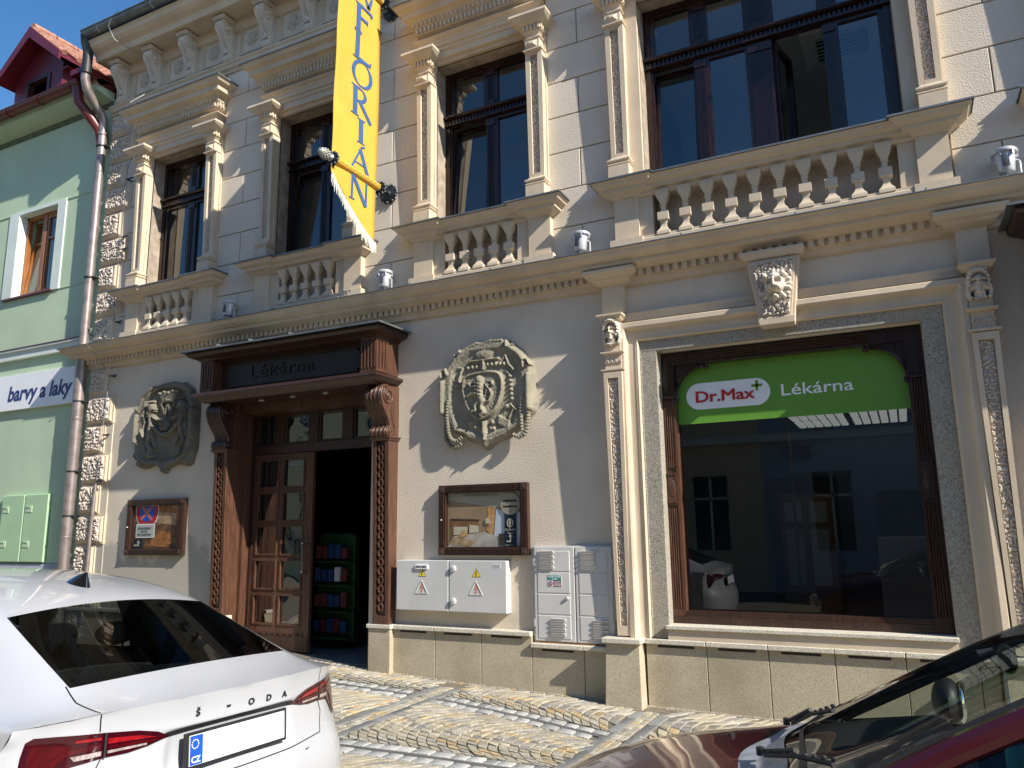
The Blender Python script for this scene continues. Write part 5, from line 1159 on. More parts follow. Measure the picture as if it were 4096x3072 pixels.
for j in range(70):
    t = j/69; y = YI+(YO-YI)*t-.03; zt = 5.03+.57*(t**1.35); L = .10+.05*random.random(); dx = random.uniform(-.006, .006)
    m.tube([(.003, y, zt-zb+.004), (dx, y-.004, zt-zb-L*.5), (dx*2, y-.002, zt-zb-L-.02)], .0055, 4, rad=[.005, .0065, .003])
part('fringe', m, 'fringe', bn)
# serif letters drawn as strokes in a (0..w,0..1) box
def LT(ch):
    T_, t_ = .25, .11  # thick / thin
    def bar(x0, z0, x1, z1, w): 
        dx, dz = x1-x0, z1-z0; L = math.hypot(dx, dz); nx, nz_ = -dz/L*w/2, dx/L*w/2
        return [(x0+nx, z0+nz_), (x1+nx, z1+nz_), (x1-nx, z1-nz_), (x0-nx, z0-nz_)]
    def serif(x, z, w=.34): return [(x-w/2, z-.022), (x+w/2, z-.022), (x+w/2, z+.022), (x-w/2, z+.022)]
    def ring(cx, cz, rx, rz, a0, a1, tk, tn, n=22):
        out = []
        for i in range(n):
            a, b = R(a0+(a1-a0)*i/n), R(a0+(a1-a0)*(i+1)/n)
            def w(q): return tn+(tk-tn)*abs(math.cos(q+.35))
            out.append([(cx+rx*math.cos(a), cz+rz*math.sin(a)), (cx+rx*math.cos(b), cz+rz*math.sin(b)), (cx+(rx-w(b))*math.cos(b), cz+(rz-w(b)*.8)*math.sin(b)), (cx+(rx-w(a))*math.cos(a), cz+(rz-w(a)*.8)*math.sin(a))])
        return out
    if ch == 'F': return [bar(.25, 0, .25, 1, T_*.75), serif(.25, 0), serif(.25, 1), bar(.25, .98, .85, .98, t_), bar(.25, .53, .68, .53, t_), bar(.84, 1.02, .82, .84, .05), bar(.67, .62, .67, .44, .05)]
    if ch == 'L': return [bar(.25, 0, .25, 1, T_*.75), serif(.25, 1), serif(.2, 0, .3), bar(.25, .02, .85, .02, t_), bar(.84, -.02, .87, .17, .06)]
    if ch == 'I': return [bar(.5, 0, .5, 1, T_*.75), serif(.5, 0), serif(.5, 1)]
    if ch == 'O': return ring(.5, .5, .46, .52, 0, 360, .15, .06)
    if ch == 'R': return [bar(.22, 0, .22, 1, T_*.75), serif(.22, 0), serif(.22, 1)]+ring(.40, .76, .32, .25, -95, 95, .14, .06)+[bar(.22, .985, .42, .985, t_*.7), bar(.22, .52, .42, .52, t_*.7), bar(.42, .52, .92, -.04, .14)]
    if ch == 'A': return [bar(.12, 0, .5, 1.02, .075), bar(.48, 1.02, .86, 0, .15), bar(.25, .34, .73, .34, .06), serif(.12, 0, .28), serif(.86, 0, .28), bar(.50, 1.10, .68, 1.22, .07)]
    if ch == 'N': return [bar(.18, 0, .18, 1, .075), bar(.82, 0, .82, 1, .075), bar(.18, 1.0, .82, -.05, .15), serif(.18, 0, .26), serif(.14, 1, .26), serif(.82, 1, .26)]
    if ch == 'V': return [bar(.12, 1, .5, 0, .14), bar(.52, 0, .88, 1, .075), serif(.12, 1, .26), serif(.88, 1, .26)]
m = MB()
lets = [('V', 8.05, 8.45), ('F', 7.62, 7.98), ('L', 7.25, 7.60), ('O', 6.90, 7.24), ('R', 6.50, 6.87), ('I', 6.17, 6.47), ('A', 5.80, 6.08), ('N', 5.42, 5.72)]
for ch, z0, z1 in lets:
    if z1 > 8.22: continue
    for sidex in (.008,):
        for q in LT(ch):
            vs = []
            for (u, v) in q:
                y = -.86+.42*u+.015; z = z0+(z1-z0)*v; t = (YI-y)/(YI-YO)
                y2 = y+.035*max(0, (z-5.0)/3.2); vs.append((by(t, z)+sidex, y2, z-zb))
            m.add(vs, [(0, 1, 2, 3)])
# visible foot of the first letter and the stop after it
for q in ([(.42, 0), (.58, 0), (.70, .35), (.60, .35)], [(.42, 0), (.56, 0), (.34, .35), (.22, .35)]):
    m.add([(by(.5, 8.1)+.0035, -.83+.42*u+.1, 8.02+.5*v-zb) for u, v in q], [(0, 1, 2, 3)])
m.lathe([(.022, .003), (.022, .006), (0, .007)], (by(.4, 7.98), -.45, 7.96-zb), 'x', 12)
part('blue_lettering', m, 'bluep', bn)
for zc, nm in ((5.758, 'low'), (8.30, 'up')):
    z = zc-zb; m = MB()
    m.lathe([(.0, -.02), (.085, -.02), (.095, -.03), (.05, -.05), (.032, -.07)], (0, 0, z), 'y', 20); m.lathe([(.028, .0), (.028, -1.10)], (0, 0, z), 'y', 16)
    pl = part('banner_pole', m, 'iron', bn, smooth=True, ang=40)
    for yy, r in ((-.035, .115), (-.215, .078), (-1.10, .075)):
        m = MB()
        for k in range(18):
            a = k*2*math.pi/18; m.ball((r*math.cos(a), yy-(.01 if k % 2 else -.006), z+r*math.sin(a)), (.019, .014, .019), 6, 5)
        m.lathe([(r-.01, yy+.012), (r, yy), (r-.02, yy-.015), (.03, yy-.02)], (0, 0, z), 'y', 20); part('leafy_rosette', m, 'iron', pl, smooth=True)
    m = MB()
    m.lathe([(.03, -1.12), (.045, -1.14), (.028, -1.16), (.038, -1.18), (.048, -1.20), (.056, -1.235), (.052, -1.27), (.035, -1.31), (.012, -1.335), (0, -1.34)], (0, 0, z), 'y', 16)
    for i in range(6):
        for k in range(10):
            a = (k+.5*(i % 2))*2*math.pi/10; r = [.046, .054, .054, .047, .036, .022][i]; m.ball((r*math.cos(a), -1.195-.024*i, z+r*math.sin(a)), (.013, .013, .013), 6, 4)
    part('pine_cone_finial', m, 'silver', pl, smooth=True)
    # cloth sleeve round the pole
    m = MB(); Pq = []
    for j in range(40):
        y = YI-.01+(YO-YI+.01)*j/39
        Pq.append([((.047+.004*math.sin(j*1.7+k))*math.cos(k*2*math.pi/16), y, z+(.047+.003*math.sin(j*2.3+k*2))*math.sin(k*2*math.pi/16)) for k in range(17)])
    m.grid(Pq); part('cloth_sleeve', m, 'yellow', bn, smooth=True)
    if nm == 'low':
        m = MB()
        for q in (LT('N')):
            vs = []
            for (u, v) in q:
                a = R(-60+150*v); y = -.86+.42*u
                if v > -1: vs.append((.052*math.cos(a), y, z+.052*math.sin(a)))
            m.add(vs, [(0, 1, 2, 3)])
        #part('sleeve_lettering', m, 'bluep', bn)
# ================================================================= DOWNPIPE, LIGHTNING ROD
dp = thing('downpipe', 'brown metal rain downpipe running down between the green and the cream house', 'downpipe', loc=(-10.98, 0, 0))
def pipe(mb, pts, r):
    mb.tube(pts, r, 16)
m = MB(); pipe(m, [(.06, -.60, 9.45), (.06, -.58, 9.30), (.06, -.53, 9.18), (.06, -.53, 8.80)], .075); 
m2 = MB(); pipe(m2, [(.05, -.53, 8.9), (.03, -.52, 8.72), (.02, -.47, 8.58), (.01, -.35, 8.45), (0, -.20, 8.32), (0, -.135, 8.22), (0, -.125, 8.05), (0, -.125, 4.50)], .068)
pipe(m2, [(0, -.125, 4.30), (0, -.125, 1.3), (-.02, -.125, .3)], .078); pipe(m2, [(0, -.125, 4.55), (0, -.125, 4.25)], .07)
part('dark_swan_neck', m, 'darkmetal', dp, smooth=True); part('pipe', m2, 'pipe', dp, smooth=True)
for z in (7.75, 5.55, 3.6, 2.55, 1.9): m = MB(); m.lathe([(.083, z-.012), (.083, z+.012)], (0, -.125, 0), 'z', 16); m.box(.05, .12, -.14, .0, z-.01, z+.01); part('clamp', m, 'iron', dp)
for z in (7.97, 3.35, 1.6): m = MB(); m.lathe([(.081, z-.03), (.083, z), (.081, z+.01)], (0, -.125, 0), 'z', 16); part('pipe_joint', m, 'pipe', dp)
lc = thing('lightning_conductor', 'thin lightning conductor wire clipped down the rusticated corner', 'lightning conductor', loc=(-10.45, 0, 0))
m = MB(); m.tube([(.45, -.70, 9.50), (.28, -.69, 9.44), (.22, -.69, 9.30), (.26, -.60, 9.12), (.45, -.40, 8.98), (.58, -.14, 8.88), (.60, -.13, 8.42), (.55, -.46, 8.05)], .005, 6)
m.tube([(.52, -.12, 7.9), (.34, -.12, 7.65), (.12, -.11, 7.2), (.10, -.10, 6.0), (.10, -.13, 5.0), (.14, -.13, 4.8), (.02, -.30, 4.50), (-.06, -.39, 4.38), (.02, -.16, 4.1), (.10, -.10, 3.9), (.03, -.10, 2.9), (-.02, -.09, 2.3)], .005, 6)
part('wire', m, 'zinc', lc, smooth=True)
m = MB(); m.tube([(-.02, -.09, 2.35), (-.02, -.09, 2.18)], .016, 8); m.tube([(-.03, -.09, 2.2), (-.07, -.09, .4)], .026, 8)
part('guard_tube', m, 'pipe', lc, smooth=True)
for z, x in ((7.05, .10), (6.1, .10), (5.9, .12), (4.75, .12), (3.93, .10), (3.05, .05), (2.38, -.0)): m = MB(); m.box(x, x+.14, -.10, -.08, z, z+.018); m.box(x+.0, x+.02, -.10, .0, z, z+.018); part('clip', m, 'iron', lc)
# ================================================================= GREEN NEIGHBOUR HOUSE
gh = thing('green_house', 'mint green neighbouring house with red dormer and tiled roof at the left edge', 'building')
GP = lambda n, mb, m, **k: part(n, mb, m, gh, **k)
GW = (-13.20, -12.14, 5.58, 7.07)
m = MB(); wall_holes(m, -22, -10.905, 1.21, 8.62, 0, .3, [GW, (-17.2, -16.1, 5.58, 7.07), (-15.3, -14.3, 5.58, 7.07)]); GP('wall', m, 'gwall')
m = MB(); m.box(-22, -10.905, -.03, .3, -.3, 1.205); GP('plinth', m, 'gplinth')
m = MB(); m.prism([(0, 8.60), (-.30, 8.66), (-.34, 8.80), (0, 8.80)], -22, -10.95, 'x'); GP('eaves_cove', m, 'gwall')
m = MB(); m.box(-22, -10.95, -.012, -.002, 8.50, 8.60); GP('mould_streak', m, MT['moldmix'] if 'moldmix' in MT else 'mold')
m = MB(); m.box(-22, -10.95, -.06, .05, 4.47, 4.60); m.mould(-22, -10.95, [(.0, 4.635), (.03, 4.63), (.03, 4.60), (0, 4.59)], d=.06, yb=0, L=False, Rr=False); GP('string_course', m, 'gtrim')
m = MB(); m.box(-22, -10.95, -.10, .0, 4.635, 4.645); GP('string_flashing', m, 'redmetal')
m = MB(); m.box(-13.47, -13.20, -.022, .02, 5.56, 7.13); m.box(-12.14, -11.93, -.022, .02, 5.56, 7.13); m.box(-13.20, -12.14, -.022, .02, 7.07, 7.13); m.box(-13.20, -13.19, .0, .13, 5.58, 7.07); m.box(-12.15, -12.14, .0, .13, 5.58, 7.07); m.box(-13.19, -12.15, .0, .13, 7.06, 7.07); GP('window_surround', m, 'gtrim')
m = MB(); m.box(-22, -11.93, -.012, .01, 7.10, 7.125); m.box(-11.93, -10.95, -.012, .01, 7.10, 7.125); m.box(-12, -10.95, -.010, .01, 5.555, 5.565); GP('render_joint', m, 'gwall')
m = MB(); m.box(-13.42, -12.10, -.05, .12, 5.545, 5.575); GP('window_sill', m, 'brgut')
m = MB(); a, b, c, d = GW; y0, y1 = .12, .19
m.box(a, a+.07, y0, y1, c, d); m.box(b-.07, b, y0, y1, c, d); m.box(a, b, y0, y1, d-.07, d); m.box(a, b, y0, y1, c, c+.06); m.box(-12.67-.05, -12.67+.05, y0-.01, y1, c, d)
wn = GP('window_frame', m, 'owood', bevel=.004)
for i, (xa, xb, tl) in enumerate(((a+.07, -12.72, 6), (-12.62, b-.07, 0))):
    m = MB(); fw = .05; z0, z1 = c+.06, d-.07
    for q in ((xa, xa+fw, z0, z1), (xb-fw, xb, z0, z1), (xa+fw, xb-fw, z0, z0+fw), (xa+fw, xb-fw, z1-fw, z1), (xa+fw, xb-fw, z0+.93, z0+.97)): m.box(q[0], q[1], -.025, .025, q[2], q[3])
    m.m = 1; m.add([(xa+fw, 0, z0+fw), (xb-fw, 0, z0+fw), (xb-fw, 0, z1-fw), (xa+fw, 0, z1-fw)], [(0, 1, 2, 3)])
    mm = Matrix.Translation((0, .15, z0)) @ Matrix.Rotation(R(-tl), 4, 'X') @ Matrix.Translation((0, 0, -z0)); n = MB(); n.merge(m, mm); part('sash', n, ['owood', 'glass'], wn)
m = MB(); m.box(-22, -10.95, 3.0, 3.1, -.3, 8.6); m.box(-22, -10.95, .3, 3, 8.55, 8.62); m.box(-22, -10.95, .3, 3, 4.5, 4.6); GP('inner_wall', m, 'intw')
m = MB(); m.prism([(-.36, 8.80), (6, 13.2), (6, 13.1), (-.30, 8.72)], -22, -10.93, 'x'); GP('roof', m, 'tile')
m = MB()
xx = -22.0
while xx < -11.0:
    m.tube([(xx, -.42, 8.80), (xx, -.1, 9.02), (xx, 3.0, 11.15)], .045, 6); xx += .19
GP('roof_tile_rows', m, 'tile')
m = MB(); Pg = []
for x in (-22, -11.20): Pg.append([(x, -.42+.09*math.cos(a), 8.80+.09*math.sin(a)) for a in [R(170+t*20) for t in range(11)]])
m.grid(Pg); m.tube([(-22, -.51, 8.80), (-11.2, -.51, 8.80)], .012); m.add(Pg[1]+[(-11.2, -.42, 8.8)], [tuple(range(12))])
x = -21.6
while x < -11.3: m.tube([(x, -.42+.097*math.cos(R(q)), 8.80+.097*math.sin(R(q))) for q in range(180, 371, 24)], .010, 5); x += .85
m.tube([(-11.28, -.42, 8.72), (-11.24, -.40, 8.45), (-11.15, -.25, 8.25), (-11.07, -.12, 8.05), (-11.07, -.05, 7.8)], .085, 12)
GP('gutter', m, 'brgut', smooth=True)
m = MB(); m.box(-11.3, -10.92, -.55, .2, 8.86, 8.95); m.prism([(-.55, 8.95), (-.3, 8.75), (.1, 8.75), (.1, 8.95)], -11.15, -10.93, 'x'); GP('red_eaves_box', m, 'redmetal')
m = MB(); m.box(-11.17, -11.13, -.06, -.0, .6, 4.2); GP('red_edge_strip', m, 'redmetal')
# dormer
dm = GP('dormer', (lambda m: m)(MB().box(-14.17, -12.77, .22, 2.6, 9.0, 9.07)), 'redmetal', label='dark red sheet metal dormer with gable roof')
def dmp(n, mb, m, **k): return part(n, mb, m, dm, **k)
m = MB(); xc = -13.42; wl, wr = -14.17, -12.77; YD = .20
wall_holes(m, wl, wr, 8.9, 10.0, YD, YD+.06, [(-13.80, -13.10, 9.28, 9.90)]); m.prism([(wl, 10.0), (wr, 10.0), (xc, 10.60)], YD, YD+.06); m.box(wl, wl+.05, YD+.06, 2.8, 8.9, 10.0); m.box(wr-.05, wr, YD+.06, 2.8, 8.9, 10.0); dmp('dormer_wall', m, 'redmetal')
m = MB()
for s in (-1, 1):
    e = xc+s*.94; ez = 9.95
    m.add([(xc, -.05, 10.70), (e, -.05, ez), (e, 3.4, ez), (xc, 3.4, 10.70), (xc, -.05, 10.64), (e, -.05, ez-.06), (e, 3.4, ez-.06), (xc, 3.4, 10.64)], [(0, 1, 2, 3), (4, 5, 6, 7), (0, 1, 5, 4), (1, 2, 6, 5)])
dmp('dormer_soffit', m, 'redmetal')
m = MB()
for s in (-1, 1):
    e = xc+s*.96; ez = 9.94; m.prism([(xc, 10.76), (e, ez+.03), (e, ez-.13), (xc, 10.54)], -.08, -.05)
dmp('verge_board', m, 'redmetal')
m = MB()
for s in (-1, 1):
    for k in range(12):
        y = -.0+k*.28; m.tube([(xc+s*.02, y, 10.74), (xc+s*.98, y, 9.97)], .055, 6)
for k in range(7): m.tube([(xc, -.03+k*.42, 10.76), (xc, .37+k*.42, 10.79)], .085, 8, rad=[.09, .07])
dmp('dormer_tiles', m, 'tile', smooth=True)
m = MB(); a, b, c, d = -13.80, -13.10, 9.28, 9.90
for q in ((a, a+.07, c, d), (b-.07, b, c, d), (a+.07, b-.07, d-.07, d), (a+.07, b-.07, c, c+.06)): m.box(q[0], q[1], YD-.02, YD+.09, q[2], q[3])
m.m = 1; m.add([(a+.07, YD+.06, c+.06), (b-.07, YD+.06, c+.06), (b-.07, YD+.2, d-.07), (a+.07, YD+.2, d-.07)], [(0, 1, 2, 3)]); dmp('dormer_window', m, ['wood', 'glass'])
m = MB(); m.box(wl, wr, 1.4, 1.45, 8.9, 10.0); dmp('dormer_back', m, 'intd')
m = MB(); m.box(wr, wr+.14, YD, 2.8, 9.86, 9.90); dmp('side_flashing', m, 'redmetal')
# sign, cabinets
sg = thing('wall_sign', 'white sign with dark blue lettering barvy a laky on the green house', 'sign', loc=(-12.6, 0, 3.62))
m = MB(); m.box(-2.4, 1.37, -.06, -.0, 0, .58); part('panel', m, 'plate', sg, bevel=.004)
m = MB(); put_text(m, 'barvy a laky', -.30, -.0625, .155, 1.64, .34, ext=.001, off=.010, shear=.18); part('lettering', m, MT['navy'] if 'navy' in MT else 'p_navy', sg)
for i, (xa, xb, lb) in enumerate(((-12.76, -12.19, 'mint green wall cabinet, the left one of the pair'), (-12.17, -11.60, 'mint green wall cabinet, the right one beside the downpipe'))):
    t = thing('wall_cabinet', lb, 'wall cabinet', 'mint green wall cabinets', loc=((xa+xb)/2, 0, 1.23))
    w2 = (xb-xa)/2; m = MB(); m.bbox(-w2, w2, .0, -.055, 0, 1.02, .008); part('cabinet_door', m, 'gcab', t, bevel=.004)
    m = MB()
    for z in (.22, .75): m.box(-w2+.05, -w2+.20, -.062, -.054, z, z+.10)
    h_ = part('handle_recess', m, 'gwall', t); m = MB()
    for z in (.22, .75): m.box(-w2+.07, -w2+.17, -.068, -.06, z+.065, z+.09)
    part('handle', m, 'gcab', h_)
# ================================================================= GROUND
GXK = [(-40, .25), (-9, .22), (-7, .17), (-5.5, .11), (-4.3, .05), (-3.5, .03), (-2.6, .0), (-1.2, -.02), (1, -.04), (40, -.3)]
def gz(x, y):
    g = np.interp(x, [k[0] for k in GXK], [k[1] for k in GXK]); return float(g*max(0, 1+min(0, y)/6.0)) if y > -6 else 0.0
m = MB(); xs = [-200, -40]+[-22+i*.25 for i in range(160)]+[60, 200]; ys = [-200, -30, -12]+[-6+i*.5 for i in range(13)]+[.3]
m.grid([[(x, y, gz(x, y)-.012) for x in xs] for y in ys]); g = part('ground', m, 'mortar'); g['kind'] = 'structure'
m = MB(); m.grid([[(x, y, .0-.02 if y < -6 else gz(x, y)-.03) for x in (-200, -60, -30, 30, 60, 200)] for y in (-11.8, -9, -7.5, -6.4)]); g = part('road', m, 'asphalt'); g['kind'] = 'structure'
def y1(x): return float(np.interp(x, [-12, -4.45, -4.2, -3.1, -2.3, -1.5, 4], [-.80, -.76, -.77, -1.0, -1.25, -1.45, -1.6]))
def y2(x): return float(np.interp(x, [-12, -4.1, -3.4, -2.5, 4], [-2.5, -2.39, -2.34, -2.30, -2.25]))
def stoneset(name, quads, tops, cols, label=None):
    """setts: quads list of 4 (x,y), slightly domed tops"""
    V = []; F = []; C = []
    for q, t, c in zip(quads, tops, cols):
        cx = sum(p[0] for p in q)/4; cy = sum(p[1] for p in q)/4; b = len(V); z = gz(cx, cy)+t
        for p in q: V.append((p[0], p[1], z-.05))
        for p in q: V.append((p[0], p[1], z-.006))
        for p in q: V.append((cx+(p[0]-cx)*.90, cy+(p[1]-cy)*.90, z+random.uniform(-.0015, .002)))
        fs = [(b+i, b+(i+1) % 4, b+4+(i+1) % 4, b+4+i) for i in range(4)]+[(b+4+i, b+4+(i+1) % 4, b+8+(i+1) % 4, b+8+i) for i in range(4)]+[(b+8, b+9, b+10, b+11)]
        F += fs; C += [c]*len(fs)
    me = bpy.data.meshes.new(name); me.from_pydata(V, [], F)
    at = me.attributes.new('tint', 'FLOAT_COLOR', 'FACE'); at.data.foreach_set('color', np.array([(*c, 1) for c in C], dtype=np.float32).ravel())
    me.materials.append(MT['sett']); bb = bmesh.new(); bb.from_mesh(me); bmesh.ops.recalc_face_normals(bb, faces=bb.faces); bb.to_mesh(me); bb.free()
    me.polygons.foreach_set('use_smooth', [True]*len(me.polygons)); me.set_sharp_from_angle(angle=R(50))
    o = bpy.data.objects.new(name, me); COL.objects.link(o); o['kind'] = 'structure'; return o
mt, n, b = new_mat('granite_sett'); MT['sett'] = mt
at = n.nodes.new('ShaderNodeAttribute'); at.attribute_name = 'tint'; tc = n.nodes.new('ShaderNodeTexCoord')
nz = n.nodes.new('ShaderNodeTexNoise'); nz.inputs['Scale'].default_value = 45; nz.inputs['Detail'].default_value = 6; n.links.new(tc.outputs['Object'], nz.inputs[0])
mp = n.nodes.new('ShaderNodeMapRange'); mp.inputs[3].default_value = .62; mp.inputs[4].default_value = 1.3; n.links.new(nz.outputs[0], mp.inputs[0])
vm = n.nodes.new('ShaderNodeVectorMath'); vm.operation = 'SCALE'; n.links.new(at.outputs['Color'], vm.inputs[0]); n.links.new(mp.outputs[0], vm.inputs['Scale']); n.links.new(vm.outputs[0], b.inputs['Base Color'])
b.inputs['Roughness'].default_value = .8; bp = n.nodes.new('ShaderNodeBump'); bp.inputs['Strength'].default_value = .7; bp.inputs['Distance'].default_value = .012; n.links.new(nz.outputs[0], bp.inputs['Height']); n.links.new(bp.outputs[0], b.inputs['Normal'])
random.seed(11)
def ycol():
    r = random.random()
    if r < .42: c = (.40, .35, .25)
    elif r < .68: c = (.43, .39, .31)
    elif r < .85: c = (.36, .33, .275)
    elif r < .92: c = (.45, .33, .18)
    else: c = (.29, .27, .24)
    k = random.uniform(.82, 1.12); return tuple(v*k for v in c)
def gcol(l=1): k = random.uniform(.8, 1.15)*l; return (.205*k, .203*k, .195*k)
STR = [(-4.50, -4.19), (-2.36, -2.03)]
def instrip(x): return any(a-.015 < x < b+.015 for a, b in STR)
Q, Tz, Cc = [], [], []
def arcs(fa, fb, x0, x1, rows_v, sag):
    ve = .045/rows_v; st = .092; nk = int((x1-x0)/st)
    def P(k, v):
        x = x0+k*st; xx = x-sag*(1-(2*v-1)**2); return xx, fa(xx)+(fb(xx)-fa(xx))*v
    for k in range(-4, nk+int(sag/st)+4):
        off = (k % 2)*.5
        for j in range(rows_v):
            v0, v1 = (j+off)/rows_v, (j+1+off)/rows_v
            if v1 > 1.001: v1 = 1.0
            if v0 >= .999: continue
            js = lambda: random.uniform(-.006, .006); gp = .045
            Wd = abs(fb(x0)-fa(x0)); 
            def dl(v):
                sl = 4*sag*(2*v-1)/Wd; th = math.atan(sl); return st*math.cos(th)*math.sin(th)/Wd
            e0, e1 = max(0, min(1, v0+dl(v0))), max(0, min(1, v1+dl(v1)))
            q = [P(k+gp, v0+ve), P(k+1-gp, e0+ve), P(k+1-gp, e1-ve), P(k+gp, v1-ve)]
            cx = sum(p[0] for p in q)/4
            if instrip(cx) or cx < -9.5 or cx > 3.2: continue
            Q.append([(p[0]+js(), p[1]+js()) for p in q]); Tz.append(random.uniform(-.004, .004)); Cc.append(ycol())
arcs(lambda x: -.10, lambda x: y1(x)+.15, -9.5, 3.4, 7, .16)
arcs(lambda x: y1(x)-.15, lambda x: y2(x)+.15, -9.5, 3.4, 14, .30)
arcs(lambda x: y2(x)-.15, lambda x: y2(x)-1.75, -9.5, 3.4, 18, .36)
arcs(lambda x: y2(x)-1.76, lambda x: y2(x)-3.4, -9.5, 3.4, 18, .36)
for fy, s in ((y1, 1), (y1, -1), (y2, 1), (y2, -1)):
    x = -9.5
    while x < 3.2:
        L = random.uniform(.11, .17)
        if not instrip(x+L/2):
            ya = lambda u: fy(u)+s*.032; yb = lambda u: fy(u)+s*.142
            Q.append([(x+.004, ya(x)), (x+L-.004, ya(x+L)), (x+L-.004, yb(x+L)), (x+.004, yb(x))]); Tz.append(random.uniform(-.003, .003)); k = random.uniform(.85, 1.15); Cc.append((.38*k, .375*k, .35*k))
        x += L
# row along the wall
x = -9.4
while x < 3.2:
    L = random.uniform(.08, .12); Q.append([(x+.004, -.015), (x+L-.004, -.015), (x+L-.004, -.095), (x+.004, -.095)]); Tz.append(.004); Cc.append(ycol()); x += L
for a, bb_ in STR:
    for (u0, u1, gr) in ((a, a+.095, 1), (a+.10, a+.155, 0), (a+.16, a+.215, 0), (bb_-.095, bb_, 1)):
        y = -.30
        while y > -5.8:
            L = random.uniform(.14, .30) if gr else random.uniform(.07, .11); jx = random.uniform(-.003, .003)
            Q.append([(u0+jx, y), (u1+jx, y), (u1+jx, y-L+.006), (u0+jx, y-L+.006)]); Tz.append(random.uniform(-.003, .003)); Cc.append(gcol(1.05) if gr else ycol()); y -= L
stoneset('sett_paving', Q, Tz, Cc)
m = MB()
for fy in (y1, y2):
    Pn = [[(x, fy(x)+s*.032, gz(x, fy(x))-.003) for x in [-9.5+i*.25 for i in range(51)]] for s in (-1, 1)]
    m.grid(Pn)
o = part('drain_joint_strip', m, MT['joint'] if 'joint' in MT else 'asphalt'); o['kind'] = 'structure'
# ================================================================= HOUSES ACROSS THE STREET (seen mirrored in the panes)
def opp(x0, x1, h, mt, label, wy=-12.6):
    t = thing('opposite_house', label, 'building', loc=(x0, wy, 0)); W_ = x1-x0; m = MB()
    cols = int(W_/2.6); hs = []
    for i in range(cols):
        cx = W_*(i+.5)/cols
        for z0, z1 in ((1.0, 2.9), (4.7, 6.5)):
            if z1 < h-.5: hs.append((cx-.5, cx+.5, z0, z1))
    wall_holes(m, 0, W_, -.3, h, -.3, 0, hs); m.box(0, W_, -8, -.3, h-.1, h); part('wall', m, mt, t)
    m = MB(); m.mould(0, W_, [(0, 0), (.0, 0)], d=0) if False else None
    m = MB(); m.box(0, W_, 0, .35, h-.25, h); m.box(0, W_, 0, .12, 3.7, 3.9); part('cornice', m, 'gtrim', t)
    m = MB(); m.prism([(.4, h), (-8.3, h), (-4, h+2.6)], 0, W_, 'x'); part('roof', m, 'tile', t)
    for a, b, c, d in hs:
        m = MB(); m.box(a, b, -.22, -.20, c, d); w_ = part('window', m, 'oppwin', t); m = MB(); m.box(a, a+.06, -.2, -.14, c, d); m.box(b-.06, b, -.2, -.14, c, d); m.box((a+b)/2-.03, (a+b)/2+.03, -.2, -.14, c, d); m.box(a, b, -.2, -.14, c+(d-c)*.68, c+(d-c)*.68+.06); part('frame', m, 'gtrim', w_)
opp(-34, -14, 8.2, 'ochre', 'ochre house across the street at the far end, seen only as a reflection'); opp(-14, -3.2, 7.2, 'ochre', 'ochre house across the street seen as a reflection in the portal panes'); opp(-3.2, 6.5, 7.8, 'bluew', 'pale blue house across the street seen as a reflection in the shop pane'); opp(6.5, 22, 6.5, 'ochre', 'low ochre house across the street to the right')
# ================================================================= CARS
def car_grid(st, mirror=True):
    """st: list of stations, each a list of (s,w,z) from the centre line outwards and down; returns full-width grid"""
    G = []
    for r in st:
        left = [(-w, s, z) for s, w, z in reversed(r)]; right = [(w, s, z) for s, w, z in r][1 if r[0][1] == 0 else 0:]
        G.append(left+right)
    return G
def grid_obj(name, G, mats, matfn, parent, M, sub=2, crease=None, smooth=True, vcr=None):
    """G[i][j]=(w,s,z); matfn(i,j)->material index or None (hole)"""
    nr, nc = len(G), len(G[0]); V = [tuple(M @ Vector((p[1], p[0], p[2]))) for r in G for p in r]; F = []; MI = []
    for i in range(nr-1):
        for j in range(nc-1):
            k = matfn(i, j)
            if k is None: continue
            F.append((i*nc+j, i*nc+j+1, (i+1)*nc+j+1, (i+1)*nc+j)); MI.append(k)
    me = bpy.data.meshes.new(name); me.from_pydata(V, [], F)
    for x in mats: me.materials.append(MT[x])
    me.polygons.foreach_set('material_index', MI); me.polygons.foreach_set('use_smooth', [True]*len(F))
    if crease:
        cr = me.attributes.new('crease_edge', 'FLOAT', 'EDGE'); vals = np.zeros(len(me.edges), dtype=np.float32)
        for e in me.edges:
            a, b = e.vertices; ia, ja, ib, jb = a//nc, a % nc, b//nc, b % nc; vals[e.index] = crease(ia, ja, ib, jb)
        cr.data.foreach_set('value', vals)
    if vcr:
        cv = me.attributes.new('crease_vert', 'FLOAT', 'POINT'); cv.data.foreach_set('value', np.array([1.0 if vcr(k//nc, k % nc) else 0.0 for k in range(nr*nc)], dtype=np.float32))
    b = bmesh.new(); b.from_mesh(me); lo = [v for v in b.verts if not v.link_faces]; bmesh.ops.delete(b, geom=lo, context='VERTS'); bmesh.ops.recalc_face_normals(b, faces=b.faces); b.to_mesh(me); b.free()
    o = bpy.data.objects.new(name, me); COL.objects.link(o); o.parent = parent
    if sub: md = o.modifiers.new('sub', 'SUBSURF'); md.levels = sub; md.render_levels = sub; md.boundary_smooth = 'PRESERVE_CORNERS'
    return o
def bvh_of(o):
    dg = bpy.context.evaluated_depsgraph_get(); dg.update(); e = o.evaluated_get(dg); me = e.to_mesh()
    t = BVHTree.FromPolygons([v.co.copy() for v in me.vertices], [tuple(p.vertices) for p in me.polygons]); e.to_mesh_clear(); return t
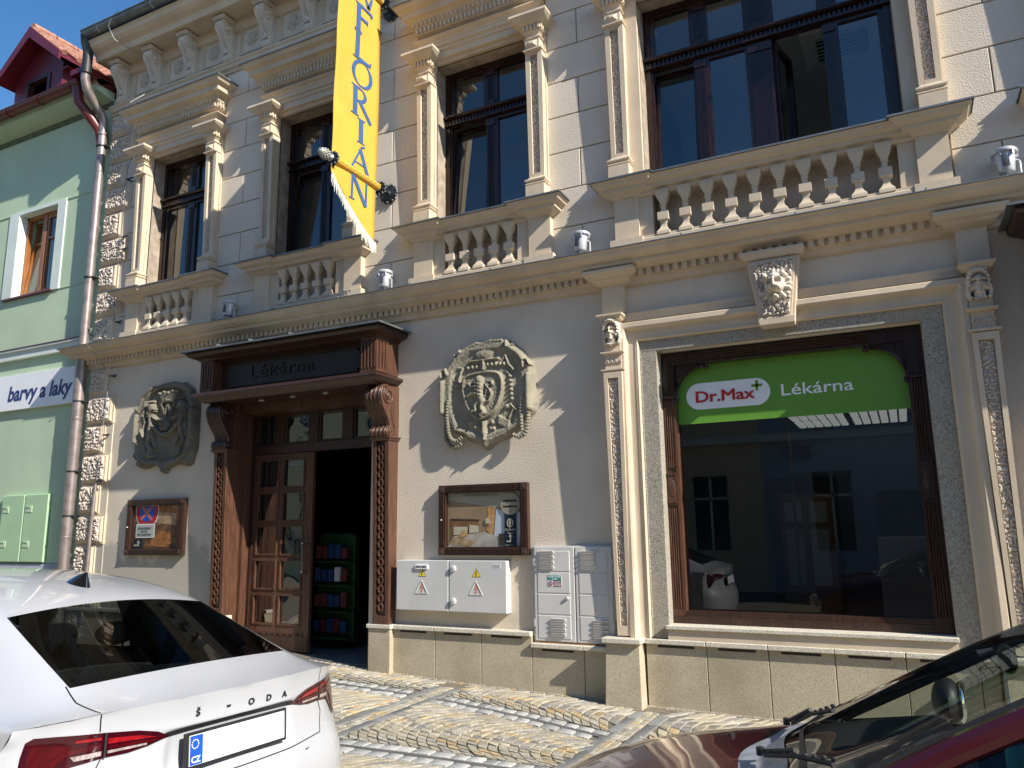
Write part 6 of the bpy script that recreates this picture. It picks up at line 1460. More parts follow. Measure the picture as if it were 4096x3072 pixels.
def patch(bvh, poly, org, ax_u, ax_v, d, off=.004, res=.012, flip=False):
    """project a flat polygon (u,v) on to a surface along d; returns MB in object space"""
    us = [p[0] for p in poly]; vs_ = [p[1] for p in poly]; org = Vector(org); ax_u = Vector(ax_u); ax_v = Vector(ax_v); d = Vector(d).normalized()
    nu = max(2, int((max(us)-min(us))/res)); nv = max(2, int((max(vs_)-min(vs_))/res))
    b = bmesh.new(); f = b.faces.new([b.verts.new((u, v, 0)) for u, v in poly])
    geom = list(b.verts)+list(b.edges)+list(b.faces)
    for i in range(1, nu):
        u = min(us)+(max(us)-min(us))*i/nu; bmesh.ops.bisect_plane(b, geom=list(b.verts)+list(b.edges)+list(b.faces), plane_co=(u, 0, 0), plane_no=(1, 0, 0))
    for i in range(1, nv):
        v = min(vs_)+(max(vs_)-min(vs_))*i/nv; bmesh.ops.bisect_plane(b, geom=list(b.verts)+list(b.edges)+list(b.faces), plane_co=(0, v, 0), plane_no=(0, 1, 0))
    b.verts.index_update(); V = []
    for vt in b.verts:
        o = org+ax_u*vt.co.x+ax_v*vt.co.y; hit, nrm, _, _ = bvh.ray_cast(o, d)
        if hit is None: hit, nrm, _, _ = bvh.find_nearest(o+d*1.0); 
        if nrm.dot(d) > 0: nrm = -nrm
        V.append(tuple(hit+nrm*off))
    F = [tuple(v.index for v in fc.verts) for fc in b.faces]; b.free()
    m = MB(); m.add(V, F); return m
def wheel(parent, x, y, z, r=.325, wd=.21, side=1):
    m = MB(); m.lathe([(r-.09, -wd/2), (r-.02, -wd/2), (r, -wd/2+.03), (r, wd/2-.03), (r-.02, wd/2), (r-.09, wd/2)], (x, y, z), 'y', 32); w_ = part('wheel', m, 'tyre', parent, smooth=True, ang=40)
    m = MB(); m.lathe([(r-.085, side*wd*.42), (r-.11, side*wd*.36), (.06, side*wd*.30), (.05, side*wd*.38), (0, side*wd*.39)], (x, y, z), 'y', 28)
    part('rim', m, 'rim', w_, smooth=True)
    m = MB()
    for k in range(10):
        a = k*math.pi/5+.3; m.prism([(x+.10*math.cos(a), z+.10*math.sin(a)), (x+(r-.10)*math.cos(a+.12), z+(r-.10)*math.sin(a+.12)), (x+(r-.10)*math.cos(a+.42), z+(r-.10)*math.sin(a+.42)), (x+.10*math.cos(a+.5), z+.10*math.sin(a+.5))], y+side*wd*.36, y+side*wd*.375)
    part('rim_opening', m, 'plastic', w_)
# ---------------- white liftback (car axes: s forward, w across, z up)
wc = thing('parked_car', 'white liftback car at lower left with red tail lamps and shark fin aerial', 'car', 'parked cars', loc=(-2.56, -4.883, 0))
wc.rotation_euler = (R(-1.15), 0, 0)
M0 = Matrix(((-1, 0, 0, 0), (0, 1, 0, 0), (0, 0, 1, 0), (0, 0, 0, 1)))
def bul(w):
    w = abs(w); return float(np.interp(w, [0, .3, .585, .68, .76, .82, .86, .90], [0, .018, .082, .120, .170, .225, .285, .36]))
SD = [.965, .90, .83, .72, .58, .42, .28]      # side heights of rear station
SWD = [.82, .835, .855, .875, .90, .895, .875]
r0 = [(bul(0), 0, 1.003), (bul(.3), .3, 1.002), (bul(.585), .585, .994), (bul(.68), .68, .985), (bul(.76), .76, .976)]+[(bul(.82) if k == 0 else bul(.82)+.027+.00*k, w_, z_) for k, (w_, z_) in enumerate(zip(SWD, SD))]
def stn(s, zc, gw, gz_, rw, rz, bw, bz, shw, shz, c1, side):
    # centre height, glass edge, rail, belt, shoulder, below shoulder ...
    P = [(s, 0, zc), (s, gw*.55, zc-(zc-gz_)*.30), (s, gw, gz_), (s, rw, rz), (s, bw, bz), (s, shw, shz)]
    for (dw, z) in zip(side, SD[1:]): P.append((s, dw, z))
    return P
side1 = [.845, .865, .885, .905, .90, .88]; side2 = [.885, .895, .905, .915, .905, .885]
ST = [r0,
 [(s, w_, z) for s, w_, z in [(.12, 0, 1.030), (.135, .3, 1.028), (.19, .575, 1.016), (.22, .665, 1.000), (.26, .745, .985), (.33, .825, .968)]]+[(.36, a, z) for a, z in zip([.845, .865, .885, .905, .90, .88], SD[1:])],
 [(s, w_, z) for s, w_, z in [(.27, 0, 1.078), (.28, .31, 1.073), (.315, .566, 1.058), (.335, .645, 1.038), (.38, .74, 1.003), (.45, .835, .970)]]+[(.48, a, z) for a, z in zip([.865, .88, .895, .91, .903, .885], SD[1:])],
 stn(.60, 1.212, .536, 1.178, .60, 1.150, .745, 1.03, .858, .972, None, side2),
 stn(.86, 1.328, .506, 1.288, .575, 1.262, .745, 1.06, .868, .974, None, side2),
 stn(1.00, 1.372, .505, 1.335, .575, 1.305, .75, 1.06, .870, .974, None, side2),
 stn(1.35, 1.432, .51, 1.402, .59, 1.365, .785, 1.00, .872, .972, None, side2),
 stn(1.75, 1.462, .52, 1.432, .60, 1.395, .80, .975, .875, .965, None, side2),
 stn(2.25, 1.470, .52, 1.440, .60, 1.405, .805, .965, .875, .955, None, side2),
 stn(2.75, 1.440, .51, 1.410, .59, 1.375, .805, .955, .875, .94, None, side2),
 stn(3.05, 1.39, .51, 1.36, .585, 1.33, .80, .95, .87, .93, None, side2),
 stn(3.75, 1.02, .62, 1.00, .69, .985, .79, .945, .865, .915, None, side2),
 [(4.2, 0, .95), (4.2, .4, .94), (4.2, .62, .925), (4.2, .70, .91), (4.18, .79, .88), (4.15, .86, .86)]+[(4.15, a, z) for a, z in zip(side2, [.80, .72, .62, .5, .38, .28])],
 [(4.58, 0, .80), (4.56, .35, .79), (4.50, .58, .78), (4.46, .66, .77), (4.40, .74, .74), (4.34, .82, .72)]+[(4.34, a, z) for a, z in zip([.85, .87, .88, .89, .885, .87], [.68, .62, .55, .46, .36, .27])],
 [(4.69, 0, .55), (4.67, .35, .55), (4.60, .58, .55), (4.54, .66, .55), (4.46, .74, .55), (4.38, .82, .55)]+[(4.38, a, z) for a, z in zip([.84, .85, .86, .87, .87, .86], [.53, .50, .46, .40, .33, .26])],
]
G = car_grid(ST); ncw = len(G[0]); cj = ncw//2    # centre column index
def jj(j): return min(abs(j-cj), abs(j+1-cj)) if True else 0
def side_idx(j): return (j-cj) if j >= cj else (cj-1-j)      # 0 = cell beside the centre line
def wmat(i, j):
    k = side_idx(j)
    if 2 <= i <= 3 and k <= 1: return None                # rear window
    if 10 <= i <= 10 and k <= 1: return None              # windscreen
    if 7 <= i <= 9 and k == 3: return None                # side glass
    return 0
def wcr(ia, ja, ib, jb):
    ka, kb = abs(ja-cj), abs(jb-cj)
    if ia == ib == 0: return 1.0
    if ka == kb == 5 and max(ia, ib) <= 11: return .40
    if ka == kb == 2 and min(ia, ib) >= 2 and max(ia, ib) <= 4: return 1.0
    if ia == ib and ia in (2, 4) and max(ka, kb) <= 2: return 1.0
    if ka == kb and ka in (3, 4) and 6 <= min(ia, ib) and max(ia, ib) <= 10: return .8
    if ia == ib and ia in (6, 10) and min(ka, kb) == 3 and max(ka, kb) == 4: return .9
    if ia == ib and ia in (10, 11) and max(ka, kb) <= 2: return .8
    if ka == kb == 2 and ia in (10, 11) and ib in (10, 11): return .8
    return 0
body = grid_obj('body', G, ['paint'], wmat, wc, M0, 3, wcr, vcr=lambda i, j: i == 0 or (i in (2, 4) and abs(j-cj) == 2))
# rear face: rows from the lip down, joined to the rear station outline
rows = [(1.0, None, 0.0)]
W7 = [0, .3, .585, .68, .76]
def rear_off(z, w):
    a = float(np.interp(z, [.27, .33, .45, .60, .68, .72, .76, .87, .885, .90, .95, .98, 1.0], [-.02, .03, .055, .05, .012, .0, -.012, -.012, -.01, -.012, -.012, -.004, .0]))
    rec = float(np.interp(z, [.70, .735, .865, .888], [0, 1, 1, 0]))*float(np.interp(abs(w), [.30, .36], [1, 0]))
    return a-.035*rec
RZ = [1.0, .975, .93, .892, .872, .80, .735, .70, .66, .60, .46, .34, .27]
WC = [0, .16, .30, .345, .45, .585, .68, .76, .815, .85]
RG = []
for z in RZ:
    row = []
    wside = .82 if z == 1.0 else float(np.interp({.975: .935, .93: .905}.get(z, z), list(reversed(SD)), list(reversed(SWD))))
    for w_ in WC:
        ww = w_*wside/.85
        if z == 1.0: zz = float(np.interp(ww, [0, .3, .585, .68, .76, .82], [1.003, 1.002, .994, .985, .976, .965]))
        elif z == .975: zz = float(np.interp(ww, [0, .585, .82], [.978, .968, .935]))
        elif z == .93: zz = float(np.interp(ww, [0, .585, .82], [.93, .925, .905]))
        else: zz = z
        f = float(np.interp(ww/wside, [.9, 1.0], [1, 0])); bb_ = bul(min(ww, .82)) if z > .96 else float(np.interp(ww/wside, [0, .35, .70, .82, .90, .96, 1.0], [0, .018, .082, .12, .165, .205, .252]))
        row.append((bb_-rear_off(zz, ww)*f, ww, zz))
    RG.append(row)
G2 = car_grid(RG); c2 = len(G2[0])//2
def rcr(ia, ja, ib, jb):
    if ia == ib == 0: return 1.0
    ka, kb = abs(ja-c2), abs(jb-c2)
    if ia == ib and ia in (3, 4) and max(ka, kb) <= 3: return .5
    if ka == kb and ka in (2, 3) and 4 <= min(ia, ib) and max(ia, ib) <= 7: return .4
    return 0
rear = grid_obj('tailgate', G2, ['paint'], lambda i, j: 0, wc, M0, 3, rcr, vcr=lambda i, j: i == 0)
def glass_grid(name, rows_, mt, parent, M, cr=True):
    g = car_grid(rows_); n = len(g[0])
    return grid_obj(name, g, [mt], lambda i, j: 0, parent, M, 3, (lambda ia, ja, ib, jb: 1.0 if (ia == ib and ia in (0, len(g)-1)) or (ja == jb and ja in (0, n-1)) else 0))
rg = glass_grid('rear_window', [[(s-.0, w_, z-.004) for s, w_, z in r[:3]] for r in ST[2:5]], 'carglass', wc, M0)
glass_grid('windscreen', [[(s, w_, z-.004) for s, w_, z in r[:3]] for r in ST[10:12]], 'carglass', wc, M0)
for sgn in (-1, 1):
    g = [[(sgn*w_, s, z) for s, w_, z in r[3:5]] for r in ST[7:11]]
    grid_obj('side_window', g, ['carglass'], lambda i, j: 0, wc, M0, 2, lambda *a: 0)
# dark ceramic rim of the rear window, third brake strip
bv = bvh_of(rg); bvb = bvh_of(body); bvr = bvh_of(rear)
m = MB()
TW = [(-.565, .318), (-.5, .845), (.5, .845), (.565, .318)]
def strip_down(bv_, pts, wd, off=.003):
    """narrow band following (s,w) points seen from above, on the body"""
    L_, R_ = [], []
    for i, (s, w_) in enumerate(pts):
        a = pts[max(i-1, 0)]; b = pts[min(i+1, len(pts)-1)]; t = Vector((b[0]-a[0], b[1]-a[1])); t.normalize(); n_ = Vector((-t.y, t.x))*wd/2
        for sg_, lst in ((1, L_), (-1, R_)):
            h, nr_, _, _ = bv_.ray_cast(Vector((-(s+sg_*n_.x), w_+sg_*n_.y, 3)), Vector((0, 0, -1)))
            if h is None: h, nr_ = Vector((-(s), w_, 1)), Vector((0, 0, 1))
            lst.append(tuple(h+Vector((0, 0, 1))*off))
    mm = MB(); mm.grid([L_, R_]); return mm
def lerp_pts(p, n=8):
    out = []
    for a, b in zip(p[:-1], p[1:]): out += [(a[0]+(b[0]-a[0])*i/n, a[1]+(b[1]-a[1])*i/n) for i in range(n)]
    return out+[p[-1]]
for s in (-1, 1):
    m.merge(strip_down(bvb, lerp_pts([(.33, s*.572), (.22, s*.60), (.10, s*.594), (.088, s*.592)]), .004))
# shut line down the rear face
def rear_line(pts, wd, off=.003, bvx=None):
    mm = MB(); L_, R_ = [], []
    for i, (w_, z) in enumerate(pts):
        a = pts[max(i-1, 0)]; b = pts[min(i+1, len(pts)-1)]; t = Vector((b[0]-a[0], b[1]-a[1])); t.normalize(); n_ = Vector((-t.y, t.x))*wd/2
        for sg_, lst in ((1, L_), (-1, R_)):
            h, nr_, _, _ = (bvx or bvr).ray_cast(Vector((1, w_+sg_*n_.x, z+sg_*n_.y)), Vector((-1, 0, 0)))
            if h is None: h = Vector((-.1, w_, z))
            lst.append(tuple(h+Vector((off, 0, 0))))
    mm.grid([L_, R_]); return mm
for s in (-1, 1): m.merge(rear_line(lerp_pts([(s*.590, .990), (s*.584, .93)]), .004)); m.merge(rear_line(lerp_pts([(s*.572, .848), (s*.60, .79), (s*.575, .70)]), .004))
m.merge(rear_line(lerp_pts([(-.575, .70), (-.3, .69), (.3, .69), (.575, .70)]), .004))
part('shut_line', m, 'plastic', wc)
m = MB(); m.merge(rear_line(lerp_pts([(-.345, .874), (0, .884), (.345, .874)]), .020, .004)); part('plate_recess_shadow', m, 'plastic', wc)  # dark strip painting the shadow line under the recess edge
# tail lamps: polygons in a skewed plan axis q so that they wrap the corner
def lamp(sgn):
    ax = Vector((-.6, sgn*.8, 0)); dd = Vector((-.8, -sgn*.6, 0)); org = Vector((1.2, sgn*.9, 0))-ax*0
    org = -dd*1.5
    def P(poly, off, bvx): return patch(bvx, [(u, z) for u, z in poly], org, ax, (0, 0, 1), dd, off, .012)
    both = None
    b = bmesh.new(); 
    for o_ in (body, rear):
        dg = bpy.context.evaluated_depsgraph_get(); e = o_.evaluated_get(dg); me = e.to_mesh(); b.from_mesh(me); e.to_mesh_clear()
    both = BVHTree.FromBMesh(b); b.free()
    T = .508
    outl = [(.6+(u-.6)*.66 if u > .6 else u, v) for u, v in [(.285, .872), (.33, .895), (.40, .912), (.508, .925), (.70, .935), (.79, .937), (.825, .925), (.84, .88), (.85, .80), (.845, .735), (.78, .735), (.72, .76), (.66, .80), (.61, .83), (.508, .842), (.43, .842), (.36, .852)]]
    t = part('tail_lamp', P(outl, .006, both), 'ldark', wc, smooth=True)
    D_ = [('red_reflector', 'lred', [(.60, .897), (.795, .912), (.815, .87), (.82, .79), (.81, .755), (.765, .80), (.715, .86), (.65, .880)]), ('light_bar', 'lred', [(.52, .872), (.62, .869), (.685, .84), (.755, .75), (.79, .75), (.725, .85), (.64, .885), (.52, .890)]),
          ('light_bar', 'lbright', [(.33, .879), (.498, .886), (.498, .905), (.40, .896)]), ('light_bar', 'lred', [(.33, .864), (.498, .868), (.498, .880), (.34, .873)]), ('reversing_lamp', 'lclear', [(.37, .857), (.498, .854), (.498, .864), (.37, .864)]), ('reversing_lamp', 'lclear', [(.518, .850), (.60, .846), (.618, .862), (.518, .866)]),
          ('light_bar', 'lbright', [(.52, .902), (.60, .904), (.60, .914), (.52, .912)])]
    D_ = [(n_, mt_, [(.6+(u-.6)*.66 if u > .6 else u, v) for u, v in pl]) for n_, mt_, pl in D_]
    for i, (n_, mt_, pl) in enumerate(D_): part(n_, P(pl, .0085+.0006*i, both), mt_, t, smooth=True)
    part('lamp_seam', P([(.504, .842), (.511, .842), (.511, .925), (.504, .925)], .0135, both), 'plastic', t)
lamp(-1); lamp(1)
# number plate, lettering, badge
m = MB(); m.box(.0, .012, -.276, .276, -.068, .066); n = MB(); MP = Matrix.Translation((-.020, 0, .800)) @ Matrix.Rotation(R(-4), 4, 'Y'); n.merge(m, MP); pf = part('plate_holder', n, 'plastic', wc, bevel=.003)
m = MB(); m.box(.012, .016, -.258, .258, -.055, .055); n = MB(); n.merge(m, MP); part('number_plate', n, 'plate', pf)
m = MB(); m.box(.016, .0175, -.256, -.195, -.053, .053); n = MB(); n.merge(m, MP); part('blue_field', n, 'eu', pf)
YZ = Matrix(((0, 0, 1, 0), (1, 0, 0, 0), (0, 1, 0, 0), (0, 0, 0, 1)))
m = MB(); t = text_mb('CZ', .032, ext=.0005, off=.0008); m.merge(t, MP @ Matrix.Translation((.0178, -.250, -.045)) @ YZ)
for k in range(12):
    a = k*math.pi/6; q = MB(); q.lathe([(.0028, .0176), (.0028, .0182)], (0, -.232+.016*math.cos(a), .022+.016*math.sin(a)), 'x', 6); m.merge(q, MP)
part('plate_lettering', m, 'white', pf)
m = MB()
for ch, w_, z in (('Š', -.208, .936), ('O', .058, .931), ('D', .168, .928), ('A', .275, .924)):
    t = text_mb(ch, .036, ext=.002, off=.0006, sx=1.2); h, _, _, _ = bvr.ray_cast(Vector((1, w_, z)), Vector((-1, 0, 0))); m = MB(); m.merge(t, Matrix.Translation((h.x+.004, w_-.016, z-.013)) @ YZ); part('badge_letter', m, 'chrome', wc)
m = MB(); q = MB(); h, _, _, _ = bvr.ray_cast(Vector((1, -.065, .934)), Vector((-1, 0, 0))); q.box(h.x, h.x+.006, -.074, -.056, .931, .938); m.merge(q); part('badge_dash', m, 'chrome', wc)
m = MB(); h, _, _, _ = bvr.ray_cast(Vector((1, .45, .655)), Vector((-1, 0, 0))); t = text_mb('//////', .018, ext=.001, off=.0006, shear=.2); m.merge(t, Matrix.Translation((h.x+.006, .42, .648)) @ Matrix.Rotation(R(14), 4, 'Z') @ YZ); part('small_badge', m, 'chrome', wc)
# shark fin aerial
m = MB(); ax_ = -1.10; P = []
for i in range(9):
    t = i/8; L = .19*(1-t)**.75+.012; hw = .034*(1-t)**.9+.004; zz = 1.378+.075*t; x0_ = ax_+.03-.022*t; 
    P.append([(x0_+.0-L*(.5-.5*math.cos(a)), hw*math.sin(a), zz+.0*math.cos(a)-.012*(1-t)*(.5-.5*math.cos(a))*-1.2) for a in [k*2*math.pi/16 for k in range(17)]])
m.grid(P); part('shark_fin_aerial', m, 'gloss', wc, smooth=True, ang=70)
# wheels, cabin
for s in (.93, 3.62):
    for sgn in (-1, 1): wheel(wc, -s, sgn*.80, .33, side=sgn)
m = MB(); m.box(-4.3, -.15, -.78, .78, .18, .60); part('underbody', m, 'plastic', wc)
m = MB(); m.prism([(-.30, 1.03), (-1.25, .93), (-1.25, .88), (-.30, .98)], -.60, .60, 'y'); cb = part('parcel_shelf', m, 'seat', wc)
for w_, s in ((-.42, 1.35), (.0, 1.35), (.42, 1.35)):
    m = MB(); m.box(-s-.14, -s, w_-.24, w_+.24, .55, 1.02); m.bbox(w_-.0, w_+.0, 0, 0, 0, 0, 0) if False else None
    part('rear_seat', m, 'seat', wc, bevel=.05)
    m = MB(); m.ball((-s-.05, w_, 1.11), (.055, .125, .065), 14, 10); m.tube([(-s-.05, w_-.05, 1.0), (-s-.05, w_-.05, 1.08)], .006, 6); m.tube([(-s-.05, w_+.05, 1.0), (-s-.05, w_+.05, 1.08)], .006, 6); part('headrest', m, 'seat', wc, smooth=True)
for w_ in (-.38, .38):
    m = MB(); m.prism([(-2.15, .55), (-2.0, .55), (-1.98, 1.10), (-2.08, 1.13), (-2.16, 1.08)], w_-.24, w_+.24, 'y'); part('front_seat', m, 'seat', wc, bevel=.04); m = MB(); m.ball((-2.08, w_, 1.20), (.06, .14, .09), 14, 10); part('headrest', m, 'seat', wc, smooth=True)
m = MB(); m.box(-3.5, -.7, -.80, -.76, .3, .93); m.box(-3.5, -.7, .76, .80, .3, .93); m.box(-3.6, -3.3, -.7, .7, .6, .95); part('cabin_trim', m, 'seat', wc)
for sgn in (-1, 1):
    m = MB(); m.ball((-3.05, sgn*.97, 1.0), (.07, .11, .075), 14, 10); part('wing_mirror', m, 'paint', wc, smooth=True)
# ---------------- dark red hatchback, nose to the left
rcar = thing('parked_car', 'dark red small car with black wipers in the lower right corner', 'car', 'parked cars', loc=(-1.42, -4.82, 0))
rcar.rotation_euler = (R(-1.3), 0, 0)
M1 = Matrix(((1, 0, 0, 0), (0, 1, 0, 0), (0, 0, 1, 0), (0, 0, 0, 1)))
LS = [.78, .70, .60, .48, .36, .26]
def rs(c, g, r, b_, sh, sides, low=LS): return [(c[0], 0, c[1]), (g[0]-.0, g[1]*.55, g[2]+(c[1]-g[2])*.72), g, r, b_, sh]+[(sh[0], a, z) for a, z in zip(sides, low)]
sd_ = [.80, .812, .82, .822, .815, .80]
RS = [
 rs((.0, .52), (.03, .45, .52), (.07, .56, .52), (.13, .66, .52), (.22, .74, .52), [.76, .765, .77, .77, .765, .76], [.50, .46, .42, .38, .32, .26]),
 rs((.03, .68), (.06, .45, .67), (.10, .56, .66), (.16, .66, .65), (.24, .745, .63), [.765, .77, .775, .78, .775, .76], [.59, .55, .50, .42, .34, .26]),
 rs((.16, .775), (.18, .45, .76), (.21, .57, .745), (.25, .67, .72), (.30, .75, .69), [.77, .785, .79, .79, .785, .77], [.66, .61, .54, .45, .35, .26]),
 rs((.50, .885), (.50, .45, .868), (.50, .585, .85), (.50, .69, .82), (.50, .77, .785), sd_, [.73, .66, .57, .46, .35, .26]),
 rs((.72, .925), (.76, .47, .907), (.82, .61, .892), (.85, .71, .872), (.86, .785, .84), sd_),
 rs((.86, .945), (.95, .50, .928), (1.03, .64, .925), (1.03, .725, .905), (1.03, .795, .87), sd_),
 rs((.93, .958), (1.005, .50, .938), (1.05, .65, .93), (1.06, .73, .91), (1.06, .80, .875), sd_),
 rs((1.0, 1.005), (1.08, .50, .995), (1.14, .635, .985), (1.16, .715, .925), (1.16, .80, .885), sd_),
 rs((1.38, 1.205), (1.42, .46, 1.195), (1.47, .585, 1.165), (1.48, .735, .945), (1.48, .81, .90), sd_),
 rs((1.82, 1.405), (1.84, .43, 1.40), (1.88, .54, 1.37), (1.88, .74, .955), (1.88, .815, .91), sd_),
 rs((2.15, 1.462), (2.15, .43, 1.45), (2.15, .54, 1.42), (2.15, .745, .965), (2.15, .82, .92), sd_),
 rs((2.75, 1.475), (2.75, .43, 1.462), (2.75, .54, 1.43), (2.75, .745, .975), (2.75, .82, .93), sd_),
 rs((3.25, 1.44), (3.25, .43, 1.43), (3.25, .54, 1.40), (3.25, .735, .985), (3.25, .81, .93), sd_),
 rs((3.48, 1.36), (3.46, .42, 1.35), (3.44, .52, 1.32), (3.42, .70, .97), (3.40, .78, .92), [.78, .785, .79, .79, .785, .78]),
 rs((3.60, .95), (3.59, .45, .95), (3.57, .56, .94), (3.54, .66, .93), (3.50, .74, .90), [.75, .75, .75, .75, .75, .75]),
 rs((3.62, .40), (3.61, .45, .40), (3.59, .56, .40), (3.56, .66, .40), (3.52, .74, .40), [.75, .75, .75, .75, .75, .75], [.38, .36, .34, .32, .30, .26]),
]
G = car_grid(RS); cj2 = len(G[0])//2
def sidx(j): return (j-cj2) if j >= cj2 else (cj2-1-j)
def rmat(i, j):
    k = sidx(j)
    if i in (5, 6) and k <= 2: return 1
    if 7 <= i <= 8 and k <= 2: return None
    if 7 <= i <= 12 and k == 3: return None
    if i in (13,) and k <= 2: return None
    return 0
def rcrs(ia, ja, ib, jb):
    ka, kb = abs(ja-cj2), abs(jb-cj2)
    if ia == ib and ia in (4, 5, 6, 7) and max(ka, kb) <= 3: return 1.0
    if ia == ib and ia in (9,) and max(ka, kb) <= 3: return 1.0
    if ka == kb == 3 and 7 <= min(ia, ib) <= 12: return 1.0
    if ka == kb == 4 and 7 <= min(ia, ib) <= 12: return 1.0
    if ia == ib and ia in (7, 13) and {ka, kb} == {3, 4}: return 1.0
    if ka == kb == 3 and min(ia, ib) <= 5: return .35
    return 0
rbody = grid_obj('body', G, ['rpaint', 'gplastic'], rmat, rcar, M1, 3, rcrs, vcr=lambda i, j: (i in (7, 9) and abs(j-cj2) == 3) or (i in (7, 13) and abs(j-cj2) == 4))
wsr = [[(s, w_, z-.006) for s, w_, z in r[:4]] for r in RS[7:10]]
wsg = glass_grid('windscreen', wsr, 'clearglass', rcar, M1)
for sgn in (-1, 1):
    g = [[(sgn*w_*.995, s, z) for s, w_, z in r[3:5]] for r in RS[7:14]]
    grid_obj('side_window', g, ['clearglass'], lambda i, j: 0, rcar, M1, 2, lambda *a: 0)
glass_grid('rear_window', [[(s, w_, z) for s, w_, z in r[:4]] for r in RS[13:15]], 'carglass', rcar, M1)
for sgn in (-1, 1):
    m = MB(); gp_ = [RS[i][3] for i in range(6, 14)]; P = [Vector((g[0], sgn*(g[1]+.016), g[2]-.020)) for g in gp_]; Q_ = []
    for a, b in zip(P[:-1], P[1:]): Q_ += [a.lerp(b, t/5) for t in range(5)]
    Q_.append(P[-1]); m.tube(Q_, .030, 10); part('roof_pillar', m, 'rpaint' if sgn < 0 else 'gloss', rcar, smooth=True)
    m = MB(); m.tube([(2.30, sgn*.57, 1.40), (2.34, sgn*.74, .98)], .04, 8); part('door_pillar', m, 'plastic', rcar, smooth=True)
bw = bvh_of(wsg); bb2 = bvh_of(rbody)
# black border of the windscreen
def top_band(bvx, pts, wd, off): 
    L_, R_ = [], []
    for i, (s, w_) in enumerate(pts):
        a = pts[max(i-1, 0)]; b = pts[min(i+1, len(pts)-1)]; t = Vector((b[0]-a[0], b[1]-a[1])); t.normalize(); n_ = Vector((-t.y, t.x))*wd/2
        for sg_, lst in ((1, L_), (-1, R_)):
            h, _, _, _ = bvx.ray_cast(Vector((s+sg_*n_.x, w_+sg_*n_.y, 3)), Vector((0, 0, -1)))
            if h is None:
                h, _, _, _ = bvx.find_nearest(Vector((s, w_, 1.1)))
            lst.append(tuple(h+Vector((-.0, 0, off))))
    mm = MB(); mm.grid([L_, R_]); return mm
m = MB()
for sgn in (-1, 1): m.merge(top_band(bw, lerp_pts([(1.17, sgn*.605), (1.40, sgn*.575), (1.80, sgn*.525)], 6), .05, .003))
m.merge(top_band(bw, lerp_pts([(1.17, -.60), (1.09, -.45), (1.04, 0), (1.09, .45), (1.17, .60)], 6), .055, .0035)); part('windscreen_border', m, 'plastic', rcar)
m = MB()
for a, b in (((1.0, .30), (1.10, -.32)), ((1.02, -.36), (1.14, -.58))): pass
def up(s, w_, o=.02):
    h, _, _, _ = bw.ray_cast(Vector((s, w_, 3)), Vector((0, 0, -1)))
    if h is None: h, _, _, _ = bb2.ray_cast(Vector((s, w_, 3)), Vector((0, 0, -1)))
    if h is None: h, _, _, _ = bw.find_nearest(Vector((s, w_, 1.05)))
    return (h.x, h.y, h.z+o)
for pv, tip, arm in (((.97, .42), (1.17, -.02), (1.08, .2)), ((.97, -.12), (1.21, -.52), (1.10, -.34))):
    p0 = up(pv[0], pv[1], .025); p1 = up(arm[0], arm[1], .04); p2 = up(tip[0], tip[1], .02)
    m.tube([p0, p1], .007, 6); m.lathe([(.012, -.01), (.012, .012), (.0, .016)], p0, 'z', 10)
    d0 = up(2*arm[0]-tip[0], 2*arm[1]-tip[1], .018); m.tube([d0, up(arm[0], arm[1], .026), p2], .007, 6)
    for k in range(9):
        t = k/8; q = (d0[0]+(p2[0]-d0[0])*t, d0[1]+(p2[1]-d0[1])*t, d0[2]+(p2[2]-d0[2])*t+.012); m.ball(q, (.008, .006, .006), 6, 5)
part('wiper', m, 'plastic', rcar, smooth=True)
m = MB(); a = up(.80, .30, .0); m.lathe([(.012, 0), (.012, .008), (.006, .012)], a, 'z', 8); a = up(.80, -.30, .0); m.lathe([(.012, 0), (.012, .008), (.006, .012)], a, 'z', 8); part('washer_jet', m, 'plastic', rcar)
m = MB()
for sgn in (-1, 1): m.merge(top_band(bb2, lerp_pts([(.90, sgn*.66), (.6, sgn*.64), (.3, sgn*.60), (.12, sgn*.5)], 6), .006, .002))
part('bonnet_gap', m, 'plastic', rcar)
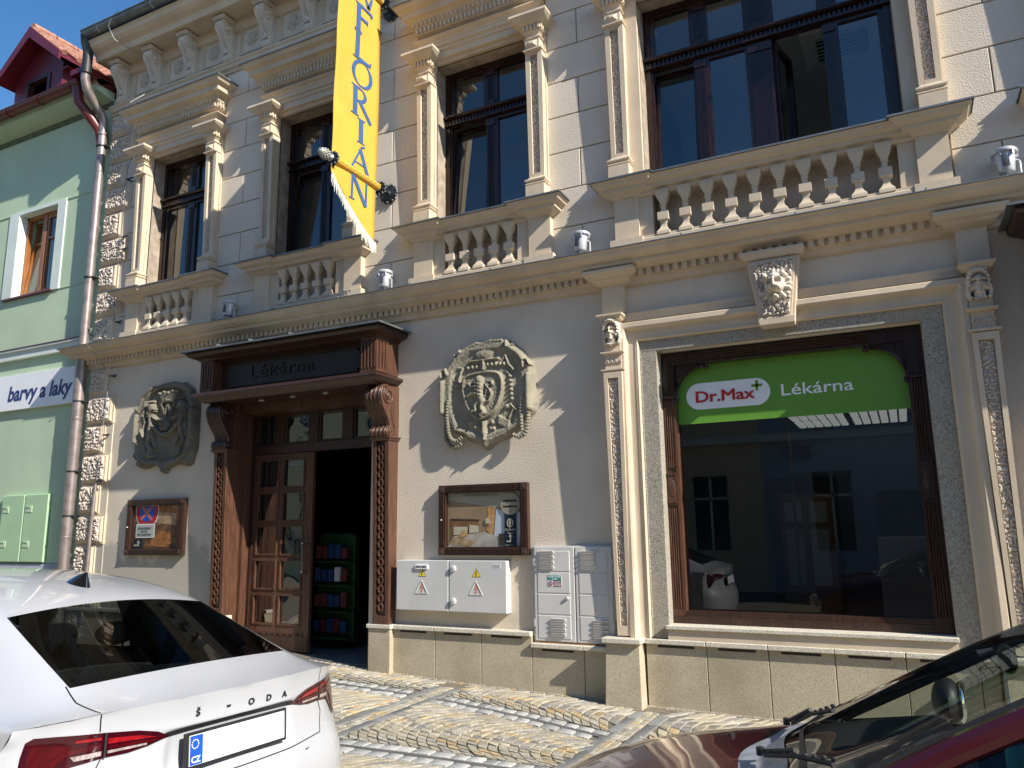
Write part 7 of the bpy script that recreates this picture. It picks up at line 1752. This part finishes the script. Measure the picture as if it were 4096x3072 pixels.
# inside mirror and air freshener
m = MB(); m.ball((1.63, 0, 1.265), (.022, .115, .038), 16, 10); m.tube([(1.60, 0, 1.285), (1.56, 0, 1.275)], .010, 6); im = part('inside_mirror', m, 'plastic', rcar, smooth=True)
m = MB(); m.tube([(1.62, -.02, 1.24), (1.62, -.03, 1.12)], .002, 4); af = part('freshener_cord', m, 'white', rcar)
af2 = thing('air_freshener', 'green and blue bottle shaped air freshener hanging from the mirror of the red car', 'air freshener', loc=(.20, -4.86, 1.03))
m = MB(); m.lathe([(.0, -.07), (.022, -.068), (.028, -.05), (.028, .01), (.012, .035), (.010, .06)], (0, 0, 0), 'z', 12, sy=.6); part('bottle', m, 'teal', af2, smooth=True); m = MB(); m.lathe([(.013, .03), (.013, .065), (.0, .068)], (0, 0, 0), 'z', 12); part('cap', m, 'eu', af2)
# outside mirrors, seats, dashboard, wheels, lamps
for sgn in (-1, 1):
    m = MB(); m.ball((1.49, sgn*.88, .995), (.055, .10, .085), 16, 12); m.tube([(1.46, sgn*.76, .93), (1.48, sgn*.86, .96)], .022, 8); wm = part('wing_mirror', m, 'plastic', rcar, smooth=True)
    m = MB(); m.ball((1.535, sgn*.88, .995), (.018, .088, .073), 16, 12); part('mirror_glass', m, 'mirror', wm, smooth=True)
    m = MB(); m.ball((.17, sgn*.60, .62), (.10, .10, .06), 16, 10); part('headlamp', m, 'lamp', rcar, smooth=True)
m = MB(); m.prism([(1.02, .92), (1.45, .98), (1.55, .90), (1.55, .6), (1.02, .6)], -.70, .70, 'y'); part('dashboard', m, 'seat', rcar, bevel=.02)
for w_ in (-.36, .36):
    m = MB(); m.prism([(2.15, .45), (2.30, .45), (2.42, 1.08), (2.32, 1.10)], w_-.24, w_+.24, 'y'); m.box(1.75, 2.2, w_-.24, w_+.24, .35, .55); part('front_seat', m, 'seat', rcar, bevel=.03); m = MB(); m.ball((2.40, w_, 1.18), (.05, .12, .08), 12, 8); part('headrest', m, 'seat', rcar, smooth=True)
m = MB(); Pq = [(1.62+.0, -.36+.17*math.cos(a), .93+.17*math.sin(a)) for a in [k*2*math.pi/24 for k in range(25)]]; Pq = [(p[0]+(p[2]-.93)*.5, p[1], p[2]) for p in Pq]; m.tube(Pq, .014, 8); part('steering_wheel', m, 'plastic', rcar, smooth=True)
m = MB(); m.box(.25, 3.45, -.72, .72, .18, .42); m.box(1.1, 3.4, -.735, -.72, .42, .90); m.box(1.1, 3.4, .72, .735, .42, .90); part('underbody', m, 'plastic', rcar)
for s in (.68, 3.02):
    for sgn in (-1, 1): wheel(rcar, s, sgn*.73, .29, r=.29, wd=.17, side=sgn)
